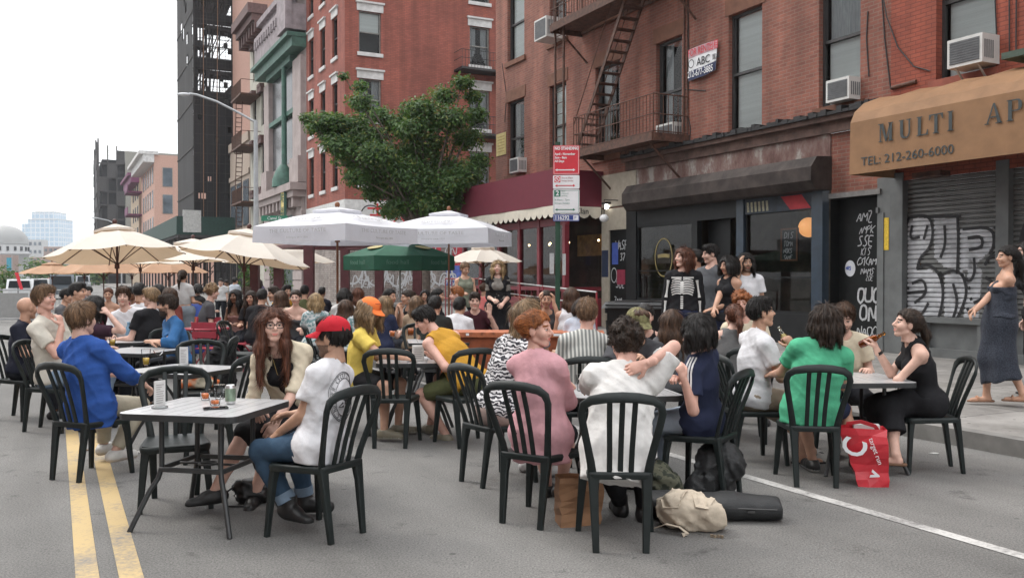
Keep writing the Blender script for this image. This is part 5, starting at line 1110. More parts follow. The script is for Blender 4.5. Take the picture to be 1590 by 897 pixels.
for k, px in enumerate((384, 433)): shrub(px, 428, 29, .36, ('tall clipped green shrub left of the red post, under the cream umbrella', 'tall clipped green shrub just left of the tallest dark red post')[k], 'clipped_shrub', 900, 3.2, .06, 'shrub', 'clipped shrubs along the terrace')
shrub(535, 505, 15.5, .28, 'small green plant with leafy stems behind the orange cap', 'terrace_plant', 350, .9, .05, 'plant')
for k, (px, z) in enumerate(((104,190),(120,230),(70,260),(140,170),(60,150))): shrub(px, 425, z, 3.0, ('round street tree down the far end of the street, nearest to the tan umbrellas', 'small far street tree left of the large cream umbrella pole', 'hazy street tree below the glass tower', 'far street tree behind the second tan umbrella', 'low far tree behind the tan umbrella at the far left end')[k], 'far_tree', 500, .9, .45, 'tree', 'trees far down the street')
def car(px, z, rz, col, label, suv=0):
    t = thing('parked_car', label, 'car', G(px,z), rz, 'cars far down the street'); M_ = pm('car_'+label[:8].replace(' ','_'), col, .3, coat=.6, var=.05); b = MB()
    h1 = .78+.15*suv; h2 = 1.42+.3*suv
    b.prism([(-2.2,.35),(2.2,.35),(2.25,h1),(-2.2,h1+.05)], -.87, .87, lambda x, z, d: (d, x, z)); b.prism([(-1.9,h1+.04),(1.1,h1),(.5,h2),(-1.5,h2)], -.75, .75, lambda x, z, d: (d, x, z)); b.build('body', M_, t)
    b = MB(); b.prism([(-1.72,h1+.1),(.95,h1+.08),(.45,h2-.1),(-1.42,h2-.1)], -.77, .77, lambda x, z, d: (d, x, z)); b.prism([(-.62,h1+.1),(.62,h1+.1),(.55,h2-.1),(-.55,h2-.1)], -1.93, 1.13, lambda x, z, d: (x, d, z) if True else 0); b.build('window', pm('car_glass', (.02,.025,.03), .1), t)
    for x in (-.85, .85):
        for y in (-1.35, 1.4): MB().lathe([(0,-.1),(.33,-.1),(.33,.1),(0,.1)], 14, (x,y,.33), True, (1,0,0)).build('wheel', pm('car_tyre', (.015,.015,.015), .8), t)
        MB().boxb((x*.8-.15,-2.24,h1-.22), (x*.8+.15,-2.19,h1-.05)).build('headlight', pm('car_lamp', (.6,.6,.6), .2), t)
for args in ((38,58,R(20),(.55,.56,.57),'white car beyond the crowd barrier'), (96,64,R(27),(.10,.12,.14),'dark car left of the seated man in the olive shirt',1), (63,85,R(27),(.5,.5,.5),'silver car farther down the street'), (128,110,R(27),(.3,.31,.33),'grey car far down the street under the tan umbrellas',1), (84,120,R(27),(.45,.05,.05),'red car in the far traffic')): car(*args)
so = thing('shop_flag', 'small red banner on a pole beyond the crowd barrier', 'banner', G(28,40), 0); MB().prism([(-.15,1.75),(0,1.75),(.22,1.0),(.08,1.0)], 0, .02, lambda x, z, d: (x, d, z)).build('cloth', SR, so); MB().tube([(-.02,.03,0),(-.02,.03,1.8)], .02, 5).build('pole', IRON, so)
tl = thing('street_banner', 'blue vertical street banner near the domed hall', 'banner', G(14,110), 0); MB().boxb((-.28,0,2.3), (.28,.05,3.9)).build('cloth', pm('banner_blue', (.06,.27,.36), .7, var=.3), tl); MB().tube([(.36,.03,0),(.36,.03,4.2)], .05, 6).build('pole', GALV, tl)
# red bistro furniture under the far umbrellas
BRD = pm('red_bistro_paint', (.33,.035,.055), .45, var=.15)
bt = thing('red_bistro_table', 'small round red bistro table beside the bearded man in denim', 'table', G(319,14.6), 0, None); b = MB(); b.lathe([(0,.70),(.36,.70),(.37,.715),(.36,.73),(0,.73)], 24); b.build('table_top', BRD, bt)
for k in range(4): a = R(45+90*k); MB().tube([(-.28*math.cos(a),-.28*math.sin(a),.70),(.30*math.cos(a),.30*math.sin(a),0)], .012, 5).build('leg', BRD, bt)
def red_chair(px, z, fx, fy, label):
    t = thing('folding_chair', label, 'chair', G(px,z), facing(fx,fy), 'red folding chairs under the umbrellas'); b = MB()
    for k in range(5): b.boxb((-.2,-.17+k*.075,.44), (.2,-.105+k*.075,.455))
    b.build('seat', BRD, t); b = MB(); b.boxb((-.2,-.26,.62), (.2,-.245,.72)); b.boxb((-.2,-.28,.76), (.2,-.265,.86)); b.build('backrest', BRD, t)
    for s_ in (-1, 1):
        MB().tube([(s_*.2,-.27,.86),(s_*.2,.2,0)], .013, 5).build('leg', BRD, t); MB().tube([(s_*.18,.17,.44),(s_*.18,-.22,0)], .013, 5).build('leg', BRD, t)
red_chair(318, 15.2, .1, -1, 'red folding chair behind the small red bistro table'); red_chair(385, 15.0, -.7, -.7, 'red folding chair of the woman in black under the cream umbrella'); red_chair(330, 14.0, .2, 1, 'red folding chair pushed in at the near side of the red bistro table')
blu = thing('blue_drum', 'blue and orange plastic drum behind the red bistro table', 'drum', G(308,18.5), 0); MB().lathe([(.26,0),(.29,.05),(.29,.95),(.26,1.0),(0,1.0)], 18).build('drum_body', pm('blue_plastic', (.03,.08,.38), .5), blu); MB().prism([(-.12,.4),(.12,.4),(.12,.75),(-.12,.75)], 0, .01, lambda x, z, d: (x, -.295-d, z)).build('orange_label', pm('orange_label_print', (.6,.15,.02), .6), blu)
# posters and notices on the walls
fr = thing('for_rent_banner', 'white for-rent banner with red, black and navy print on the brick wall', 'sign', UW(0,0), ST_ROT); fr.location = B1.location
c0, c1 = lx(1071), lx(1116); za, zb = fh(1093,121), fh(1093,72); b = MB(); n = 8; yb = lambda t: -.05-.05*math.sin(t*3)
def cloth(b, z0f, z1f, dy=0):
    for i in range(n):
        t0, t1 = i/n, (i+1)/n; f_ = lambda t, q: Vector((c0+(c1-c0)*t - (.04*(1-q) if t > .9 else 0), yb(t)-dy-.08*max(0, t-.75)*(1-q), za+(zb-za)*q + (.18*max(0,t-.6)*(1-q))))
        b.quad(f_(t0,z0f), f_(t1,z0f), f_(t1,z1f), f_(t0,z1f))
cloth(b, 0, 1); sh_ = b.build('sheet', SW, fr); b = MB(); cloth(b, .0, .30, .004); b.build('navy_band', pm('rent_navy', (.014,.022,.075), .6), fr); b = MB(); cloth(b, .70, 1.0, .004); b.build('pink_band', pm('rent_pink', (.50,.33,.36), .6), fr)
H_ = zb-za; b = MB(); pt_ = lambda s, x, q, sz, m, sx=1.0: b.merge(text_mesh(s, sz, .001, sx, 'LEFT', .001), Matrix.Translation((c0+x,-.115,za+H_*q)) @ UPRIGHT)
pt_('FOR RENT', .05, .84, .24, 0, .72); pt_('出租', .82, .84, .22, 0, .8); b.build('red_lettering', SR, fr); b = MB(); pt_('ABC', .38, .48, .27, 0, .95); pt_('置業', .95, .48, .14, 0); strokes(b, [[(c0+.18+.1*math.cos(k*.6), za+H_*.5+.1*math.sin(k*.6)) for k in range(12)]], .02, 0, FXZ(-.115)); b.build('black_lettering', SPRAYK, fr); b = MB(); pt_('212-677-3885', .04, .16, .22, 0, .76); b.build('white_lettering', SW, fr)
yn = thing('yellow_notice', 'faded yellow notice on the brick corner above the restaurant awning', 'sign', UW(0,0), ST_ROT); yn.location = B1.location; MB().boxb((lx(771.5),-.02,fh(778,242)), (lx(786),-.004,fh(778,208))).build('sheet', pm('faded_yellow', (.48,.40,.17), .8, var=.2), yn); b = MB()
for k in range(6): b.boxb((lx(773.5),-.024,fh(778,214+k*4.5)), (lx(784),-.0205,fh(778,212.6+k*4.5)))
b.build('printed_lines', pm('ochre_ink', (.33,.24,.08), .8), yn)
cbd = thing('chalkboard', 'small framed chalkboard menu hanging in the bar window', 'chalkboard', UW(0,0), ST_ROT); cbd.location = B1.location
a, c, z0, z1 = lx(1206), lx(1232), fh(1219,405), fh(1219,354); MB().boxb((a,.12,z0), (c,.15,z1)).build('board', pm('slate', (.02,.028,.03), .8), cbd); b = MB(); t_ = .035
for lo, hi in (((a,z0),(c,z0+t_)),((a,z1-t_),(c,z1)),((a,z0+t_),(a+t_,z1-t_)),((c-t_,z0+t_),(c,z1-t_))): b.boxb((lo[0],.10,lo[1]), (hi[0],.119,hi[1]))
b.build('wood_frame', OAK, cbd); b = MB(); strokes(b, scrawl('DIS', a+.1, z1-.22, .14)+scrawl('TOMA', a+.08, z1-.38, .11)+scrawl('NOKS', a+.08, z1-.53, .1)+scrawl('SAME', a+.08, z1-.67, .1), .018, 0, FXZ(.115)); b.build('chalk_writing', SPRAYW, cbd)
gl_ = thing('globe_lamp', 'glowing orange globe lamp hanging inside the bar window', 'lamp', UW(0,0), ST_ROT); gl_.location = B1.location; p_ = (lx(1255,14.25),.45,fh(1255,353,14.25)); MB().ball(p_, .21, 18, 12).build('globe', pm('warm_globe', (.8,.4,.15), .4, emit=((1,.42,.14), .8)), gl_); MB().tube([(p_[0],p_[1],p_[2]+.2),(p_[0],p_[1],3.5)], .012, 5).build('cord', IRON, gl_)
rn = thing('red_neon', 'red glowing neon strips inside the bar', 'neon sign', UW(0,0), ST_ROT); rn.location = B1.location; b = MB(); b.boxb((lx(1238),1.6,2.02), (lx(1262),1.63,2.22)); b.boxb((lx(1215),1.6,2.75), (lx(1240),1.63,2.82)); b.build('neon_tube', pm('red_neon_glow', (.8,.05,.02), .4, emit=((1,.07,.02), .8)), rn)
sl = thing('wall_spotlight', 'bright white spotlight on the beige wall beside the graffiti door', 'lamp', UW(0,0), ST_ROT); sl.location = B1.location; p_ = (lx(947),-.12,fh(948,321)); MB().ball(p_, .075, 10, 8).build('bulb', pm('spot_bulb', (1,1,1), .4, emit=((1,.97,.9), 6)), sl); MB().boxb((p_[0]-.12,-.2,p_[2]+.06), (p_[0]+.12,-.02,p_[2]+.12)).build('housing', IRON, sl)
sc_ = thing('globe_bracket', 'white globe on a bracket under the end of the red awning', 'lamp', UW(0,0), ST_ROT); sc_.location = B1.location; p_ = (lx(930,13.2)+.1,-.5,fh(930,343)); MB().ball(p_, .12, 12, 8, (1.2,1,.9)).build('globe', SW, sc_); MB().tube([(p_[0],p_[1],p_[2]+.1),(p_[0],p_[1],p_[2]+.5),(p_[0],-.02,p_[2]+.5)], .015, 5).build('bracket', IRON, sc_)
# ------------------------------------------------------------------ people: one blended surface per body, grown from a posed skeleton
class SDF:
    def __init__(s, lo, hi, v):
        s.v = v; s.o = np.array(lo, float); n = np.maximum(np.ceil((np.array(hi)-s.o)/v).astype(int)+1, 4)
        s.ax = [s.o[i]+v*np.arange(n[i]) for i in range(3)]; s.F = np.full(n, .15, np.float32)
    def sub(s, lo, hi):
        sl = []
        for i in range(3):
            a = max(int((lo[i]-s.o[i])/s.v), 0); b = min(int((hi[i]-s.o[i])/s.v)+2, len(s.ax[i])); sl.append(slice(a, max(b, a)))
        X = s.ax[0][sl[0]][:,None,None]; Y = s.ax[1][sl[1]][None,:,None]; Z = s.ax[2][sl[2]][None,None,:]
        return tuple(sl), X, Y, Z
    def mix(s, sl, d, k, cut=False):
        f = s.F[sl]
        if f.size == 0: return
        if cut: h = np.clip(.5-.5*(f+d)/k, 0, 1); s.F[sl] = f*(1-h) - d*h + k*h*(1-h)
        else: h = np.clip(.5+.5*(f-d)/k, 0, 1); s.F[sl] = f*(1-h) + d*h - k*h*(1-h)
    def cone(s, a, b, ra, rb, k=.02, fl=None, ca=False, cb=False, cut=False):
        a = np.array(a, float); b = np.array(b, float); r = max(ra, rb)+.05
        sl, X, Y, Z = s.sub(np.minimum(a, b)-r, np.maximum(a, b)+r); d = b-a; L2 = max(d@d, 1e-9)
        x, y, z = X-a[0], Y-a[1], Z-a[2]; t = (x*d[0]+y*d[1]+z*d[2])/L2; h = np.clip(t, 0, 1)
        qx, qy, qz = x-h*d[0], y-h*d[1], z-h*d[2]; q2 = qx*qx+qy*qy+qz*qz
        if fl is not None:
            n, rt = fl; w = qx*n[0]+qy*n[1]+qz*n[2]; q2 = np.maximum(q2-w*w, 0)+(w/rt)**2
        D = np.sqrt(q2)-(ra+(rb-ra)*h)
        if fl is not None: D = D*(.5+.5*fl[1])
        Ln = math.sqrt(L2)
        if ca: D = np.maximum(D, -t*Ln)
        if cb: D = np.maximum(D, (t-1)*Ln)
        s.mix(sl, D, k, cut); return s
    def ball(s, c, r, k=.02, rot=None, cut=False):
        c = np.array(c, float); r = np.array(r, float)*np.ones(3); m = r.max()+.05
        sl, X, Y, Z = s.sub(c-m, c+m); x, y, z = X-c[0], Y-c[1], Z-c[2]
        if rot is not None: x, y, z = [rot[0][i]*x+rot[1][i]*y+rot[2][i]*z for i in range(3)]
        k0 = np.sqrt((x/r[0])**2+(y/r[1])**2+(z/r[2])**2); k1 = np.sqrt((x/r[0]**2)**2+(y/r[1]**2)**2+(z/r[2]**2)**2)+1e-9
        s.mix(sl, k0*(k0-1)/k1, k, cut); return s
    def plane(s, p, n):
        n = np.array(n, float); n /= np.linalg.norm(n)
        s.F = np.maximum(s.F, (s.ax[0][:,None,None]-p[0])*n[0]+(s.ax[1][None,:,None]-p[1])*n[1]+(s.ax[2][None,None,:]-p[2])*n[2]).astype(np.float32); return s
    def warp(s, fn):
        i = np.nonzero(np.abs(s.F) < .035); s.F[i] += fn(s.ax[0][i[0]], s.ax[1][i[1]], s.ax[2][i[2]]); return s
    def mesh(s):
        F = s.F; F[0] = F[-1] = .1; F[:,0] = F[:,-1] = .1; F[:,:,0] = F[:,:,-1] = .1
        S_ = F < 0; nx, ny, nz_ = F.shape; cs = list(itertools.product((0,1), repeat=3))
        cnt = sum(S_[i:nx-1+i, j:ny-1+j, k:nz_-1+k].astype(np.int8) for i, j, k in cs); m = (cnt > 0) & (cnt < 8)
        C = np.argwhere(m); idx = np.full(m.shape, -1, np.int32); idx[m] = np.arange(len(C))
        V = np.stack([F[C[:,0]+i, C[:,1]+j, C[:,2]+k] for i, j, k in cs], 1); acc = np.zeros((len(C),3)); n = np.zeros(len(C))
        for e in range(8):
            for ax in range(3):
                if cs[e][ax]: continue
                g = e | (4 >> ax); fa, fb = V[:,e], V[:,g]; cr_ = (fa < 0) != (fb < 0); t = np.where(cr_, fa/np.where(cr_, fa-fb, 1), 0)
                p = np.array(cs[e], float)[None,:]+np.zeros((len(C),1)); p[:,ax] += t; acc += p*cr_[:,None]; n += cr_
        vs = s.o+(C+acc/np.maximum(n,1)[:,None])*s.v; Q = []
        for ax in range(3):
            b, c = [(1,2),(2,0),(0,1)][ax]; sl0 = [slice(1,-1)]*3; sl1 = [slice(1,-1)]*3; sl0[ax] = slice(0,-1); sl1[ax] = slice(1,None)
            A, B = S_[tuple(sl0)], S_[tuple(sl1)]; E = np.argwhere(A != B); fl = A[A != B]
            E = E+np.array([0 if i == ax else 1 for i in range(3)]); o = np.eye(3, dtype=int)
            get = lambda db, dc: idx[tuple((E-o[b]*db-o[c]*dc).T)]
            q = np.stack([get(1,1), get(0,1), get(0,0), get(1,0)], 1); q[~fl] = q[~fl][:,::-1]; Q.append(q)
        return vs, np.concatenate(Q)
def np_mesh(name, parts, mats):
    """parts: list of (verts, quads, slot array or int)"""
    me = bpy.data.meshes.new(name); nv = 0; VS, QS, MS = [], [], []
    for v, q, m in parts:
        if not len(q): continue
        VS.append(v); QS.append(q+nv); MS.append(np.full(len(q), m, np.int32) if np.isscalar(m) else m); nv += len(v)
    if VS:
        v = np.concatenate(VS).astype(np.float32); q = np.concatenate(QS).astype(np.int32)
        me.vertices.add(len(v)); me.vertices.foreach_set('co', v.ravel()); me.loops.add(q.size); me.loops.foreach_set('vertex_index', q.ravel())
        me.polygons.add(len(q)); me.polygons.foreach_set('loop_start', np.arange(0, q.size, 4, dtype=np.int32)); me.polygons.foreach_set('loop_total', np.full(len(q), 4, np.int32))
        me.polygons.foreach_set('material_index', np.concatenate(MS)); me.polygons.foreach_set('use_smooth', np.ones(len(q), bool))
    for m in mats: me.materials.append(m)
    me.update(); me.validate(); return me
SKIN = {'fair': (.61,.385,.305), 'pink': (.62,.36,.285), 'tan': (.50,.29,.20), 'olive': (.42,.245,.165), 'brown': (.20,.098,.058), 'dark': (.085,.042,.028)}
HAIRC = {'black': (.012,.010,.009), 'darkbrown': (.028,.017,.011), 'brown': (.062,.033,.019), 'lightbrown': (.135,.080,.045), 'blond': (.30,.205,.105), 'dirtyblond': (.20,.13,.07), 'ginger': (.24,.082,.025), 'auburn': (.095,.036,.020), 'grey': (.20,.19,.18)}
def skin(k): return pm('skin_'+k, SKIN[k], .48, var=.17, vs=9, spec=.4, bump=.12, bs=120)
def hairm(k): 
    n = 'hair_'+k
    if n in MATS: return MATS[n]
    f_ = 1.8 if k[-1] == '+' else .55 if k[-1] == '-' else 1.0
    return pm(n, tuple(c*f_ for c in HAIRC[k.rstrip('+-')]), .5, var=.5, vs=26, bump=.7, bs=90, stretch=(1,1,.16), spec=.3)
def cloth(n, c, rough=.85, **kw): return pm('cloth_'+n, c, rough, var=kw.pop('var', .16), vs=kw.pop('vs', 7), bump=kw.pop('bump', .32), bs=kw.pop('bs', 38), spec=.18, **kw)
EYEW = pm('eye_white', (.42,.40,.38), .3, var=.02); EYED = pm('eye_iris', (.03,.02,.014), .2); 
def lipm(k): return pm('lips_'+k, tuple(a*b for a, b in zip(SKIN[k], (.88,.46,.46))), .45)
def stubble(k, h): return pm('stubble_%s_%s' % (k, h), tuple(.35*a+.65*b for a, b in zip(SKIN[k], HAIRC[h])), .7, var=.3, vs=80)
def wrinkle(seed, amp=.004):
    """creases: ridged, domain-warped sines running across the cloth"""
    r_ = random.Random(seed); K = [(r_.uniform(-48,48), r_.uniform(-34,34), r_.choice((r_.uniform(4,24), r_.uniform(26,50))), r_.uniform(0,6), r_.uniform(5,11), r_.uniform(0,6)) for _ in range(4)]
    def f(x, y, z):
        o = 0
        for i, (a, b, c, p, q, e) in enumerate(K):
            w = 1.5*np.sin(q*x+.6*q*z+e)+1.1*np.sin(q*.8*y-q*.5*z+p); m = .5+.5*np.sin(4.5*x+3.5*y+5.5*z+e*2+i)
            o = o - (1-np.abs(np.sin((a*x+b*y+c*z)*.8+p+w)))**2*m + .13*m
        return amp*o*1.02
    return f
def strand_cards(v, q, n, L_, wd, seed, crown, dn, mode='smooth', lift=.006, zmax=None):
    """thin hair strands lying along the hair surface, so the outline is not a shell"""
    rg = np.random.default_rng(seed)
    if zmax is not None: q = q[v[q].mean(1)[:,2] < zmax]
    i = rg.integers(0, len(q), n); p = v[q[i]].mean(1); nn = np.cross(v[q[i][:,2]]-v[q[i][:,0]], v[q[i][:,3]]-v[q[i][:,1]]); nn /= np.linalg.norm(nn, axis=1)[:,None]+1e-9
    out = p-np.array([0,-.01,.02]); s_ = np.sign((nn*out).sum(1)); nn *= np.where(s_ == 0, 1, s_)[:,None]
    if mode == 'curly': fl = rg.normal(size=(n,3))
    elif mode == 'back': fl = np.array([0,-.14,.03])-p+rg.normal(size=(n,3))*.015; fl[(p[:,2] < -.08) | (p[:,1] < -.105)] = np.array(dn)
    else:
        k = np.clip((p[:,2]-.0)/.09, 0, 1)[:,None]; fr_ = ((p[:,1] > .02) & (p[:,2] > .01))[:,None]; part = np.stack([np.sign(p[:,0]+.012)*1.0, np.zeros(n), np.full(n,-1.0)], 1); fl = (p-crown)/(np.linalg.norm(p-crown, axis=1)[:,None]+1e-6)*k+np.array(dn)*(1.15-k)+rg.normal(size=(n,3))*.09
        if mode == 'parted': fl = np.where(fr_, part, fl)
    if L_ < .023 and mode == 'smooth': fl += rg.normal(size=(n,3))*.35*np.clip(p[:,2:3]/.09,0,1)
    fl -= nn*(fl*nn).sum(1)[:,None]; fl /= np.linalg.norm(fl, axis=1)[:,None]+1e-9; sd = np.cross(fl, nn); Ls = L_*rg.uniform(.55,1.3,(n,1)); Ls = np.where((p[:,2] < .01)[:,None] & (L_ < .023), Ls*.5, Ls); Ls = np.where(((p[:,1] > .035) & (p[:,2] > -.02))[:,None], np.minimum(Ls, .026 if mode != 'parted' else .05), Ls); W_ = wd*rg.uniform(.6,1.3,(n,1)); lf = lift*rg.uniform(-.3,1.3,(n,1)); bend = rg.normal(size=(n,1))*.07
    rows = []
    for t, w_ in ((0,.7),(.35,1),(.7,.8),(1,.12)):
        c = p+fl*Ls*t+nn*(lf*math.sin(t*2.2)+.0015-(Ls*t)**2/(2*.105))+sd*bend*Ls*t*t+(np.array(dn)*Ls*.18*t*t if mode == 'smooth' else nn*Ls*.2*t); rows += [c+sd*W_*w_, c-sd*W_*w_]
    V = np.stack(rows, 1).reshape(-1,3); b_ = (np.arange(n)*8)[:,None]; Q = np.concatenate([b_+np.array([[2*j,2*j+1,2*j+3,2*j+2]]) for j in range(3)], 0); m = np.tile(rg.choice([0,1,2], n, p=[.45,.3,.25]), 3)
    return V, Q, m
def nv3(v): v = Vector(v); return v.normalized()
def ik(a, t, l1, l2, hint):
    a = Vector(a); t = Vector(t); d = t-a; L_ = d.length; mxl = (l1+l2)*.995
    if L_ > mxl: t = a+d*(mxl/L_); d = t-a; L_ = mxl
    L_ = max(L_, abs(l1-l2)+.02); x = (l1*l1-l2*l2+L_*L_)/(2*L_); h = math.sqrt(max(l1*l1-x*x, 0)); u = d.normalized()
    hv = Vector(hint); hv = hv-u*hv.dot(u)
    if hv.length < 1e-4: hv = u.orthogonal()
    return a+u*x+hv.normalized()*h, t
LODS = ((.0125,.0046,.0048,.0075), (.019,.0078,.0085,.013), (.027,.012,.014,.019))
PEOPLE = []
def person(label, at, f, pose='sit', hd=None, look=None, rh=None, lh=None, re=None, le=None, ra=None, la=None, sex='m', sk='fair', hair=('short','brown'), top=('tee','white',(.62,.62,.62)),
           over=None, bot=('trousers','dark',(.02,.022,.03)), shoe=('shoe','black',(.015,.015,.016)), hat=None, glasses=None, beard=None, lod=0, z0=0.0, seat=.45, group=None, hands=('relax','relax'), hnr=None, hnl=None,
           h=1.0, build=1.0, rfd=None, lfd=None, hem=-.04, extra=None, cat='person', hdr=None, hdl=None):
    f = nv3((f[0], f[1], 0)); rz = facing(f.x, f.y); MW = Matrix.Translation((at[0], at[1], z0)) @ Matrix.Rotation(rz, 4, 'Z'); MI = MW.inverted(); RI = MI.to_3x3()
    loc = lambda p: (MI @ p) if isinstance(p, Vector) else Vector(p)
    dirl = lambda d: (RI @ Vector(d)).normalized()
    vb, vh, vhand, vhair = LODS[lod]; sid = len(PEOPLE); s = h
    P = Vector((0, -.01, seat+.095)) if pose == 'sit' else Vector((0, 0, .93*s))
    H = (loc(W(*hd))-Vector((0,0,.118))) if hd is not None else P+Vector((0, .02, .69*s))
    if pose == 'stand' and hd is not None: s = min(max((H.z+.118)/1.74, .8), 1.2); P.z = .93*s; U = (H-P).normalized()
    else: D = H-P; s = min(max(D.length/.70, .86), 1.16); U = D.normalized()
    hf = dirl(look) if look is not None else Vector((0,1,-.05)).normalized()
    X = Vector((1,0,0)); lat = (X-U*X.dot(U)).normalized(); fw = U.cross(lat).normalized()
    if fw.y < 0: fw = -fw
    Nk = P+U*(.515*s) + fw*(-.015); C = P+U*(.30*s)+fw*(-.015)
    hr = hf.cross(Vector((0,0,1))).normalized(); hu = hr.cross(hf).normalized(); HM = Matrix((hr, hf, hu)).transposed()      # head frame
    hw = .172 if sex == 'm' else .150; hw *= s*build; sh = {1: Nk-U*.062*s+lat*hw, -1: Nk-U*.062*s-lat*hw}; hip = {q: P+X*q*.09 for q in (1,-1)}
    AR, EL, KN, AN = {}, {}, {}, {}
    dflt_h = (.16,.34,.74) if pose == 'sit' else (.25,.06,.80*s)
    for q, t, hint in ((1, rh, re), (-1, lh, le)):
        T = loc(t) if t is not None else Vector((dflt_h[0]*q, dflt_h[1], dflt_h[2])); hv = (loc(hint)-sh[q]) if hint is not None else Vector((.35*q,-.5,-1))
        EL[q], AR[q] = ik(sh[q], T, .285*s, .255*s, hv)
    for q, t in ((1, ra), (-1, la)):
        if pose == 'sit': T = loc(t) if t is not None else Vector((.13*q, .38, .085)); hv = Vector((.12*q,.5,1))
        else: T = loc(t) if t is not None else Vector((.10*q, -.01, .085)); hv = Vector((.05*q,1,.05))
        KN[q], AN[q] = ik(hip[q], T, .43*s, .415*s, hv)
    fd = {}
    for q, t in ((1, rfd), (-1, lfd)): v = dirl(t) if t is not None else Vector((.18*q,1,0)); fd[q] = v.normalized()
    g = .5*(s+1)
    def torso(S, inf, low=True):
        b_ = build; rw, rc = ((.146, .168) if sex == 'm' else (.124, .146)); hp_ = (.118 if sex == 'm' else .126)
        if low: S.cone(hip[-1], hip[1], hp_*g+inf, hp_*g+inf, .03); S.cone(P, P+U*.08, .15*g*b_+inf, .14*g*b_+inf, .03, (fw,.72))
        S.cone(P+U*.06*s, C, rw*g*b_+inf, rc*g*b_+inf, .03, (fw,.70)); S.cone(C, Nk-U*.10*s, rc*g*b_+inf, .128*g*b_+inf, .03, (fw,.68)); S.cone(sh[-1]+lat*.015, sh[1]-lat*.015, .048*g+inf, .048*g+inf, .05)
        for q in (1,-1): S.cone(Nk+U*.01, sh[q]+U*.01, .047*g+inf*.7, .05*g+inf*.7, .04)
        if sex == 'f':
            for q in (1,-1): S.ball(C+U*.06*s+lat*q*.068*g+fw*.082*g, .062*g+inf, .03)
    def arms(S, inf, up=1.0, fo=1.0, cap=True, k=.015):
        for q in (1,-1):
            e = sh[q].lerp(EL[q], min(up,1)); S.cone(sh[q], e, (.049 if sex == 'm' else .043)*g+inf, ((.049 if sex == 'm' else .043)+(.039-.049)*up)*g+inf*1.15, k if up < 1 else .02, None, False, cap and up < 1)
            if up >= 1 and fo > 0: w_ = EL[q].lerp(AR[q], fo); S.cone(EL[q], w_, .043*g+inf, (.043-.016*fo)*g+inf, .015, None, False, cap)
    def legs(S, inf, th=1.0, shn=1.0, cap=True, flare=0.0):
        for q in (1,-1):
            e = hip[q].lerp(KN[q], min(th,1)); fem = .088 if sex == 'm' else .092
            S.cone(hip[q], e, fem*g+inf, (fem+(.058-fem)*th)*g+inf*1.1, .03, None, False, cap and th < 1)
            if th >= 1 and shn > 0:
                w_ = KN[q].lerp(AN[q], shn); S.cone(KN[q], w_, .057*g+inf, (.057-.019*shn)*g+inf+flare, .02, None, False, cap)
                if shn > .6: back = (AN[q]-KN[q]).cross(X*1.0).normalized(); c_ = KN[q].lerp(AN[q], .3); back = back if back.dot(fd[q]) < 0 else -back; S.cone(c_+back*.012, KN[q].lerp(AN[q],.55)+back*.008, .05*g+inf, .043*g+inf, .03)
    J = [P, C, Nk, H, *sh.values(), *EL.values(), *AR.values(), *hip.values(), *KN.values(), *AN.values()]
    lo = np.min([tuple(p) for p in J], 0)-.20; hi = np.max([tuple(p) for p in J], 0)+.20
    box = lambda pts, m: (np.min([tuple(p) for p in pts], 0)-m, np.max([tuple(p) for p in pts], 0)+m)
    # ---- body
    S = SDF(lo, hi, vb); torso(S, -.003); arms(S, -.001, cap=False); legs(S, -.002, cap=False)
    S.cone(Nk-U*.03, H+HM @ Vector((0,-.018,-.05)), .056*g if sex == 'm' else .047*g, .052 if sex == 'm' else .043, .03)
    bare = shoe and shoe[0] in ('sandal', 'bare')
    for q in (1,-1):
        if bare: a = AN[q]; S.cone(a, a+Vector((0,0,-.045))-fd[q]*.02, .037, .032, .02); S.cone(a+Vector((0,0,-.05))-fd[q]*.02, a+fd[q]*.16+Vector((0,0,-.062)), .032, .024, .02)
    parts = []
    if lod == 2:
        for q in (1,-1): d = (AR[q]-EL[q]).normalized(); S.cone(AR[q], AR[q]+d*.11, .03, .034, .02); S.cone(AR[q]+d*.1, AR[q]+d*.16, .032, .022, .015)
    v, qd = S.mesh(); parts.append((v, qd, 0))
    # ---- hands: palm, four jointed fingers, a thumb from the side
    hinfo = {}
    for q, mode, nrm, hdv in ((1, hands[0], hnr, hdr), (-1, hands[1], hnl, hdl)):
        d = dirl(hdv) if hdv is not None else (AR[q]-EL[q]).normalized(); n_ = dirl(nrm) if nrm is not None else Vector((-.5*q,.1,-1)); n_ = n_-d*n_.dot(d); n_ = n_.normalized() if n_.length > .05 else d.orthogonal().normalized()
        l_ = d.cross(n_)*q; w_ = AR[q]; hinfo[q] = (MW @ (w_+d*.075+n_*.035), (MW.to_3x3() @ l_).normalized(), (MW.to_3x3() @ d).normalized(), (MW.to_3x3() @ n_).normalized())
        if lod == 2: continue
        S = SDF(*box([w_-d*.05, w_+d*.2, w_+d*.1+n_*.1, w_+l_*.1], .05), vhand); gs = .97 if sex == 'm' else .88
        S.cone(w_-d*.04, w_+d*.02, .027*g, .025, .012, (n_,.8)); S.cone(w_+d*.015, w_+d*.078*gs, .03, .039*gs, .014, (n_,.40))
        c_ = {'relax':.42,'flat':.12,'grip':.95,'fist':1.35,'curl':.7}[mode]
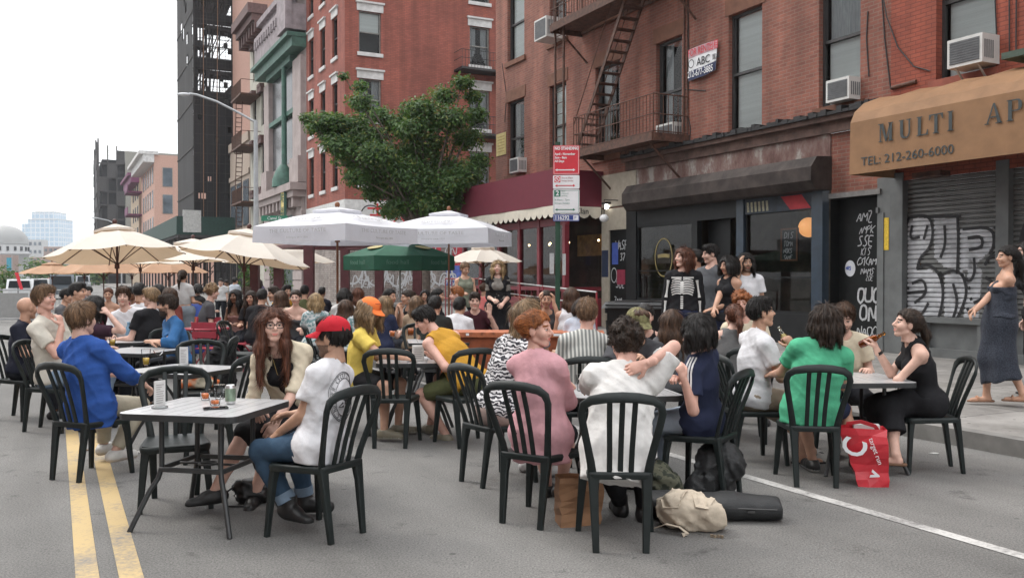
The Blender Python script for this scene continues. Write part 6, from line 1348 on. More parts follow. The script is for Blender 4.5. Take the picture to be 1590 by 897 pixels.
        for j, (o, L_) in enumerate(((.029,.074),(.010,.083),(-.010,.078),(-.028,.060))):
            p = w_+(d*(.082-.004*abs(j-1))+l_*o*1.02)*gs; ang = 0
            for m_, (fr_, r0, r1) in enumerate(((.46,.0094,.0086),(.30,.0086,.0078),(.24,.0078,.0066))):
                ang += c_*(.75 if m_ == 0 else 1.0)*(1+.06*j); dd = (d*math.cos(ang)+n_*math.sin(ang)+l_*(o*1.2)).normalized(); e = p+dd*L_*fr_*gs; S.cone(p, e, max(r0, vhand*1.25), max(r1, vhand*1.15), .004); p = e
        tb = w_+d*.028+l_*.026; t1 = tb+(d*.55+l_*.65+n_*.35).normalized()*.042*gs; t2 = t1+(d*.85+l_*.15+n_*(.35+c_*.5)).normalized()*.032*gs; t3 = t2+(d*.8-l_*.1*c_+n_*(.3+c_*.5)).normalized()*.024*gs
        S.cone(tb, t1, .015, .0115, .01); S.cone(t1, t2, .0112, .0098, .005); S.cone(t2, t3, .0098, .0078, .004); v, qd = S.mesh(); parts.append((v, qd, 0))
    # ---- head in its own frame
    fs = 1.0 if sex == 'm' else .955
    S = SDF((-.115,-.135,-.15), (.115,.145,.14), vh)
    S.ball((0,-.014,.032), (.0755,.097,.088), .02); S.ball((0,.022,-.030), (.058 if sex == 'm' else .050,.068,.078 if sex == 'm' else .072), .03); S.ball((0,.062,-.096 if sex == 'm' else -.088), (.025 if sex == 'm' else .016,.021,.019), .022)
    for q in (1,-1):
        S.ball((q*.038,.058,-.025), (.026,.03,.03), .022); S.ball((q*.074,-.004,-.004), (.011,.022,.033), .006); S.ball((q*.034,.100,.006), (.021,.016,.014), .012, cut=True); S.cone((q*.048,-.0,-.062), (q*.018,.06,-.094), .018 if sex == 'm' else .012, .017 if sex == 'm' else .012, .025)
    br_ = .015 if sex == 'm' else .0115; S.cone((-.03,.074,.030), (.03,.074,.030), br_, br_, .014); S.cone((0,.086,.016), (0,.108,-.020), .008, .0125, .009); S.ball((.011,.096,-.025), .0085, .006); S.ball((-.011,.096,-.025), .0085, .006)
    S.cone((-.018,.083,-.055), (.018,.083,-.055), .0062, .0062, .006); S.cone((-.016,.083,-.065), (.016,.083,-.065), .0072, .0072, .006); S.cone((-.022,.098,-.060), (.022,.098,-.060), .0035, .0035, .004, cut=True)
    for q in (1,-1): S.ball((q*.031,.079,.006), .0122, .002)
    S.cone((0,-.02,-.06), (0,-.03,-.15), .049 if sex == 'm' else .041, .051 if sex == 'm' else .043, .02)
    v, qd = S.mesh(); fc = v[qd].mean(1); x, y, z = np.abs(fc[:,0]), fc[:,1], fc[:,2]; slot = np.zeros(len(qd), np.int32)
    ed = np.sqrt((x-.031)**2+(z-.006)**2); slot[(y > .072) & (z > .008) & (z < .0145) & (np.abs(x-.031) < .0155)] = 4; slot[(y > .075) & (np.abs(z-.005) < .0052) & (np.abs(x-.031) < .0125)] = 1; slot[(y > .075) & (ed < .0066)] = 2
    if beard:
        full = beard == 'full'; slot[(y > -.004) & (z < (-.022 if full else -.036)-.55*np.maximum(0, .05-x)*0 - np.where(x < .045, .022, 0)) & (z > -.128)] = 5
        slot[(x < .03) & (y > .07) & (z < -.036) & (z > -.052)] = 5
    slot[(y > .07) & ((x/.0225)**2+((z+.0615-.005*(x/.02)**2)/(.0088 if sex == 'f' else .0075))**2 < 1)] = 3; slot[(y > .045) & (x > .013) & (x < .048) & (np.abs(z-.031+.12*(x-.03)) < .0052)] = 4
    HMn = np.array(HM); v = v*fs @ HMn.T + np.array(H); parts.append((v, qd, slot))
    hk = hair[1] if hair else 'brown'; mats = [skin(sk), EYEW, EYED, lipm(sk), hairm(hk), stubble(sk, hk)]
    body = link('person', np_mesh('body', parts, mats), None, MW); body['label'] = label; body['category'] = cat
    if group: body['group'] = group
    info = dict(H=MW @ H, hands=hinfo, M=MW, HM=MW.to_3x3() @ HM); PEOPLE.append(body)
    tohead = lambda v_: v_*fs @ HMn.T + np.array(H)
    # ---- hair
    if hair and hair[0] != 'bald':
        st = hair[0]; vz = vhair*(.8 if lod == 0 and st in ('short','curly','mop') else 1); dn = HM.transposed() @ Vector((0,0,-1)); bk = HM.transposed() @ (-fw); rt = HM.transposed() @ lat
        lowlen = {'long':.40,'verylong':.46,'bob':.15,'shoulder':.22,'pony':.22}.get(st, .12)
        ext = [Vector((0,0,0)), dn*lowlen+bk*.12]; bl, bh = box(ext, .19); S = SDF(bl, bh, vz); t = .010 if st == 'short' else .016; cap_on = bool(hat)
        S.ball((0,-.016,.034), (.0755+t,.097+t,.088+(t if not cap_on else 0)), .01)
        if st in ('short','mop'): S.cone((-.035,.058,.098), (.035,.052,.10), .030, .026, .03); S.ball((0,.0,.105), (.062,.075,.032), .02)
        if st == 'curly':
            r_ = random.Random(sid+3)
            for k in range(46):
                a, e = r_.uniform(0,6.283), r_.uniform(-.25,1.45); c = Vector((math.cos(a)*math.cos(e)*.094, math.sin(a)*math.cos(e)*.112-.016, math.sin(e)*.108+.034)); S.ball(c, r_.uniform(.02,.032), .012)
        pa = Vector((0,.088,.064)) if st in ('short','curly','mop') else Vector((0,.082,.080)); S.plane(pa, (0,.75,-.66)) if st not in ('long','verylong','bob','shoulder') else S.plane(Vector((0,.084,.072)), (0,.80,-.60))
        if st in ('short','mop','curly','pony','bun'): S.plane((0,-.085,{'curly':-.10,'mop':-.082,'short':-.052}.get(st,-.078)), (0,.49 if st != 'short' else .30,-.87))
        if st in ('short','bun','pony'):
            for q in (1,-1): S.ball((q*.086,.004,-.006), (.026,.026,.036), .008, cut=True)
        if st in ('long','verylong','bob','shoulder'):
            L_ = {'long':.33,'verylong':.40,'bob':.115,'shoulder':.19}[st]; spread = .3
            for q in (1,-1):
                for k, (y0, fwo) in enumerate(((.030,.024),(.008,.010),(-.018,-.004),(-.048,-.02))):
                    a = Vector((q*.066,y0,.045)); m_ = a+rt*q*.022+dn*(L_*.45)+bk*(-fwo); e = m_+rt*q*(.012)+dn*(L_*.55)+bk*(.01-fwo); rr = .030 if st == 'bob' else .029
                    S.cone(a, m_, .026, rr, .035); S.cone(m_, e, rr, .014 if st != 'bob' else .024, .035)
            for q in (-.6,0,.6):
                a = Vector((q*.06,-.085,.03)); m_ = a+dn*(L_*.5)+bk*.018; e = m_+dn*(L_*.5)+bk*.03; S.cone(a, m_, .045, .046, .03); S.cone(m_, e, .046, .022, .03)
        if 'fringe' in hair[2:]: S.cone((-.055,.066,.052), (0,.085,.050), .018, .019, .015); S.cone((0,.085,.050), (.055,.066,.052), .019, .018, .015)
        if st == 'pony':
            L_ = .30; S.ball((0,-.118,.03), .034, .02); a = Vector((0,-.125,.03)); m_ = a+dn*.10+bk*.035; e = m_+dn*(L_-.12)+bk*.01; S.cone(a, m_, .028, .034, .02); S.cone(m_, e, .034, .010, .02)
        if st == 'bun': S.ball((0,-.115,.055), .043, .015); S.ball((0,-.135,.04), .03, .015)
        fr = 1.0 if lod == 0 else .6; sd_ = sid*1.7
        if st == 'curly': S.warp(lambda x, y, z: .0085*np.sin(x*105+sd_)*np.sin(y*98+1.3)*np.sin(z*110+.7)+.004*np.sin(x*210+z*90)*np.sin(y*190))
        else:
            def strand(x, y, z):
                th = np.arctan2(x, -y-.01); r_ = np.sqrt(x*x+y*y)*14; a = np.where(z > .09, r_, th*1.0)
                return fr*(.0032*np.sin(th*19+3*np.sin(z*11+sd_))+.0024*np.sin(th*34+z*22+sd_)+.0020*np.sin(z*38+th*9))
            S.warp(strand)
        v, qd = S.mesh(); nst = (3400,1000,260)[lod]; lg = st in ('long','verylong','shoulder','bob'); nst = int(nst*(1.7 if lg else 1)); Ls = {'short':.022,'mop':.036,'curly':.024,'bob':.055,'shoulder':.065,'pony':.040,'bun':.034}.get(st, .10)
        sv, sq, sm_ = strand_cards(v, qd, nst, Ls, (.0015,.0026,.0045)[lod], sid, np.array([0,-.045,.125]), tuple(dn), 'curly' if st == 'curly' else 'back' if st in ('pony','bun') else 'parted' if lg and 'fringe' not in hair else 'smooth', .008 if st == 'short' else .0015 if st in ('pony','bun') else .004, .028 if hat else None)
        link('hair', np_mesh('hair', [(tohead(v), qd, 0), (tohead(sv), sq, sm_)], [hairm(hk), hairm(hk+'+'), hairm(hk+'-')]), body)
        if 'scrunchie' in hair: S = SDF((-.08,-.2,-.05), (.08,-.06,.12), vz); [S.ball((.027*math.cos(a),-.122,.032+.027*math.sin(a)), .017, .006) for a in (0,1.05,2.1,3.14,4.2,5.2)]; v, qd = S.mesh(); link('scrunchie', np_mesh('scrunchie', [(tohead(v), qd, 0)], [cloth('scrunchie', (.6,.58,.52))]), body)
    if beard == 'full':
        S = SDF((-.1,-.03,-.16), (.1,.12,0), vh*1.2); S.ball((0,.022,-.045), (.064,.073,.082), .02); S.ball((0,.06,-.104), (.03,.03,.026), .03); S.plane((0,0,-.052), (0,-.9,.45)); S.plane((0,0,-.056), (0,.05,1))
        S.cone((-.03,.088,-.047), (.03,.088,-.047), .010, .010, .006); S.cone((-.012,.11,-.062), (.012,.11,-.062), .010, .010, .004, cut=True); S.warp(lambda x, y, z: .0022*np.sin(x*260)*np.sin(z*240)*np.sin(y*200)); v, qd = S.mesh(); link('beard', np_mesh('beard', [(tohead(v), qd, 0)], [hairm(hk)]), body)
    H4 = Matrix.Translation(H) @ HM.to_4x4() @ Matrix.Scale(fs, 4)
    if hat:
        kind, nm, col = hat[:3]; m_ = cloth('cap_'+nm, col, var=hat[3] if len(hat) > 3 else .08, vs=hat[4] if len(hat) > 4 else 8); b = MB(); rows, nn = 8, 28; tilt = Matrix.Rotation(R(-4), 4, 'X')
        vs = []
        for i in range(rows+1):
            a = i/rows*math.pi/2
            for k in range(nn):
                t = 2*math.pi*k/nn; seam = 1-.012*abs(math.cos(3*t))**8; vs.append((math.cos(t)*.0925*math.cos(a)*seam, -.012+math.sin(t)*.112*math.cos(a)*seam, .047+.092*math.sin(a)**.85+.006*math.sin(t)*(1-i/rows)))
        b.add(vs, [(i*nn+k, i*nn+(k+1) % nn, (i+1)*nn+(k+1) % nn, (i+1)*nn+k) for i in range(rows) for k in range(nn)], True); sgn = -1 if kind == 'capback' else 1
        cp = b.build('cap', m_, body, H4 @ tilt @ (Matrix.Rotation(R(180),4,'Z') if sgn < 0 else Matrix()))
        b = MB(); vs = []; nb = 14
        for i in range(nb+1):
            t = R(18)+R(144)*i/nb; x, y = math.cos(t)*.090, -.012+math.sin(t)*.110
            for j in range(4): e = j/3; vs.append((x*(1+.02*e), y+.078*e*math.sin(t)**.7, .052-.028*e*(1-.2*math.sin(t))-.55*x*x*4*e*.8))
        b.add(vs, [(i*4+j, (i+1)*4+j, (i+1)*4+j+1, i*4+j+1) for i in range(nb) for j in range(3)], True); b.add([(p[0],p[1],p[2]-.005) for p in vs], [(i*4+j, i*4+j+1, (i+1)*4+j+1, (i+1)*4+j) for i in range(nb) for j in range(3)], True); b.build('brim', m_, cp); b = MB(); b.ball((0,-.012,.139), .008, 8, 6, (1,1,.6)); b.build('button', m_, cp)
        if kind == 'cap' and hat[-1] == 'scribble':
            b = MB(); bt_ = lambda x, z, d: Vector((x, -.012+.1145*math.sqrt(max(0, 1-(x/.098)**2-((z-.047)/.108)**2*.9))+d, z)); strokes(b, scrawl('SCKO', -.045, .085, .018, .1, .2)+scrawl('TMANE', -.04, .066, .012)+[[(-.05,.11),(0,.117),(.05,.11)]], .0045, .003, bt_, 1); b.build('cap_lettering', pm('cap_ink', (.30,.045,.02), .7), cp)
    if glasses == 'black' or glasses == 'sun':
        b = MB(); o = (0,0) if glasses == 'black' else (-.055,.085)
        for q in (1,-1):
            ring = [(q*.033+x*.027, .1045+o[0]*.9-.010*abs(q*.033+x*.027)/.06, .004+o[1]+y*.020) for x, y in [(math.copysign(abs(math.cos(t))**.6, math.cos(t)), math.copysign(abs(math.sin(t))**.6, math.sin(t))) for t in [k*math.pi/10 for k in range(21)]]]; b.tube(ring, .0031, 6, cap=False); b.tube([(q*.060,.097+o[0],.014+o[1]),(q*.076,.06+o[0],.014+o[1]),(q*.078,0+o[0],.006+o[1])], .0028, 5)
        b.tube([(-.008,.108+o[0],.010+o[1]),(.008,.108+o[0],.010+o[1])], .003, 6); gl2 = b.build('glasses', pm('black_acetate', (.008,.008,.009), .25), body, H4)
        b = MB()
        for q in (1,-1): y_ = .1045+o[0]*.9-.0055; b.quad((q*.033-.025,y_,.004+o[1]-.018), (q*.033+.025,y_,.004+o[1]-.018), (q*.033+.025,y_,.004+o[1]+.018), (q*.033-.025,y_,.004+o[1]+.018))
        b.build('lens', glass('spectacle_lens', .12, (.93,.95,.95)) if glasses == 'black' else pm('dark_lens', (.01,.01,.012), .05), gl2)
    # ---- clothes
    def garment(name, mat, fill, pts, m=.2):
        S = SDF(*box(pts, m), vb); fill(S); v, qd = S.mesh(); return link(name, np_mesh(name, [(v, qd, 0)], mat if isinstance(mat, list) else [mat]), body)
    up_pts = [P-U*.25, C, Nk, *sh.values(), *EL.values(), *AR.values()]; leg_pts = [P, P+U*.12, *hip.values(), *KN.values(), *AN.values()]
    gm = lambda spec: spec[3] if len(spec) > 3 and spec[3] is not None else cloth(spec[1], spec[2])
    def do_top(spec, inf, nm, hm):
        kind = spec[0]
        def fill(S):
            torso(S, inf, hm < .1)
            if hm < .1 and kind not in ('halter','strap'): S.cone(C-U*.05, P-U*.02, (.162 if sex == 'm' else .138)*g*build+inf, (.192 if sex == 'm' else .185)*g*build+inf, .03, (fw,.60))
            if hm < -.08: S.cone(P, P-U*(-hm+.02)+Vector((0,-.02,0)), .180*g*build+inf, .185*g*build+inf, .03, (fw,.66))
            S.plane(P+U*hm, -U); nr = {'tee':.062,'long':.060,'tank':.080,'shirt':.058,'roll':.058,'halter':.058,'strap':.0}.get(kind, .062)*g
            if kind in ('tank','halter'):
                for q in (1,-1): S.ball(sh[q]+lat*q*.035+U*.03, (.088 if kind == 'tank' else .115)*g, .01, cut=True)
            if kind == 'strap': S.plane(Nk-U*.135*s, U*.97+fw*.1)
            else: S.ball(Nk+U*.045+fw*.026, nr+.010, .006, cut=True)
            if kind == 'tee': arms(S, inf+.010, .62)
            elif kind == 'wide': arms(S, inf+.02, .78)
            elif kind in ('long','shirt'): arms(S, inf+.004, 1.0, .96 if kind == 'long' else .30)
            elif kind == 'roll': arms(S, inf+.006, 1.0, .5)
            S.warp(wrinkle(sid, .0085 if kind in ('shirt','long','wide','roll') else .0062))
        o = garment(nm, gm(spec), fill, up_pts)
        if kind in ('shirt','roll','long') and 'collar' in spec:
            b = MB(); c_ = Nk+U*.018; pts = [c_+lat*(.072*g*math.sin(t))+fw*(.068*g*math.cos(t)+.012)+U*(-.03*max(0,math.cos(t))) for t in [R(30)+R(300)*k/16 for k in range(17)]]; b.sweep(pts, .042, .012, up=tuple(lat.cross(fw)) if False else None); 
            vs = []
            for p_ in pts: n2 = (p_-c_).normalized(); vs += [p_+U*.022-n2*.004, p_-U*.018+n2*.022]
            b = MB(); b.add(vs, [(2*i,2*i+2,2*i+3,2*i+1) for i in range(16)], True); b.build('collar', gm(spec), o)
        return o
    tp = do_top(top, .015 if not over else .006, {'tank':'vest','halter':'halter_top','strap':'top'}.get(top[0], 'shirt'), hem) if top else None
    info['top'] = tp; info['body'] = body
    if over:
        def fillo(S):
            torso(S, .015); S.plane(P+U*over[3], -U); S.ball(Nk+U*.045+fw*.03, .080*g, .01, cut=True)
            c_ = C+U*.05+fw*.30; S.cone(P-U*.2+fw*.27, Nk+fw*.2, .20 if len(over) < 5 else over[4], .15, .01, cut=True); arms(S, .011, 1.0, .12); S.warp(wrinkle(sid+9, .010))
        o = garment('jacket', cloth(over[1], over[2]), fillo, up_pts)
        b = MB(); c_ = Nk+U*.015; pts = [c_+lat*(.078*g*math.sin(t))+fw*(.07*g*math.cos(t)+.012)+U*(-.06*max(0,math.cos(t))) for t in [R(38)+R(284)*k/16 for k in range(17)]]; vs = []
        for p_ in pts: n2 = (p_-c_).normalized(); vs += [p_+U*.025-n2*.002, p_-U*.025+n2*.035]
        b.add(vs, [(2*i,2*i+2,2*i+3,2*i+1) for i in range(16)], True); b.build('collar', cloth(over[1], over[2]), o)
    if bot:
        kind = bot[0]; wz = P+U*(.085 if pose == 'sit' else .10)
        def fillb(S):
            inf = .011
            S.cone(hip[-1], hip[1], (.118 if sex == 'm' else .126)*g+inf, (.118 if sex == 'm' else .126)*g+inf, .03); S.cone(P, P+U*.12, .15*g*build+inf, .143*g*build+inf, .03, (fw,.74)); S.plane(wz, U)
            if kind == 'trousers': legs(S, .013, 1, .93)
            elif kind == 'wide': legs(S, .022, 1, .95, flare=.035)
            elif kind == 'shorts': legs(S, .017, .86)
            elif kind == 'skirt':
                for q in (1,-1): S.cone(hip[q], KN[q], .10*g, .075*g, .06)
                S.cone(hip[-1].lerp(hip[1],.5), KN[-1].lerp(KN[1],.5), .12, .09, .06)
            elif kind == 'longskirt':
                mk = KN[-1].lerp(KN[1],.5); ma = AN[-1].lerp(AN[1],.5)
                for q in (1,-1): S.cone(hip[q], KN[q], .11*g, .085*g, .07); S.cone(KN[q], KN[q].lerp(AN[q],.55), .085, .10, .07, None, False, True)
                S.cone(P, mk, .12, .09, .07); S.cone(mk, mk.lerp(ma,.55), .09, .09, .07, None, False, True)
            S.warp(wrinkle(sid+5, .0035))
        garment({'skirt':'skirt','longskirt':'skirt','shorts':'shorts'}.get(kind, 'trousers'), gm(bot), fillb, leg_pts, .18)
    if shoe and lod < 2:
        for q in (1,-1):
            a, d = AN[q], fd[q]; up_ = Vector((0,0,1)) if abs(d.z) < .2 else (X.cross(d)).normalized(); up_ = up_ if up_.z > 0 else -up_; a0 = a-up_*.085; S = SDF(*box([a, a0-d*.08, a0+d*.2], .06), max(vhand*1.3, .007))
            if shoe[0] == 'sandal':
                S.cone(a0-d*.05+up_*.012, a0+d*.17+up_*.012, .036, .038, .01); S.plane(a0+up_*.022, up_); S.cone(a0+d*.09+up_*.03, a0+d*.11+up_*.03, .042, .042, .005, None, True, True)
                if len(shoe) > 3: S.cone(a0-d*.04, a0-d*.03+up_*.03, .032, .034, .01)
            else:
                ht = .12 if shoe[0] == 'boot' else .045; S.cone(a0-d*.045+up_*.04, a0+d*.155+up_*.033, .043, .039, .02); S.cone(a0+up_*.05, a+up_*(ht-.04), .05, .047, .03, None, False, True); S.ball(a0+d*.06+up_*.055, .04, .03)
            S.plane(a0, -up_); v, qd = S.mesh(); z_ = (v[qd].mean(1)-np.array(a0))@np.array(up_); link('shoe', np_mesh('shoe', [(v, qd, (z_ < .024).astype(np.int32))], [pm('shoe_'+shoe[1], shoe[2], .45, var=.15), pm('sole_'+shoe[1], shoe[3] if len(shoe) > 3 else tuple(c*.6 for c in shoe[2]), .7)]), body)
    if extra: extra(body, dict(P=P, C=C, N=Nk, U=U, lat=lat, fw=fw, sh=sh, EL=EL, AR=AR, H=H, HM=HM, KN=KN, AN=AN, H4=H4, top=tp, g=g))
    return info
def on_mesh(obj, pts, ray, proud=.004, skip=False):
    """drape points given in the object's local space onto its mesh along ray"""
    me = obj.data; bv = BVHTree.FromPolygons([v.co for v in me.vertices], [p.vertices for p in me.polygons]); o = []
    for p in pts:
        h_ = bv.ray_cast(Vector(p)-Vector(ray)*.4, Vector(ray)); o += [h_[0]-Vector(ray)*proud] if h_[0] is not None else [] if skip else [Vector(p)]
    return o
# ------------------------------------------------------------------ the seated and standing people, with their chairs and tables
def at(o, f, d=.02): v = Vector((f[0], f[1])).normalized(); return (o[0]+v.x*d, o[1]+v.y*d)
D_SK = (.020,.022,.028)
def zebra():
    m, t, b = nodes('zebra_cloth'); Lk = t.links.new; b.inputs['Roughness'].default_value = .85; tcn = N(t, 'TexCoord'); w_ = N(t, 'TexWave', Scale=11.0, Distortion=9.0, Detail=2.0); w_.bands_direction = 'Z'; w_.inputs['Detail Scale'].default_value = 1.6
    r = N(t, 'ValToRGB'); r.color_ramp.elements[0].position = .46; r.color_ramp.elements[1].position = .54; r.color_ramp.elements[0].color = (.02,.02,.028,1); r.color_ramp.elements[1].color = (.62,.61,.62,1)
    Lk(tcn.outputs['Object'], w_.inputs['Vector']); Lk(w_.outputs['Fac'], r.inputs[0]); Lk(r.outputs[0], b.inputs['Base Color']); return m
def striped(name, c1, c2, sc_=60, axis='X'):
    m, t, b = nodes(name); Lk = t.links.new; b.inputs['Roughness'].default_value = .85; tcn = N(t, 'TexCoord'); w_ = N(t, 'TexWave', Scale=sc_/6.283, Distortion=.6); w_.bands_direction = axis
    r = N(t, 'ValToRGB'); r.color_ramp.elements[0].color = c4(c1); r.color_ramp.elements[1].color = c4(c2); r.color_ramp.elements[0].position = .25; r.color_ramp.elements[1].position = .6
    Lk(tcn.outputs['Object'], w_.inputs['Vector']); Lk(w_.outputs['Fac'], r.inputs[0]); Lk(r.outputs[0], b.inputs['Base Color']); return m
def floral(name, c1, c2, sc_=14):
    m, t, b = nodes(name); Lk = t.links.new; b.inputs['Roughness'].default_value = .85; tcn = N(t, 'TexCoord'); n = N(t, 'TexNoise', Scale=float(sc_), Detail=2.0); r = N(t, 'ValToRGB'); r.color_ramp.elements[0].color = c4(c1); r.color_ramp.elements[1].color = c4(c2); r.color_ramp.elements[0].position = .46; r.color_ramp.elements[1].position = .54
    Lk(tcn.outputs['Object'], n.inputs['Vector']); Lk(n.outputs['Fac'], r.inputs[0]); Lk(r.outputs[0], b.inputs['Base Color']); return m
def backprint(body, J):
    """round black print with lettering on the back of the white shirt"""
    c = J['C']+J['U']*.02-J['fw']*.1; lat, U, fw = J['lat'], J['U'], J['fw']; b = MB(); r_ = random.Random(12)
    ring = lambda rad, n=40, a0=0, a1=6.2832: [c+lat*rad*math.cos(a0+(a1-a0)*k/n)*.92+U*rad*math.sin(a0+(a1-a0)*k/n) for k in range(n+1)]
    def drape(pts, wd):
        q = on_mesh(J['top'], pts, fw, .003); b.add([v for i, p in enumerate(q) for d in [(q[min(i+1,len(q)-1)]-q[max(i-1,0)]).cross(fw).normalized()] for v in (p+d*wd/2, p-d*wd/2)], [(2*i,2*i+1,2*i+3,2*i+2) for i in range(len(q)-1)])
    drape(ring(.150), .005); drape(ring(.112), .005); drape(ring(.142), .004)
    for k in range(30):
        a = k*.2094+.05; m_ = c+lat*.127*math.cos(a)*.92+U*.127*math.sin(a); t_ = lat*-math.sin(a)+U*math.cos(a); n_ = lat*math.cos(a)+U*math.sin(a)
        if k % 7 == 5: continue
        for ln in GLYPH[r_.choice('BDMRSEACON'.replace('B','P'))]: drape([m_+(-t_)*(x-.35)*.017+n_*(y-.5)*.020 for x, y in ln], .0045)
    for k in range(16): a = r_.uniform(0,6.28); rr = r_.uniform(.0,.09); p = c+lat*rr*math.cos(a)+U*rr*math.sin(a); drape([p+lat*r_.uniform(-.03,.03)+U*r_.uniform(-.03,.03) for _ in range(4)], r_.uniform(.006,.016))
    for s_ in (1,-1): d = (J['KN'][s_]-J['AN'][s_]).normalized(); MB().tube([J['AN'][s_]+d*.03, J['AN'][s_]+d*.085], .062, 14).build('jeans_cuff', cloth('cuff_denim', (.17,.23,.30)), body)
    b.build('back_print', pm('shirt_ink', (.03,.03,.033), .8), J['top'])
def ribs(body, J):
    lat, U, fw, g = J['lat'], J['U'], J['fw'], J['g']; c = J['C']+U*.10; b = MB()
    def drape(pts, wd, tgt=J['top'], ray=-fw):
        q = on_mesh(tgt, pts, ray, .004); b.add([v for i, p in enumerate(q) for d in [(q[min(i+1,len(q)-1)]-q[max(i-1,0)]).cross(fw).normalized()] for v in (p+d*wd/2, p-d*wd/2)], [(2*i,2*i+1,2*i+3,2*i+2) for i in range(len(q)-1)])
    drape([c+fw*.2-U*.02*k for k in range(9)], .042); 
    for k in range(6): drape([c+fw*.2-U*(.19+.028*k), c+fw*.2-U*(.209+.028*k)], .034)
    for q in (1,-1):
        drape([c+fw*.2+U*.045+lat*q*(.01+.022*k) for k in range(7)], .02)
        for k in range(7): L_ = .150-.006*abs(k-3); drape([c+fw*.2+U*(.015-.030*k)+lat*q*L_*t+U*(.018*math.sin(t*2.6)-.022*t*t) for t in (.08,.3,.5,.7,.88,1)], .018)
    b.build('skeleton_print', pm('bone_print', (.62,.62,.60), .8), J['top']); b2 = MB()
    for q in (1,-1):
        for a, e in ((J['sh'][q].lerp(J['EL'][q],.15), J['sh'][q].lerp(J['EL'][q],.92)), (J['EL'][q].lerp(J['AR'][q],.08), J['EL'][q].lerp(J['AR'][q],.85))):
            pts = on_mesh(J['top'], [a.lerp(e, t)+fw*.15 for t in (0,.25,.5,.75,1)], -fw, .004); b2.tube(pts, [.020,.013,.011,.013,.020], 6)
    b2.build('sleeve_bones', pm('bone_print', (.62,.62,.60), .8), J['top'])
def stripes3(body, J):
    b = MB(); ln = []
    for q in (1,-1):
        a = J['N']+J['lat']*q*.085+J['U']*.0; e = J['sh'][q].lerp(J['EL'][q], .60); out_ = (J['lat']*q*.6+J['U']*.8).normalized()
        side = (e-a).cross(out_).normalized()
        for k in (-1,0,1):
            pts = [a.lerp(J['sh'][q]+J['lat']*q*.02, t)+side*k*.021 for t in (0,.25,.5,.75,1)]+[J['sh'][q].lerp(e, t)+side*k*.021 for t in (.2,.4,.6,.8,1)]
            q_ = []
            for i, p in enumerate(pts): d = out_.lerp((J['lat']*q).normalized(), min(1, i/6)).normalized(); q_ += on_mesh(J['top'], [p+d*.15], -d, .003)
            b.add([v for i, p in enumerate(q_) for v in (p+side*.006, p-side*.006)], [(2*i,2*i+1,2*i+3,2*i+2) for i in range(len(q_)-1)])
    b.build('shoulder_stripes', pm('stripe_white', (.6,.6,.6), .8), J['top'])
# ---- tables
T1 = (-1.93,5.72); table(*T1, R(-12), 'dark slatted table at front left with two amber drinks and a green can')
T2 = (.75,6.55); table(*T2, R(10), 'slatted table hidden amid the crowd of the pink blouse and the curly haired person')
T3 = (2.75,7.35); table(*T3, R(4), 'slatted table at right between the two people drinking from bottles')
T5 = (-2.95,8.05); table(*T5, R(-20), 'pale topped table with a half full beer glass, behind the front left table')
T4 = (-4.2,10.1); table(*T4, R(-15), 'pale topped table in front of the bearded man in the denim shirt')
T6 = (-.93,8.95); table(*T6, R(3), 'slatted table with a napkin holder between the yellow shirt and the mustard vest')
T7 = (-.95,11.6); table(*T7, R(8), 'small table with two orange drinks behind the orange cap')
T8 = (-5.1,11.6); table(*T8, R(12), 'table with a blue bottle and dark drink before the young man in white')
# ---- 1 woman with glasses
f = (.12,-1); c1 = (-1.56,6.58); chair(c1[0], c1[1], *f, 'dark plastic chair under the woman with black glasses')
def necklace(body, J): b = MB(); c = J['N']; b.tube(on_mesh(J['top'], [c+J['lat']*x-J['U']*z+J['fw']*.3 for x, z in ((.05,.03),(.035,.12),(.012,.2),(0,.215),(-.012,.2),(-.035,.12),(-.05,.03))], -J['fw'], .004), .002, 5); b.ball(on_mesh(J['top'], [c-J['U']*.235+J['fw']*.3], -J['fw'], .006)[0], .012, 8, 6, (1,.4,1.4)); b.build('necklace', pm('gold_chain', (.5,.36,.12), .3, .9), body)
person('smiling long haired person with black glasses and cream jacket at the front left table', at(c1, f), f, hd=(424,480,6.3), look=(.42,-1,.06), rh=W(398,640,6.15), lh=W(428,655,6.1), le=W(480,640,6.3), sex='f', sk='fair', hair=('verylong','auburn'), top=('tank','black',(.014,.014,.016)), over=('cream_jacket','cream',(.62,.55,.42)) and ('jacket','cream',(.60,.53,.40),-.02,.115), bot=('skirt','black',(.015,.015,.017)), shoe=('shoe','black_leather',(.012,.012,.012)), ra=W(333,762,5.95), la=W(392,772,6.15), rfd=(-.85,-.4,-.15), lfd=(.1,-1,0), glasses='black', extra=necklace)
# ---- 2 red cap
f = (-.86,.52); c2 = (-1.17,5.45); chair(c2[0], c2[1], *f, 'dark plastic chair in front, under the person in the red cap')
person('person in a red cap, white tee with a round back print and rolled jeans', at(c2, f, .0), (-.95,.30), hd=(516,495,5.50), look=(-.95,.30,-.02), lh=W(432,672,5.45), le=W(492,690,5.2), rh=(.2,.3,.68), sk='olive', hair=('short','black'), top=('tee','white',(.64,.64,.66)), bot=('trousers','blue_denim',(.038,.072,.118)), shoe=('boot','black_leather',(.012,.012,.012)), la=W(448,785,5.50), ra=W(472,775,5.85), lfd=(.5,-.3,-.1), rfd=(.4,0,0), hat=('cap','red',(.44,.018,.030),.06), beard='stubble', hem=-.11, extra=backprint)
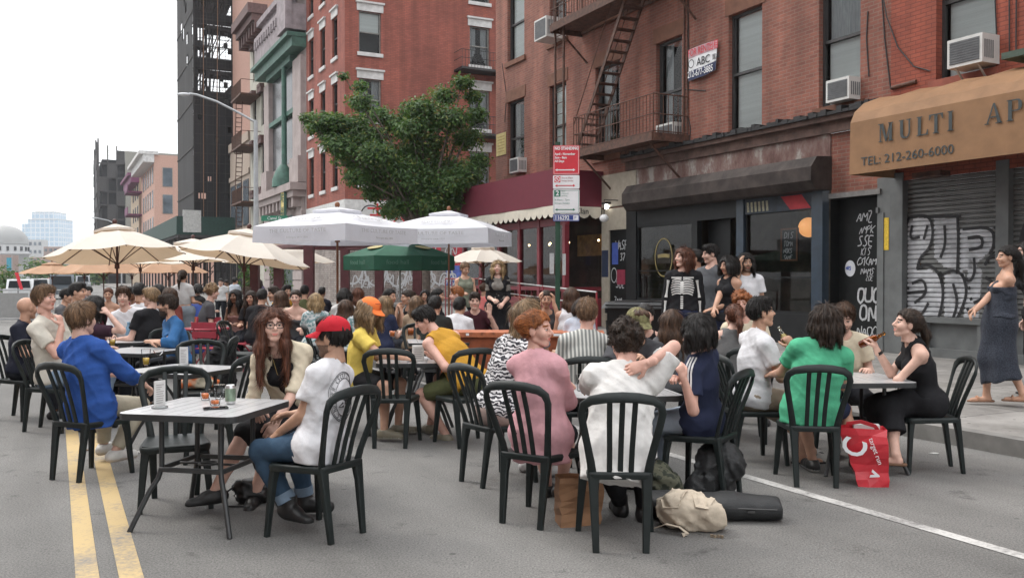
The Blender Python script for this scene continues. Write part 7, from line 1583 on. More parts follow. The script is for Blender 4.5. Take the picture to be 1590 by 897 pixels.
# ---- 3 pink blouse
f = (.55,.83); c3 = (.18,5.78); chair(c3[0], c3[1], *f, 'dark plastic chair in front, under the person in the pink blouse')
person('red haired person in a loose pink blouse, seen in profile at the front table', at(c3, f), f, hd=(834,484,5.78), look=(.90,-.42,.02), rh=W(886,622,6.05), re=W(892,690,5.6), lh=W(880,600,6.3), sex='f', sk='pink', hair=('bun','ginger'), top=('roll','pink',(.60,.33,.36),None,'collar'), bot=('shorts','black',(.015,.015,.017)), shoe=('shoe','black_leather',(.012,.012,.012)), ra=W(872,752,6.25), la=W(850,755,6.4), hem=-.17, build=1.04)
# ---- 4 zebra
f = (.8,.6); c4_ = (-.12,6.85); chair(c4_[0], c4_[1], *f, 'dark plastic chair under the person in the zebra print top')
person('person in a zebra print top with long half up hair and a white scrunchie', at(c4_, f), f, hd=(820,467,6.95), look=(.85,.5,0), rh=W(872,568,6.9), re=W(860,590,6.6), sex='f', hair=('verylong','dirtyblond','scrunchie'), top=('long','zebra',(.5,.5,.5),zebra()), bot=('trousers','blush',(.55,.42,.38)), shoe=('shoe','white',(.6,.6,.6)))
# ---- 5 curly, hand on neck
f = (.03,1); c5 = (.62,5.28); chair(c5[0], c5[1], *f, 'dark plastic chair nearest the camera, under the curly haired person in white')
person('curly dark haired person in a loose white shirt with one hand behind the neck', at(c5, f), f, hd=(972,505,5.52), look=(-.15,1,-.25), rh=W(1006,564,5.33), re=W(1075,500,5.5), hnr=(0,.9,-.4), hdr=(-.95,.1,-.33), hands=('flat','relax'), lh=W(905,610,6.2), le=W(900,690,5.4), sk='pink', hair=('curly','darkbrown'), top=('wide','white_linen',(.62,.61,.59)), bot=('trousers','black',(.015,.016,.018)), shoe=('boot','black_leather',(.012,.012,.012)), ra=W(1000,790,5.75), la=W(965,785,5.9), hem=-.20, build=1.06)
# ---- 6 navy with stripes
f = (-.80,.55); c6 = (1.36,6.42); chair(c6[0], c6[1], *f, 'dark plastic chair under the dark bob in the navy striped tee')
person('dark bobbed person in a navy tee with white shoulder stripes, hands at the chin', at(c6, f), f, hd=(1083,489,6.22), look=(-1,-.02,-.38), lh=W(1062,588,6.05), le=W(1082,668,6.1), rh=W(1056,590,6.15), re=W(1060,668,6.3), sex='f', sk='pink', hair=('bob','black','fringe'), top=('tee','navy',(.022,.028,.060)), bot=('trousers','pale_denim',(.33,.38,.44)), shoe=('boot','black_leather',(.012,.012,.012)), hands=('curl','curl'), hem=-.1, extra=stripes3)
# ---- 7 camouflage cap, 8 striped shirt, 9 sunglasses hair, 10 tank, 11 ponytail, 12 ginger
camo = ('cap','camouflage',(.17,.16,.08),.6,22)
person('person in a camouflage cap facing the camera behind the curly head', (1.02,7.55), (-.1,-1), hd=(990,481,7.3), look=(.35,-1,-.28), lh=W(1000,560,7.0), rh=W(930,590,7.0), sk='tan', hair=('short','brown'), top=('tee','charcoal',(.06,.06,.065)), hat=camo, bot=('trousers','dark',D_SK))
f = (-.05,1); c8 = (.60,7.55); chair(c8[0], c8[1], *f, 'dark plastic chair behind the striped shirt by the orange planter')
person('short haired person in a grey striped shirt, seen from behind', at(c8, f), f, hd=(912,466,7.65), look=(.25,1,0), sk='pink', hair=('short','lightbrown'), top=('shirt','grey_stripe',(.4,.4,.38),striped('grey_stripe_cloth', (.56,.56,.52), (.20,.21,.20), 62)), bot=('trousers','dark',D_SK), hem=-.08)
person('long brown haired person with sunglasses pushed up on the head', (1.5,8.35), (.1,1), hd=(1043,482,8.3), look=(.1,1,-.2), sex='f', hair=('long','brown'), top=('tee','grey',(.10,.10,.105)), glasses='sun', lod=1)
person('person in a black vest with hoop earrings behind the camouflage cap', (1.32,9.1), (-.1,-1), hd=(1002,474,8.9), look=(-.1,-1,0), sex='f', sk='fair', hair=('bun','black'), top=('tank','black',(.014,.014,.016)), lod=1)
person('auburn ponytailed person in dark grey seen from behind beside the white tee', (2.1,8.85), (-.05,1), hd=(1139,473,8.9), look=(-.2,1,0), sex='f', sk='fair', hair=('pony','auburn'), top=('tank','ash_grey',(.13,.13,.13)), lod=1)
person('curly ginger haired person facing the camera behind the ponytail', (2.6,9.9), (-.2,-1), hd=(1152,456,9.8), look=(-.3,-1,0), sk='pink', hair=('curly','ginger'), top=('tee','cream',(.55,.5,.42)), lod=1)
# ---- 13 white tee drinking
f = (.97,.18); c13 = (2.02,7.58); chair(c13[0], c13[1], *f, 'dark plastic chair under the white tee person drinking at right')
i13 = person('dark haired person in a white tee and khaki shorts drinking from a bottle', at(c13, f), f, hd=(1182,464,7.55), look=(.97,.05,.12), rh=W(1231,541,7.35), re=W(1232,610,7.3), hnr=(-.4,.8,.1), hdr=(-.35,.1,.85), lh=(-.12,.4,.76), sk='tan', hair=('short','black'), top=('tee','white',(.64,.64,.66)), bot=('shorts','khaki',(.30,.245,.185)), shoe=('sandal','black',(.015,.015,.015)), ra=W(1245,705,7.5), la=W(1262,700,7.9), hands=('grip','relax'), hem=-.07)
# ---- 14 green tee
f = (.12,1); c14 = (2.27,6.85); chair(c14[0], c14[1], *f, 'dark plastic chair under the long haired person in the green tee')
person('person in a green tee with dark shoulder length hair, seen from behind', at(c14, f), f, hd=(1283,476,6.92), look=(.45,1,-.15), rh=(.22,.40,.76), lh=(-.22,.42,.76), sk='tan', hair=('shoulder','darkbrown'), top=('tee','green',(.075,.36,.205)), bot=('shorts','navy',(.02,.03,.06)), shoe=('shoe','black_white',(.02,.02,.02),(.5,.5,.48)), ra=W(1330,712,7.15), la=W(1263,715,7.2), hem=-.14, build=1.03)
# ---- 15 bearded cream tee across
person('short bearded person in a cream tee looking down across the right table', (2.98,8.15), (-.15,-1), hd=(1311,473,7.95), look=(-.35,-1,-.42), sk='fair', hair=('mop','brown'), top=('tee','cream',(.56,.51,.41)), beard='stubble', bot=('trousers','dark',D_SK), lod=0)
# ---- 16 black halter drinking
f = (-.99,.13); c16 = (3.36,7.27); chair(c16[0], c16[1], *f, 'dark plastic chair at far right under the person in black')
def watch(body, J): b = MB(); p, q = J['AR'][1], J['EL'][1]; d = (q-p).normalized(); b.tube([p+d*.03, p+d*.055], .031, 12, cap=False); b.build('watch_strap', pm('black_strap', (.012,.012,.012), .5), body)
i16 = person('person in a black halter top drinking from an amber bottle, dark ponytail', at(c16, f), f, hd=(1408,481,7.2), look=(-1,0,.20), rh=W(1361,541,7.32), re=W(1378,625,7.3), hnr=(-.6,.7,.2), hdr=(-.25,.1,.9), lh=W(1398,596,7.35), le=W(1372,606,6.95), sex='f', sk='fair', hair=('pony','darkbrown','scrunchie'), top=('halter','black',(.014,.014,.016)), bot=('longskirt','black',(.014,.014,.016)), shoe=('sandal','tan',(.25,.13,.07)), ra=W(1392,706,7.0), la=W(1380,700,7.4), hands=('grip','relax'), hem=-.02, extra=watch)
# ---- 17 walkers on the pavement
dot = floral('dotted_navy', (.011,.015,.026), (.032,.039,.055), 95)
def gown(body, J):
    S = SDF((-.5,-.6,.2), (.5,.6,1.45), .015); P, U, fw = J['P'], J['U'], J['fw']; k0 = J['KN'][1].lerp(J['KN'][-1],.5); a0 = J['AN'][1].lerp(J['AN'][-1],.5)
    for s_ in (1,-1): S.cone(P+J['lat']*s_*.09, J['KN'][s_], .128, .10, .05)
    S.cone(P+U*.30, P+U*.1, .158, .165, .04, (fw,.86)); S.cone(P+U*.12, P-U*.04, .165, .195, .04, (fw,.90)); S.cone(P, k0, .185, .195, .05, (fw,.90)); S.cone(k0, k0.lerp(a0,.62), .195, .225, .05, (fw,.9), False, True); S.warp(lambda x, y, z: .012*np.sin(np.arctan2(x,y)*7+z*2)*np.clip((1.0-z)*1.6,0,1)); v, q = S.mesh(); link('skirt', np_mesh('skirt', [(v,q,0)], [dot]), body)
    b = MB()
    for s_ in (1,-1): b.tube(on_mesh(body, [J['sh'][s_]-J['lat']*s_*.06-J['U']*z-J['fw']*.3 for z in (.02,.06,.1,.14)], J['fw'], .003), .005, 5)
    b.build('strap', dot, body)
g17 = G(1553,9.85); person('person walking in a long dark dotted strap dress and tan block sandals', (g17.x,g17.y), (-.95,.22), 'stand', hd=(1563,383,9.8), look=(-1,.05,0), rh=W(1372+130,497,9.75), lh=W(1512,480,10.1), re=W(1560,470,9.6), sex='f', sk='tan', hair=('pony','black'), top=('strap','dotted_navy',(.02,.03,.05),dot), bot=None, shoe=('sandal','block_tan',(.38,.20,.12)), la=W(1533,612,9.9), ra=W(1600,640,9.6), z0=.15, hem=.05, extra=gown, lod=0)
g = G(1612,10.6); person('dark haired person partly cut off at the right edge, behind the dotted dress', (g.x,g.y), (-.95,.2), 'stand', hd=(1592,376,10.6), look=(-1,0,0), sex='f', sk='fair', hair=('long','black'), top=('tee','black',(.015,.015,.016)), bot=('wide','black',(.016,.016,.018)), shoe=('sandal','black',(.015,.015,.015)), z0=.15, lod=1, lh=(-.25,.1,.82))
# ---- 18 blue shirt, 19 cream tee, 20 bald
f = (.40,.92); c18 = (-3.30,7.03); chair(c18[0], c18[1], *f, 'dark plastic chair under the person in the bright blue shirt')
person('fair haired person in a bright blue shirt and beige trousers, seen from behind', at(c18, f), f, hd=(127,472,7.02), look=(.55,1,0), rh=(.20,.34,.68), re=(.5,-.1,.7), lh=(-.12,.38,.75), sk='fair', hair=('mop','lightbrown'), top=('roll','bright_blue',(.030,.088,.32),None,'collar'), bot=('trousers','beige',(.42,.385,.30)), shoe=('shoe','white_sneaker',(.58,.57,.54),(.50,.44,.38)), ra=W(178,700,7.2), la=W(160,690,7.6), hem=-.16, build=1.06)
f = (.95,-.05); c19 = (-4.66,9.15); chair(c19[0], c19[1], *f, 'dark plastic chair farthest left, under the person in the cream tee')
person('tousled person in a cream tee with a hand on the chin at far left', at(c19, f), f, hd=(69,445,9.05), look=(.97,-.12,.05), rh=W(95,506,8.95), re=W(104,560,8.9), hdr=(-.2,0,1), hnr=(-.9,.3,0), sk='pink', hair=('mop','lightbrown'), top=('tee','oatmeal',(.56,.53,.46)), bot=('trousers','pale_blue_denim',(.20,.27,.36)), lod=0, hands=('curl','relax'))
chair(-5.4,9.9,.9,-.2,'dark plastic chair at the left edge, of the bald person in navy')
person('bald person in dark navy partly hidden at the far left edge', (-5.38,9.9), (.9,.1), hd=(42,462,9.9), look=(.5,1,0), sk='tan', hair=('bald','grey'), top=('tee','dark_navy',(.016,.018,.030)), lod=1)
# ---- 21 denim
f = (-.78,-.6); person('bearded person in a blue denim shirt with folded arms', (-3.98,10.75), f, hd=(260,459,10.7), look=(-.98,-.2,-.05), rh=W(262,533,10.35), lh=W(232,530,10.35), re=(.45,.1,.7), le=(-.45,.1,.7), sk='tan', hair=('short','darkbrown'), top=('roll','denim_shirt',(.030,.105,.245),None,'collar'), beard='full', bot=('trousers','dark',D_SK), hdl=(.9,0,0), hdr=(-.9,.1,0))
person('dark haired person in a plum top leaning an elbow on the table', (-4.7,9.9), (.6,.75), hd=(147,460,9.9), look=(.7,.7,-.2), rh=W(168,487,9.85), re=W(182,522,9.8), sex='f', sk='fair', hair=('shoulder','black'), top=('tee','plum',(.045,.022,.035)), lod=1)
person('person in an olive tee with dark hair turned to the right', (-5.85,12.0), (.9,.15), hd=(121,440,11.9), look=(1,.0,0), sk='tan', hair=('short','black'), top=('tee','olive_grey',(.17,.185,.14)), lod=1)
person('young person in a white tee facing the camera behind the blue bottle', (-5.15,12.3), (.12,-1), hd=(191,447,12.2), look=(.35,-1,-.05), sk='fair', hair=('mop','brown'), top=('tee','white',(.64,.64,.66)), lod=0, rh=(.2,.4,.76), lh=(-.15,.42,.76))
person('blond person in a black tee turned to the left', (-4.75,11.7), (-.8,.35), hd=(234,448,11.8), look=(-1,.0,-.05), sk='fair', hair=('mop','dirtyblond'), top=('tee','black',(.016,.016,.018)), lod=1)
person('dark haired person in white seen from behind, past the young man in white', (-5.5,13.6), (.3,1), hd=(216,441,13.5), look=(-.1,1,0), sk='tan', hair=('short','black'), top=('tee','white',(.64,.64,.66)), lod=1)
person('standing person in a white crop top and grey jeans with a long ponytail', G(286,17.4).xy, (.2,1), 'stand', hd=(284,420,17.4), look=(.1,1,0), sex='f', sk='tan', hair=('pony','darkbrown'), top=('tee','pale_grey',(.50,.49,.48)), bot=('wide','grey_denim',(.19,.22,.25)), rh=(.16,.25,1.05), lh=(-.16,.25,1.05), hem=.12, lod=1)
# ---- 11 yellow tee, 12 mustard vest
f = (.72,-.05); person('person in a yellow tee and orange cap looking down to the right', (-1.52,8.95), f, hd=(574,464,8.85), look=(.85,-.45,-.35), rh=W(628,556,8.7), re=W(575,565,8.4), lh=W(620,548,9.0), sk='tan', hair=('shoulder','dirtyblond'), top=('tee','yellow',(.66,.50,.11)), hat=('cap','orange',(.80,.20,.055),.05,8,'scribble'), beard='full', bot=('shorts','black',(.016,.016,.018)), shoe=('shoe','olive_sneaker',(.20,.18,.13),(.4,.38,.33)), ra=W(596,668,8.5), la=W(618,660,8.9))
chair(-1.60,9.0,.95,0,'dark plastic chair under the person in the yellow tee')
f = (-.70,.70); chair(-.44,8.38,-.42,.9,'dark plastic chair under the person in the mustard vest')
person('person in a mustard vest leaning forward over the table', (-.40,8.62), f, hd=(660,478,8.85), look=(-.9,-.15,-.45), lh=W(682,556,8.7), le=W(706,590,8.3), rh=W(665,550,9.0), sk='pink', hair=('short','black'), top=('tank','mustard',(.50,.265,.035)), bot=('shorts','olive',(.10,.11,.05)), shoe=('shoe','olive_sneaker',(.20,.18,.13),(.4,.38,.33)), la=W(692,675,8.6), ra=W(668,660,8.9))
chair(-1.1,8.36,.02,1,'empty dark plastic chair in front of the orange cap, back to the camera')
# ---- empty chairs
chair(-2.30,6.15,.35,-.94,'empty dark plastic chair with a shiny seat behind the front left table')
chair(-2.42,7.55,-.85,.35,'empty dark plastic chair with its back beside the long haired person with glasses')
jc = chair(-3.30,9.7,-.95,-.1,'dark plastic chair with a black jacket hung over its back')
chair(-1.25,12.2,.1,-1,'dark plastic chair behind the two orange drinks'); chair(-2.55,12.4,.8,.3,'empty dark plastic chair beside the blonde in the floral top'); chair(-4.2,11.0,.3,-.95,'dark plastic chair with its back beside the denim shirt'); chair(-3.95,13.2,.95,-.1,'empty dark plastic chair past the denim shirt, before the red table')
chair(1.35,9.6,.1,1,'dark plastic chair behind the long brown hair'); chair(2.2,8.55,.0,1,'dark plastic chair of the auburn ponytail'); chair(-3.05,8.9,.4,-.9,'empty dark plastic chair on the far side of the beer glass table'); chair(3.0,8.35,-.1,-1,'dark plastic chair of the bearded person in cream'); chair(1.05,7.7,-.1,-1,'dark plastic chair of the camouflage cap')
# ---- standing group at the bar
ST = [
 ('person in a black top printed with a white skeleton', 1061, 386, 11.6, (-.35,-1), (-.9,-.35,.05), 'm', 'fair', ('shoulder','auburn'), ('long','black',(.013,.013,.014)), ('trousers','navy',(.015,.018,.028)), dict(extra=ribs, lod=0, rh=(.24,.05,.80), lh=(-.24,.05,.80), hem=.03)),
 ('person in a pale blue shirt with rolled sleeves behind the skeleton top', 1080, 389, 12.3, (-.9,-.4), (-.9,.2,0), 'm', 'tan', ('short','black'), ('roll','pale_blue',(.45,.50,.58)), ('trousers','dark',D_SK), dict(lod=1)),
 ('tall dark haired person in a grey blazer looking left', 1103, 381, 12.0, (-.75,-.6), (-1,-.15,-.12), 'm', 'fair', ('short','black'), ('long','grey_wool',(.10,.105,.115)), ('trousers','pale_grey',(.46,.46,.46)), dict(lod=0, hem=-.14)),
 ('dark haired person in a black halter top holding a white card', 1131, 398, 11.3, (-.8,-.5), (-.95,-.3,-.1), 'f', 'tan', ('bob','black'), ('halter','black',(.014,.014,.016)), ('wide','navy',(.016,.018,.028)), dict(lod=0, rh=W(1108,484,11.0), re=W(1135,470,10.9), lh=W(1105,480,11.3))),
 ('curly dark haired person in a white tee talking on the phone', 1158, 395, 12.4, (-.1,-1), (.1,-1,-.05), 'm', 'olive', ('shoulder','black'), ('tee','white',(.62,.62,.61)), ('trousers','dark',D_SK), dict(lod=0, beard='stubble', rh=W(1150,413,12.2), re=W(1140,450,12.1), hdr=(0,.1,1), lh=(-.26,.05,.82))),
 ('smiling blonde in a long black coat on the restaurant ramp', 773, 405, 15.2, (-.05,-1), (-.1,-1,.1), 'f', 'fair', ('shoulder','blond'), ('tee','stone',(.20,.185,.165)), ('longskirt','black',(.013,.013,.014)), dict(lod=0, over=('coat','black',(.013,.013,.014),-.25,.045), rh=(.06,.24,1.02), lh=(-.10,.22,.96))),
 ('person in a grey tank top carrying a bundle behind the blonde', 722, 408, 16.5, (.3,-1), (.5,-.8,-.3), 'f', 'tan', ('bun','lightbrown'), ('tank','olive_grey',(.15,.145,.125)), ('trousers','dark',D_SK), dict(lod=1, rh=(.12,.3,1.1), lh=(-.12,.3,1.1))),
]
for lb, px, py, z, f, lk, sx, sk_, hr_, tp, bt_, kw in ST:
    g = G(px, z); person(lb, (g.x,g.y), f, 'stand', hd=(px,py,z), look=lk, sex=sx, sk=sk_, hair=hr_, top=tp, bot=bt_, z0=.15, **kw)
# ---- the crowd under the umbrellas: px, head top, depth, facing, look, sex, skin, hair, top
CR = 'people seated under the umbrellas'
flor = floral('floral_cloth', (.50,.52,.52), (.14,.24,.25), 24)
crowd = [
 ('bare shouldered person with pinned up red hair in the distance at left', 168, 448, 17, (.2,-1), 'f','tan',('bun','auburn'),('strap','burgundy',(.12,.02,.035)),1),
 ('dark haired person behind the olive tee, facing right', 104, 449, 15, (.9,.1), 'm','tan',('short','black'),('tee','grey',(.1,.1,.105)),1),
 ('person in a maroon tee seated beyond the young person in white', 205, 446, 16.5, (-.6,-.7), 'm','brown',('short','black'),('tee','maroon',(.13,.02,.03)),2),
 ('dark haired person in black beside the standing ponytailed crop top', 245, 442, 15.5, (-.9,-.2), 'f','tan',('long','black'),('tee','black',(.015,.015,.016)),1),
 ('person with brown hair seated left of the standing ponytailed crop top', 262, 447, 14.6, (-.8,.2), 'f','fair',('shoulder','brown'),('tee','brick',(.18,.05,.04)),1),
 ('curly fair haired person in charcoal on a red chair', 330, 443, 15.6, (.75,.4), 'm','fair',('curly','dirtyblond'),('tee','charcoal',(.055,.058,.065)),1),
 ('long dark haired person with a phone, facing the camera', 365, 450, 15.8, (-.1,-1), 'f','brown',('long','black'),('strap','dusty_pink',(.32,.18,.16)),1),
 ('person in a black printed tee with long dark hair beside the phone user', 390, 452, 15.4, (.0,-1), 'f','tan',('long','darkbrown'),('tee','black',(.015,.015,.016)),1),
 ('black haired person in black seen from behind by the umbrella base', 407, 450, 15.0, (.2,1), 'm','tan',('short','black'),('tee','black',(.014,.014,.016)),1),
 ('person in a black tee with short brown hair turned to the left', 425, 446, 15.6, (-.8,-.5), 'm','tan',('short','darkbrown'),('tee','black',(.015,.015,.017)),1),
 ('person with long coppery hair seen from behind', 437, 452, 14.6, (.15,1), 'f','fair',('long','brown'),('tee','cream',(.5,.45,.38)),1),
 ('person in an off shoulder grey tee facing the camera', 459, 451, 14.2, (.1,-1), 'f','fair',('bun','darkbrown'),('strap','slate',(.065,.068,.072)),1),
 ('blonde in a floral top seen from behind', 490, 456, 13.6, (-.3,1), 'f','fair',('shoulder','blond'),('tee','floral',(.4,.4,.4),flor),1),
 ('brown haired person in a floral top behind the orange cap', 537, 466, 12.6, (.25,1), 'f','fair',('long','brown'),('tee','floral',(.4,.4,.4),flor),1),
 ('dark haired person in mustard behind the grey off shoulder tee', 445, 443, 17, (.5,-.8), 'm','tan',('short','black'),('tee','mustard',(.30,.19,.04)),2),
 ('black haired person seated by the tallest dark red post', 473, 444, 17.2, (-.3,1), 'm','tan',('short','black'),('tee','olive',(.10,.09,.04)),2),
 ('person with black bobbed hair in pale grey, back to the camera', 535, 448, 15.5, (.1,1), 'f','fair',('bob','black'),('tee','pale_grey',(.45,.46,.48)),1),
 ('person with a reddish brown veil of hair under the white umbrella', 556, 447, 16, (0,1), 'f','tan',('long','auburn'),('tee','brown',(.12,.05,.04)),1),
 ('long blond haired person in navy behind the orange cap', 598, 460, 13.0, (.3,1), 'f','fair',('long','dirtyblond'),('tee','navy',(.016,.02,.045)),1),
 ('dark haired person resting the chin on a hand, facing right', 606, 449, 14.4, (.8,-.4), 'f','tan',('pony','black'),('tee','black',(.018,.018,.02)),1),
 ('person eating under the green umbrella, dark hair tied back', 632, 451, 14.4, (-.75,-.5), 'f','tan',('bun','darkbrown'),('tank','black',(.016,.016,.018)),1),
 ('long straight fair haired person seen from behind under the green umbrella', 647, 460, 13.2, (.1,1), 'f','fair',('verylong','lightbrown'),('tee','tan',(.30,.22,.15)),1),
 ('dark haired person facing right under the green umbrella', 681, 449, 15.4, (.85,-.2), 'f','tan',('pony','black'),('tee','black',(.016,.016,.018)),1),
 ('black haired person in a dark printed tee, seen from behind', 676, 461, 11.9, (.1,1), 'm','tan',('short','black'),('tee','dark_print',(.022,.024,.022)),1),
 ('balding dark haired person in a white shirt, seen from behind', 714, 463, 12.4, (.3,1), 'm','tan',('short','black'),('long','white',(.62,.62,.64)),1),
 ('ginger haired person in a pale shirt facing left', 709, 446, 14.2, (-.9,-.1), 'm','pink',('short','ginger'),('shirt','pale_shirt',(.48,.50,.47)),1),
 ('dark haired person with a raised hand, facing the camera by the planter', 737, 455, 13.0, (-.1,-1), 'm','fair',('short','darkbrown'),('tee','dark_wine',(.05,.014,.02)),1),
 ('grey haired person behind the zebra print top', 826, 463, 9.6, (.6,.7), 'm','tan',('short','darkbrown'),('tee','grey_blue',(.2,.22,.25)),1),
 ('long brown haired person in white beyond the sign pole', 887, 447, 12.2, (.1,1), 'f','tan',('long','brown'),('tank','white',(.60,.60,.60)),1),
 ('dark haired person with raised arms by the sign pole', 848, 452, 12.4, (.1,-1), 'f','tan',('bun','darkbrown'),('tank','charcoal',(.05,.05,.055)),1),
 ('dark haired person seated past the grey striped shirt', 903, 464, 11.6, (.3,1), 'f','tan',('bob','darkbrown'),('tee','pale_blue',(.35,.4,.48)),1),
]
rc = random.Random(21)
for lb, px, py, z, f, sx, sk_, hr_, tp, ld in crowd:
    g = G(px, z); v = Vector((f[0], f[1])).normalized(); kw = {}
    if 'raised hand' in lb: kw = dict(lh=W(760,488,12.8), hdl=(0,0,1), hnl=(0,-1,0), hands=('relax','flat'))
    if 'raised arms' in lb: kw = dict(rh=W(838,468,12.2), lh=W(860,470,12.2), hdr=(0,0,1), hdl=(0,0,1))
    if 'chin' in lb or 'eating' in lb: kw = dict(rh=(.03,.24,1.02), lh=(-.04,.26,1.0))
    person(lb, (g.x-v.x*.12+rc.uniform(-.03,.03), g.y-v.y*.12), f, hd=(px,py,z), look=(f[0]+rc.uniform(-.25,.25), f[1], -.08), sex=sx, sk=sk_, hair=hr_, top=tp, bot=('trousers','dark',D_SK), lod=ld, group=CR, hem=-.05, **kw)
# ---- farther people, walking or sitting down the street
far = [(365,431,30,'stand','m',('short','black'),(.48,.52,.58),'distant person in a pale blue shirt walking under the cream umbrella'),(343,433,30,'stand','m',('short','black'),(.55,.55,.55),'distant person in white walking beside the pale blue shirt'),(403,434,31,'stand','f',('long','darkbrown'),(.10,.08,.14),'distant person in purple standing by the clipped shrub'),(352,435,33,'stand','f',('short','black'),(.4,.36,.3),'distant person in beige behind the walking pair'),
 (383,446,19,'sit','m',('short','grey'),(.4,.4,.38),'grey haired seated person far behind the black printed tee'),(225,444,22,'sit','f',('long','black'),(.15,.03,.04),'distant seated person in dark red left of the standing crop top'),(137,445,24,'sit','m',('short','black'),(.05,.06,.1),'distant seated person in navy at the left end of the crowd'),
 (308,441,21,'sit','f',('bob','black'),(.03,.03,.03),'distant seated person in black by the blue drum'),(212,439,30,'stand','m',('short','black'),(.03,.03,.035),'distant standing person in black under the tan umbrellas'),(660,450,18.5,'sit','f',('long','black'),(.3,.28,.26),'seated person in beige by the tree trunk'),
 (752,440,19,'sit','f',('bun','brown'),(.5,.14,.13),'seated person in coral at the terrace by the restaurant'),(733,441,20,'sit','m',('short','darkbrown'),(.1,.1,.11),'seated person in grey at the terrace by the restaurant'),(500,446,20,'sit','f',('short','black'),(.02,.02,.03),'seated person in black behind the blonde in floral')]
for px, py, z, ps, sx, hr_, col, lb in far:
    g = G(px, z); person(lb, (g.x,g.y), (rc.uniform(-1,1), rc.choice((-1,1,-1))), ps, hd=(px,py,z), sex=sx, sk=rc.choice(('tan','fair','brown','olive')), hair=hr_, top=('tee','far_%d' % px, col), bot=('trousers','dark',D_SK), lod=2, group='distant people down the street', z0=0 if ps == 'sit' else 0)
# ---- things on the tables and the ground
tz = .7305
def P_(px, py, z0=tz): z = (CAM_H-z0)*FPX/(py-430); return Vector(((px-795)*z/FPX, z, z0))
DG = 'drinks on the front left table'
tumbler(P_(333,629), 'tumbler of amber drink nearest the phone on the front left table', .088, .041, AMB, .28); tumbler(P_(318,621), 'short amber drink behind the taller tumbler on the front left table', .07, .036, AMB, .55); tumbler(P_(340,619), 'almost empty clear glass behind the tumblers on the front left table', .095, .038)
can(P_(357,627), 'green and silver drinks can on the front left table'); phone(P_(334,634.5), R(-65), 'black phone lying under the tumbler on the front left table'); menu_stand(P_(247,633), R(60), 'menu stand edge on at the left of the front left table')
tumbler(P_(226,567), 'tall pint glass half full of pale beer', .15, .042, BEER, .42); menu_stand(P_(285,567), R(-5), 'upright white menu stand on the beer glass table')
def coupe(loc, label): o = MB().lathe([(.034,0),(.034,.003),(.004,.006),(.0035,.09),(.045,.125),(.05,.14)], 18).build('cocktail_glass', CLEAR, None, Matrix.Translation(loc)); tag(o, label, 'glass')
coupe(P_(246,567), 'stemmed cocktail glass beside the pint of pale beer')
tumbler(P_(174,537), 'pint of pale beer on the table by the bright blue shirt', .15, .042, BEER, .45); tumbler(P_(160,537), 'amber pint held at the table by the cream tee', .15, .042, AMB, .6); phone(P_(240,535), R(20), 'phone lying before the folded arms'); 
b = MB(); b.boxb((-.1,-.14,0), (.1,.14,.004)); o = b.build('paper_menu', pm('white_card', (.58,.58,.57), .5), None, Matrix.Translation(P_(254,534)) @ Matrix.Rotation(.3,4,'Z')); tag(o, 'white paper menu lying beside the denim shirt', 'menu')
o = MB().lathe([(.036,0),(.038,.01),(.038,.15),(.02,.19),(.018,.21),(.021,.212),(.021,.235),(0,.236)], 16).build('water_bottle', pm('blue_bottle', (.20,.36,.50), .2, var=.1, coat=.4), None, Matrix.Translation(Vector((-5.0,11.75,tz)))); tag(o, 'blue metal water bottle before the young person in white', 'bottle')
tumbler(Vector((-4.85,11.6,tz)), 'glass of dark red drink beside the blue bottle', .12, .04, pm('dark_wine_drink', (.06,.006,.008), .1), .8)
tumbler(P_(609,523), 'orange cocktail on the left of the small table', .10, .05, pm('orange_drink', (.62,.16,.03), .15, coat=.4), .75, 'orange drinks on the small table'); tumbler(P_(638,521), 'taller orange cocktail on the right of the small table', .12, .055, pm('orange_drink', (.62,.16,.03), .15, coat=.4), .8, 'orange drinks on the small table')
napkin_box(P_(649,560), R(10), 'white printed napkin holder before the mustard vest')
for k, (px, py, l_) in enumerate(((868,600,'left clear glass on the hidden table beside the pink blouse'),(883,592,'middle clear glass on the hidden table beside the pink blouse'),(925,606,'right clear glass on the hidden table before the curly head'))): tumbler(Vector((T2[0]-.25+.2*k, T2[1]+(-.05,.15,-.1)[k], tz)), l_, .12, .04)
def lump(name, label, cat, loc, dims, mat, seed, rz=0, n=7, amp=.2, vox=.016):
    r_ = random.Random(seed); S = SDF(-Vector(dims)*1.1-Vector((.1,.1,.1)), Vector(dims)*1.1+Vector((.1,.1,.1)), vox)
    for _ in range(n): c = [r_.uniform(-.6,.6)*d for d in dims]; S.ball(c, [d*r_.uniform(.38,.6) for d in dims], .06)
    S.warp(wrinkle(seed, .016)); S.warp(wrinkle(seed+4, .010)); S.plane((0,0,-dims[2]*.75), (0,0,-1)); v, q = S.mesh(); v[:,2] += dims[2]*.75; o = link(name, np_mesh(name, [(v,q,0)], [mat]), None, Matrix.Translation(loc) @ Matrix.Rotation(rz,4,'Z')); tag(o, label, cat); return o
lump('black_bag', 'black bag lying on the hidden table between the glasses', 'bag', Vector((T2[0]+.0, T2[1]-.05, tz)), (.20,.16,.10), cloth('bag_black', (.018,.018,.02)), 5)
CAN = cloth('canvas', (.50,.43,.34), bump=.5, bs=30)
o = lump('canvas_tote', 'crumpled cream canvas tote bag lying on the road under the front chair', 'bag', G(1072,5.55)+Vector((0,0,0)), (.185,.135,.135), CAN, 8, R(-15), 14)
b = MB(); 
for x0_, x1_, y_ in ((-.17,-.02,-.6),(.02,.14,-.5)):
    b.sweep(on_mesh(o, [(x0_+(x1_-x0_)*t, y_*.3*math.sin(t*3.14)-.02, .4) for t in [k/12 for k in range(13)]], (0,0,-1), .006, True), .03, .006)
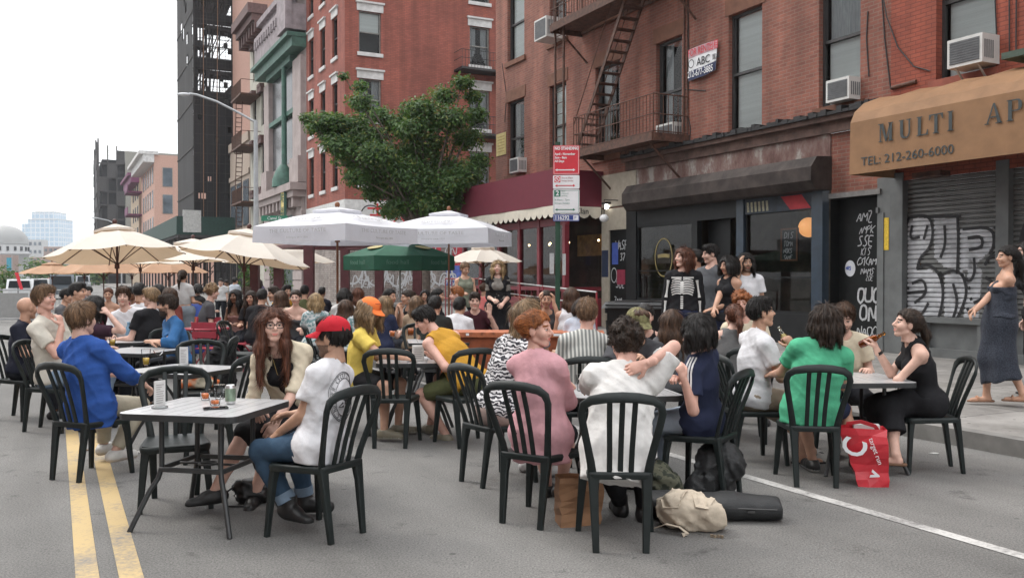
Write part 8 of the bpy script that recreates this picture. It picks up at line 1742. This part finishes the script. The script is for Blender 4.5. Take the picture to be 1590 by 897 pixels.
b.sweep([(-.2,-.12,.02),(-.13,-.16,.06),(-.05,-.17,.05),(.0,-.19,.02),(-.03,-.2,.012)], .03, .006)
b.build('strap', CAN, o); b = MB()
for k in range(4): b.box((.14+.02*k,-.16-.01*(k % 2),.010), (.016,.014,.014), Matrix.Rotation(k*.7,3,'Z'))
b.build('keyring', pm('keys', (.35,.28,.2), .4, .5, var=.6, vs=60), o)
ic = thing('instrument_case', 'long black padded instrument case lying on the road', 'case', G(1130,5.78), R(-8)); BK = pm('black_nylon', (.014,.015,.016), .6, bump=.3, bs=120); S = SDF((-.6,-.25,-.05), (.5,.25,.25), .013); S.cone((-.42,0,.082), (.0,0,.082), .13, .12, .03, (Vector((0,0,1)),.64)); S.cone((.0,0,.082), (.30,0,.075), .12, .092, .03, (Vector((0,0,1)),.78), False, False); S.plane((.345,0,0), (1,0,.12)); S.plane((0,0,.002), (0,0,-1)); S.warp(wrinkle(77, .006)); v_, q_ = S.mesh(); link('case_body', np_mesh('case_body', [(v_, q_, 0)], [BK]), ic); b = MB(); b.tube([(-.4,-.132,.095),(.0,-.122,.095),(.30,-.092,.088)], .005, 5); b.boxb((.12,-.122,.07), (.16,-.112,.08)); b.build('zip', pm('grey_zip', (.05,.05,.05), .4), ic)
lump('black_rucksack', 'black rucksack standing on the road behind the instrument case', 'bag', G(1110,6.35), (.19,.15,.22), BK, 15, n=9)
lump('camouflage_bag', 'small dark camouflage bag on the road beside the front chair', 'bag', G(1035,6.15), (.12,.12,.16), floral('camo_cloth', (.02,.025,.015), (.09,.09,.06), 22), 25)
o = lump('leather_handbag', 'black leather handbag with a loop strap under the front left table', 'bag', G(392,6.2), (.13,.09,.09), pm('black_leather_bag', (.012,.012,.012), .4), 35); b = MB(); b.tube([(-.1,-.06,.13),(-.2,-.12,.06),(-.14,-.16,.01),(.0,-.15,.01)], .007, 6); b.build('strap', pm('black_leather_bag', (.012,.012,.012), .4), o)
def paper_bag(x, y, rz, name, label, mat, w, d, h, taper=1.0, lean=0.0, seed=1):
    t = thing(name, label, 'bag', (x,y,0), rz); r_ = random.Random(seed); b = MB(); n = 8; J_ = lambda k: r_.uniform(-1,1)*k
    ring = []
    for k in range(n+1):
        q = k/n; ring.append([(sx*(w/2)*(taper+(1-taper)*q)+J_(.010)+lean*q*h, sy*(d/2)*(1-.25*q*q)+J_(.008)+.02*math.sin(q*5+sx), q*h+J_(.006 if k else 0)) for sx, sy in ((-1,-1),(-.3,-1.08),(.35,-1.05),(1,-1),(1,1),(.3,1.05),(-.35,1.04),(-1,1))])
    b.add([p for r2 in ring for p in r2], [(k*8+i, k*8+(i+1) % 8, (k+1)*8+(i+1) % 8, (k+1)*8+i) for k in range(n) for i in range(8)], False); b.add(ring[0], [tuple(range(8))[::-1]]); b.add([(p[0]*.96,p[1]*.9,p[2]-.03) for p in ring[-1]], [tuple(range(8))]); b.build('bag_body', mat, t); return t
paper_bag(.42,5.68,R(12),'paper_bag','brown paper carrier bag on the road between the two front chairs', pm('kraft_paper', (.27,.145,.075), .8, var=.25, vs=4, bump=.5, bs=12), .27,.17,.30)
rb = paper_bag(2.70,6.72,R(-14),'red_carrier_bag','red plastic carrier bag with white lettering on the road at right', pm('red_plastic', (.52,.022,.035), .35, var=.12, coat=.2, bump=.5, bs=14), .33,.17,.43,taper=.66,lean=-.20)
b = MB(); b.merge(text_mesh('C', .24, .001, sx=.8, off=.004), Matrix.Translation((-.14,-.112,.29)) @ Matrix.Rotation(R(-72),4,'Y') @ UPRIGHT); b.build('lettering', SW, rb); b = MB(); b.merge(text_mesh('v', .12, .001, off=.004), Matrix.Translation((-.01,-.112,.10)) @ Matrix.Rotation(R(-72),4,'Y') @ UPRIGHT); b.build('lettering', SW, rb); b = MB(); b.merge(text_mesh('target run', .05, .001), Matrix.Translation((.0,-.112,.27)) @ Matrix.Rotation(R(70),4,'Y') @ UPRIGHT); b.build('lettering', SW, rb)
b = MB(); b.sweep([(-.19,-.05,.42),(-.19,-.06,.46),(-.10,-.08,.48),(.0,-.07,.45),(.02,-.05,.42)], .03, .004); b.build('handle', pm('red_plastic', (.52,.022,.035), .35), rb); b = MB(); b.boxb((-.14,-.03,.36), (.04,.05,.45)); b.build('white_contents', pm('white_card', (.58,.58,.57), .5), rb)
# black jacket over a chair back
jk = lump('draped_jacket', 'black jacket hanging over the back of the chair beside the denim shirt', 'jacket', Vector((-3.12,9.72,.34)), (.10,.30,.33), cloth('jacket_black', (.013,.013,.014)), 41, R(-8), 12)
lump('orange_bag', 'orange and beige bag on the seat behind the cocktail glass', 'bag', Vector((-3.1,9.0,.45)), (.22,.12,.12), floral('orange_canvas', (.5,.12,.03), (.40,.36,.27), 5), 44)
# bottles in the hands
def hand_bottle(inf, q, mouth, label, col, fill):
    p, l_, d, n = inf['hands'][q]; ax = (mouth-p).normalized(); M = Matrix.Translation(p-ax*.09) @ ax.to_track_quat('Z','Y').to_matrix().to_4x4(); bottle(M, label, col, fill)
def mouth(inf): return inf['H']+inf['HM'] @ Vector((0,.105,-.06))
hand_bottle(i13, 1, mouth(i13), 'clear bottle of pale beer held to the lips by the white tee', (.9,.92,.85), pm('lager', (.55,.42,.14), .1, coat=.4)); hand_bottle(i16, 1, mouth(i16), 'amber bottle held to the lips by the person in black', (.75,.5,.22), pm('amber_ale', (.42,.16,.02), .1, coat=.4))
# scraps on the ground
for k, (px, py, z_) in enumerate(((1452,705,.0),(130,700,.0),(1470,548,.15),(1540,556,.15),(215,703,.0))):
    z = (CAM_H-z_)*FPX/(py-430); b = MB(); b.prism([(rng.uniform(.6,1)*.05*math.cos(a), rng.uniform(.6,1)*.03*math.sin(a)) for a in [i*1.05 for i in range(6)]], .004, .01); o = b.build('litter_scrap', pm(('pale_litter','brown_litter')[k % 2], ((.5,.5,.48),(.16,.11,.07))[k % 2], .8), None, Matrix.Translation(((px-795)*z/FPX, z, z_))); tag(o, ('white scrap of paper on the road right of the red bag','brown leaf on the road by the yellow line','brown scrap on the pavement below the shutter','white scrap on the pavement at the right','dark leaf beside the white sneaker')[k], 'litter', 'litter on the ground')
# ------------------------------------------------------------------ the air
hm_ = bpy.data.materials.new('air_haze'); hm_.use_nodes = True; t_ = hm_.node_tree; t_.nodes.clear(); vo = t_.nodes.new('ShaderNodeVolumePrincipled'); vo.inputs['Color'].default_value = (.88,.93,1,1); vo.inputs['Density'].default_value = .00024; vo.inputs['Anisotropy'].default_value = .2
ou = t_.nodes.new('ShaderNodeOutputMaterial'); t_.links.new(vo.outputs[0], ou.inputs['Volume'])
hz = MB().boxb((-1250,-1250,-1.3), (1250,1250,82)).build('haze', hm_); hz['kind'] = 'stuff'
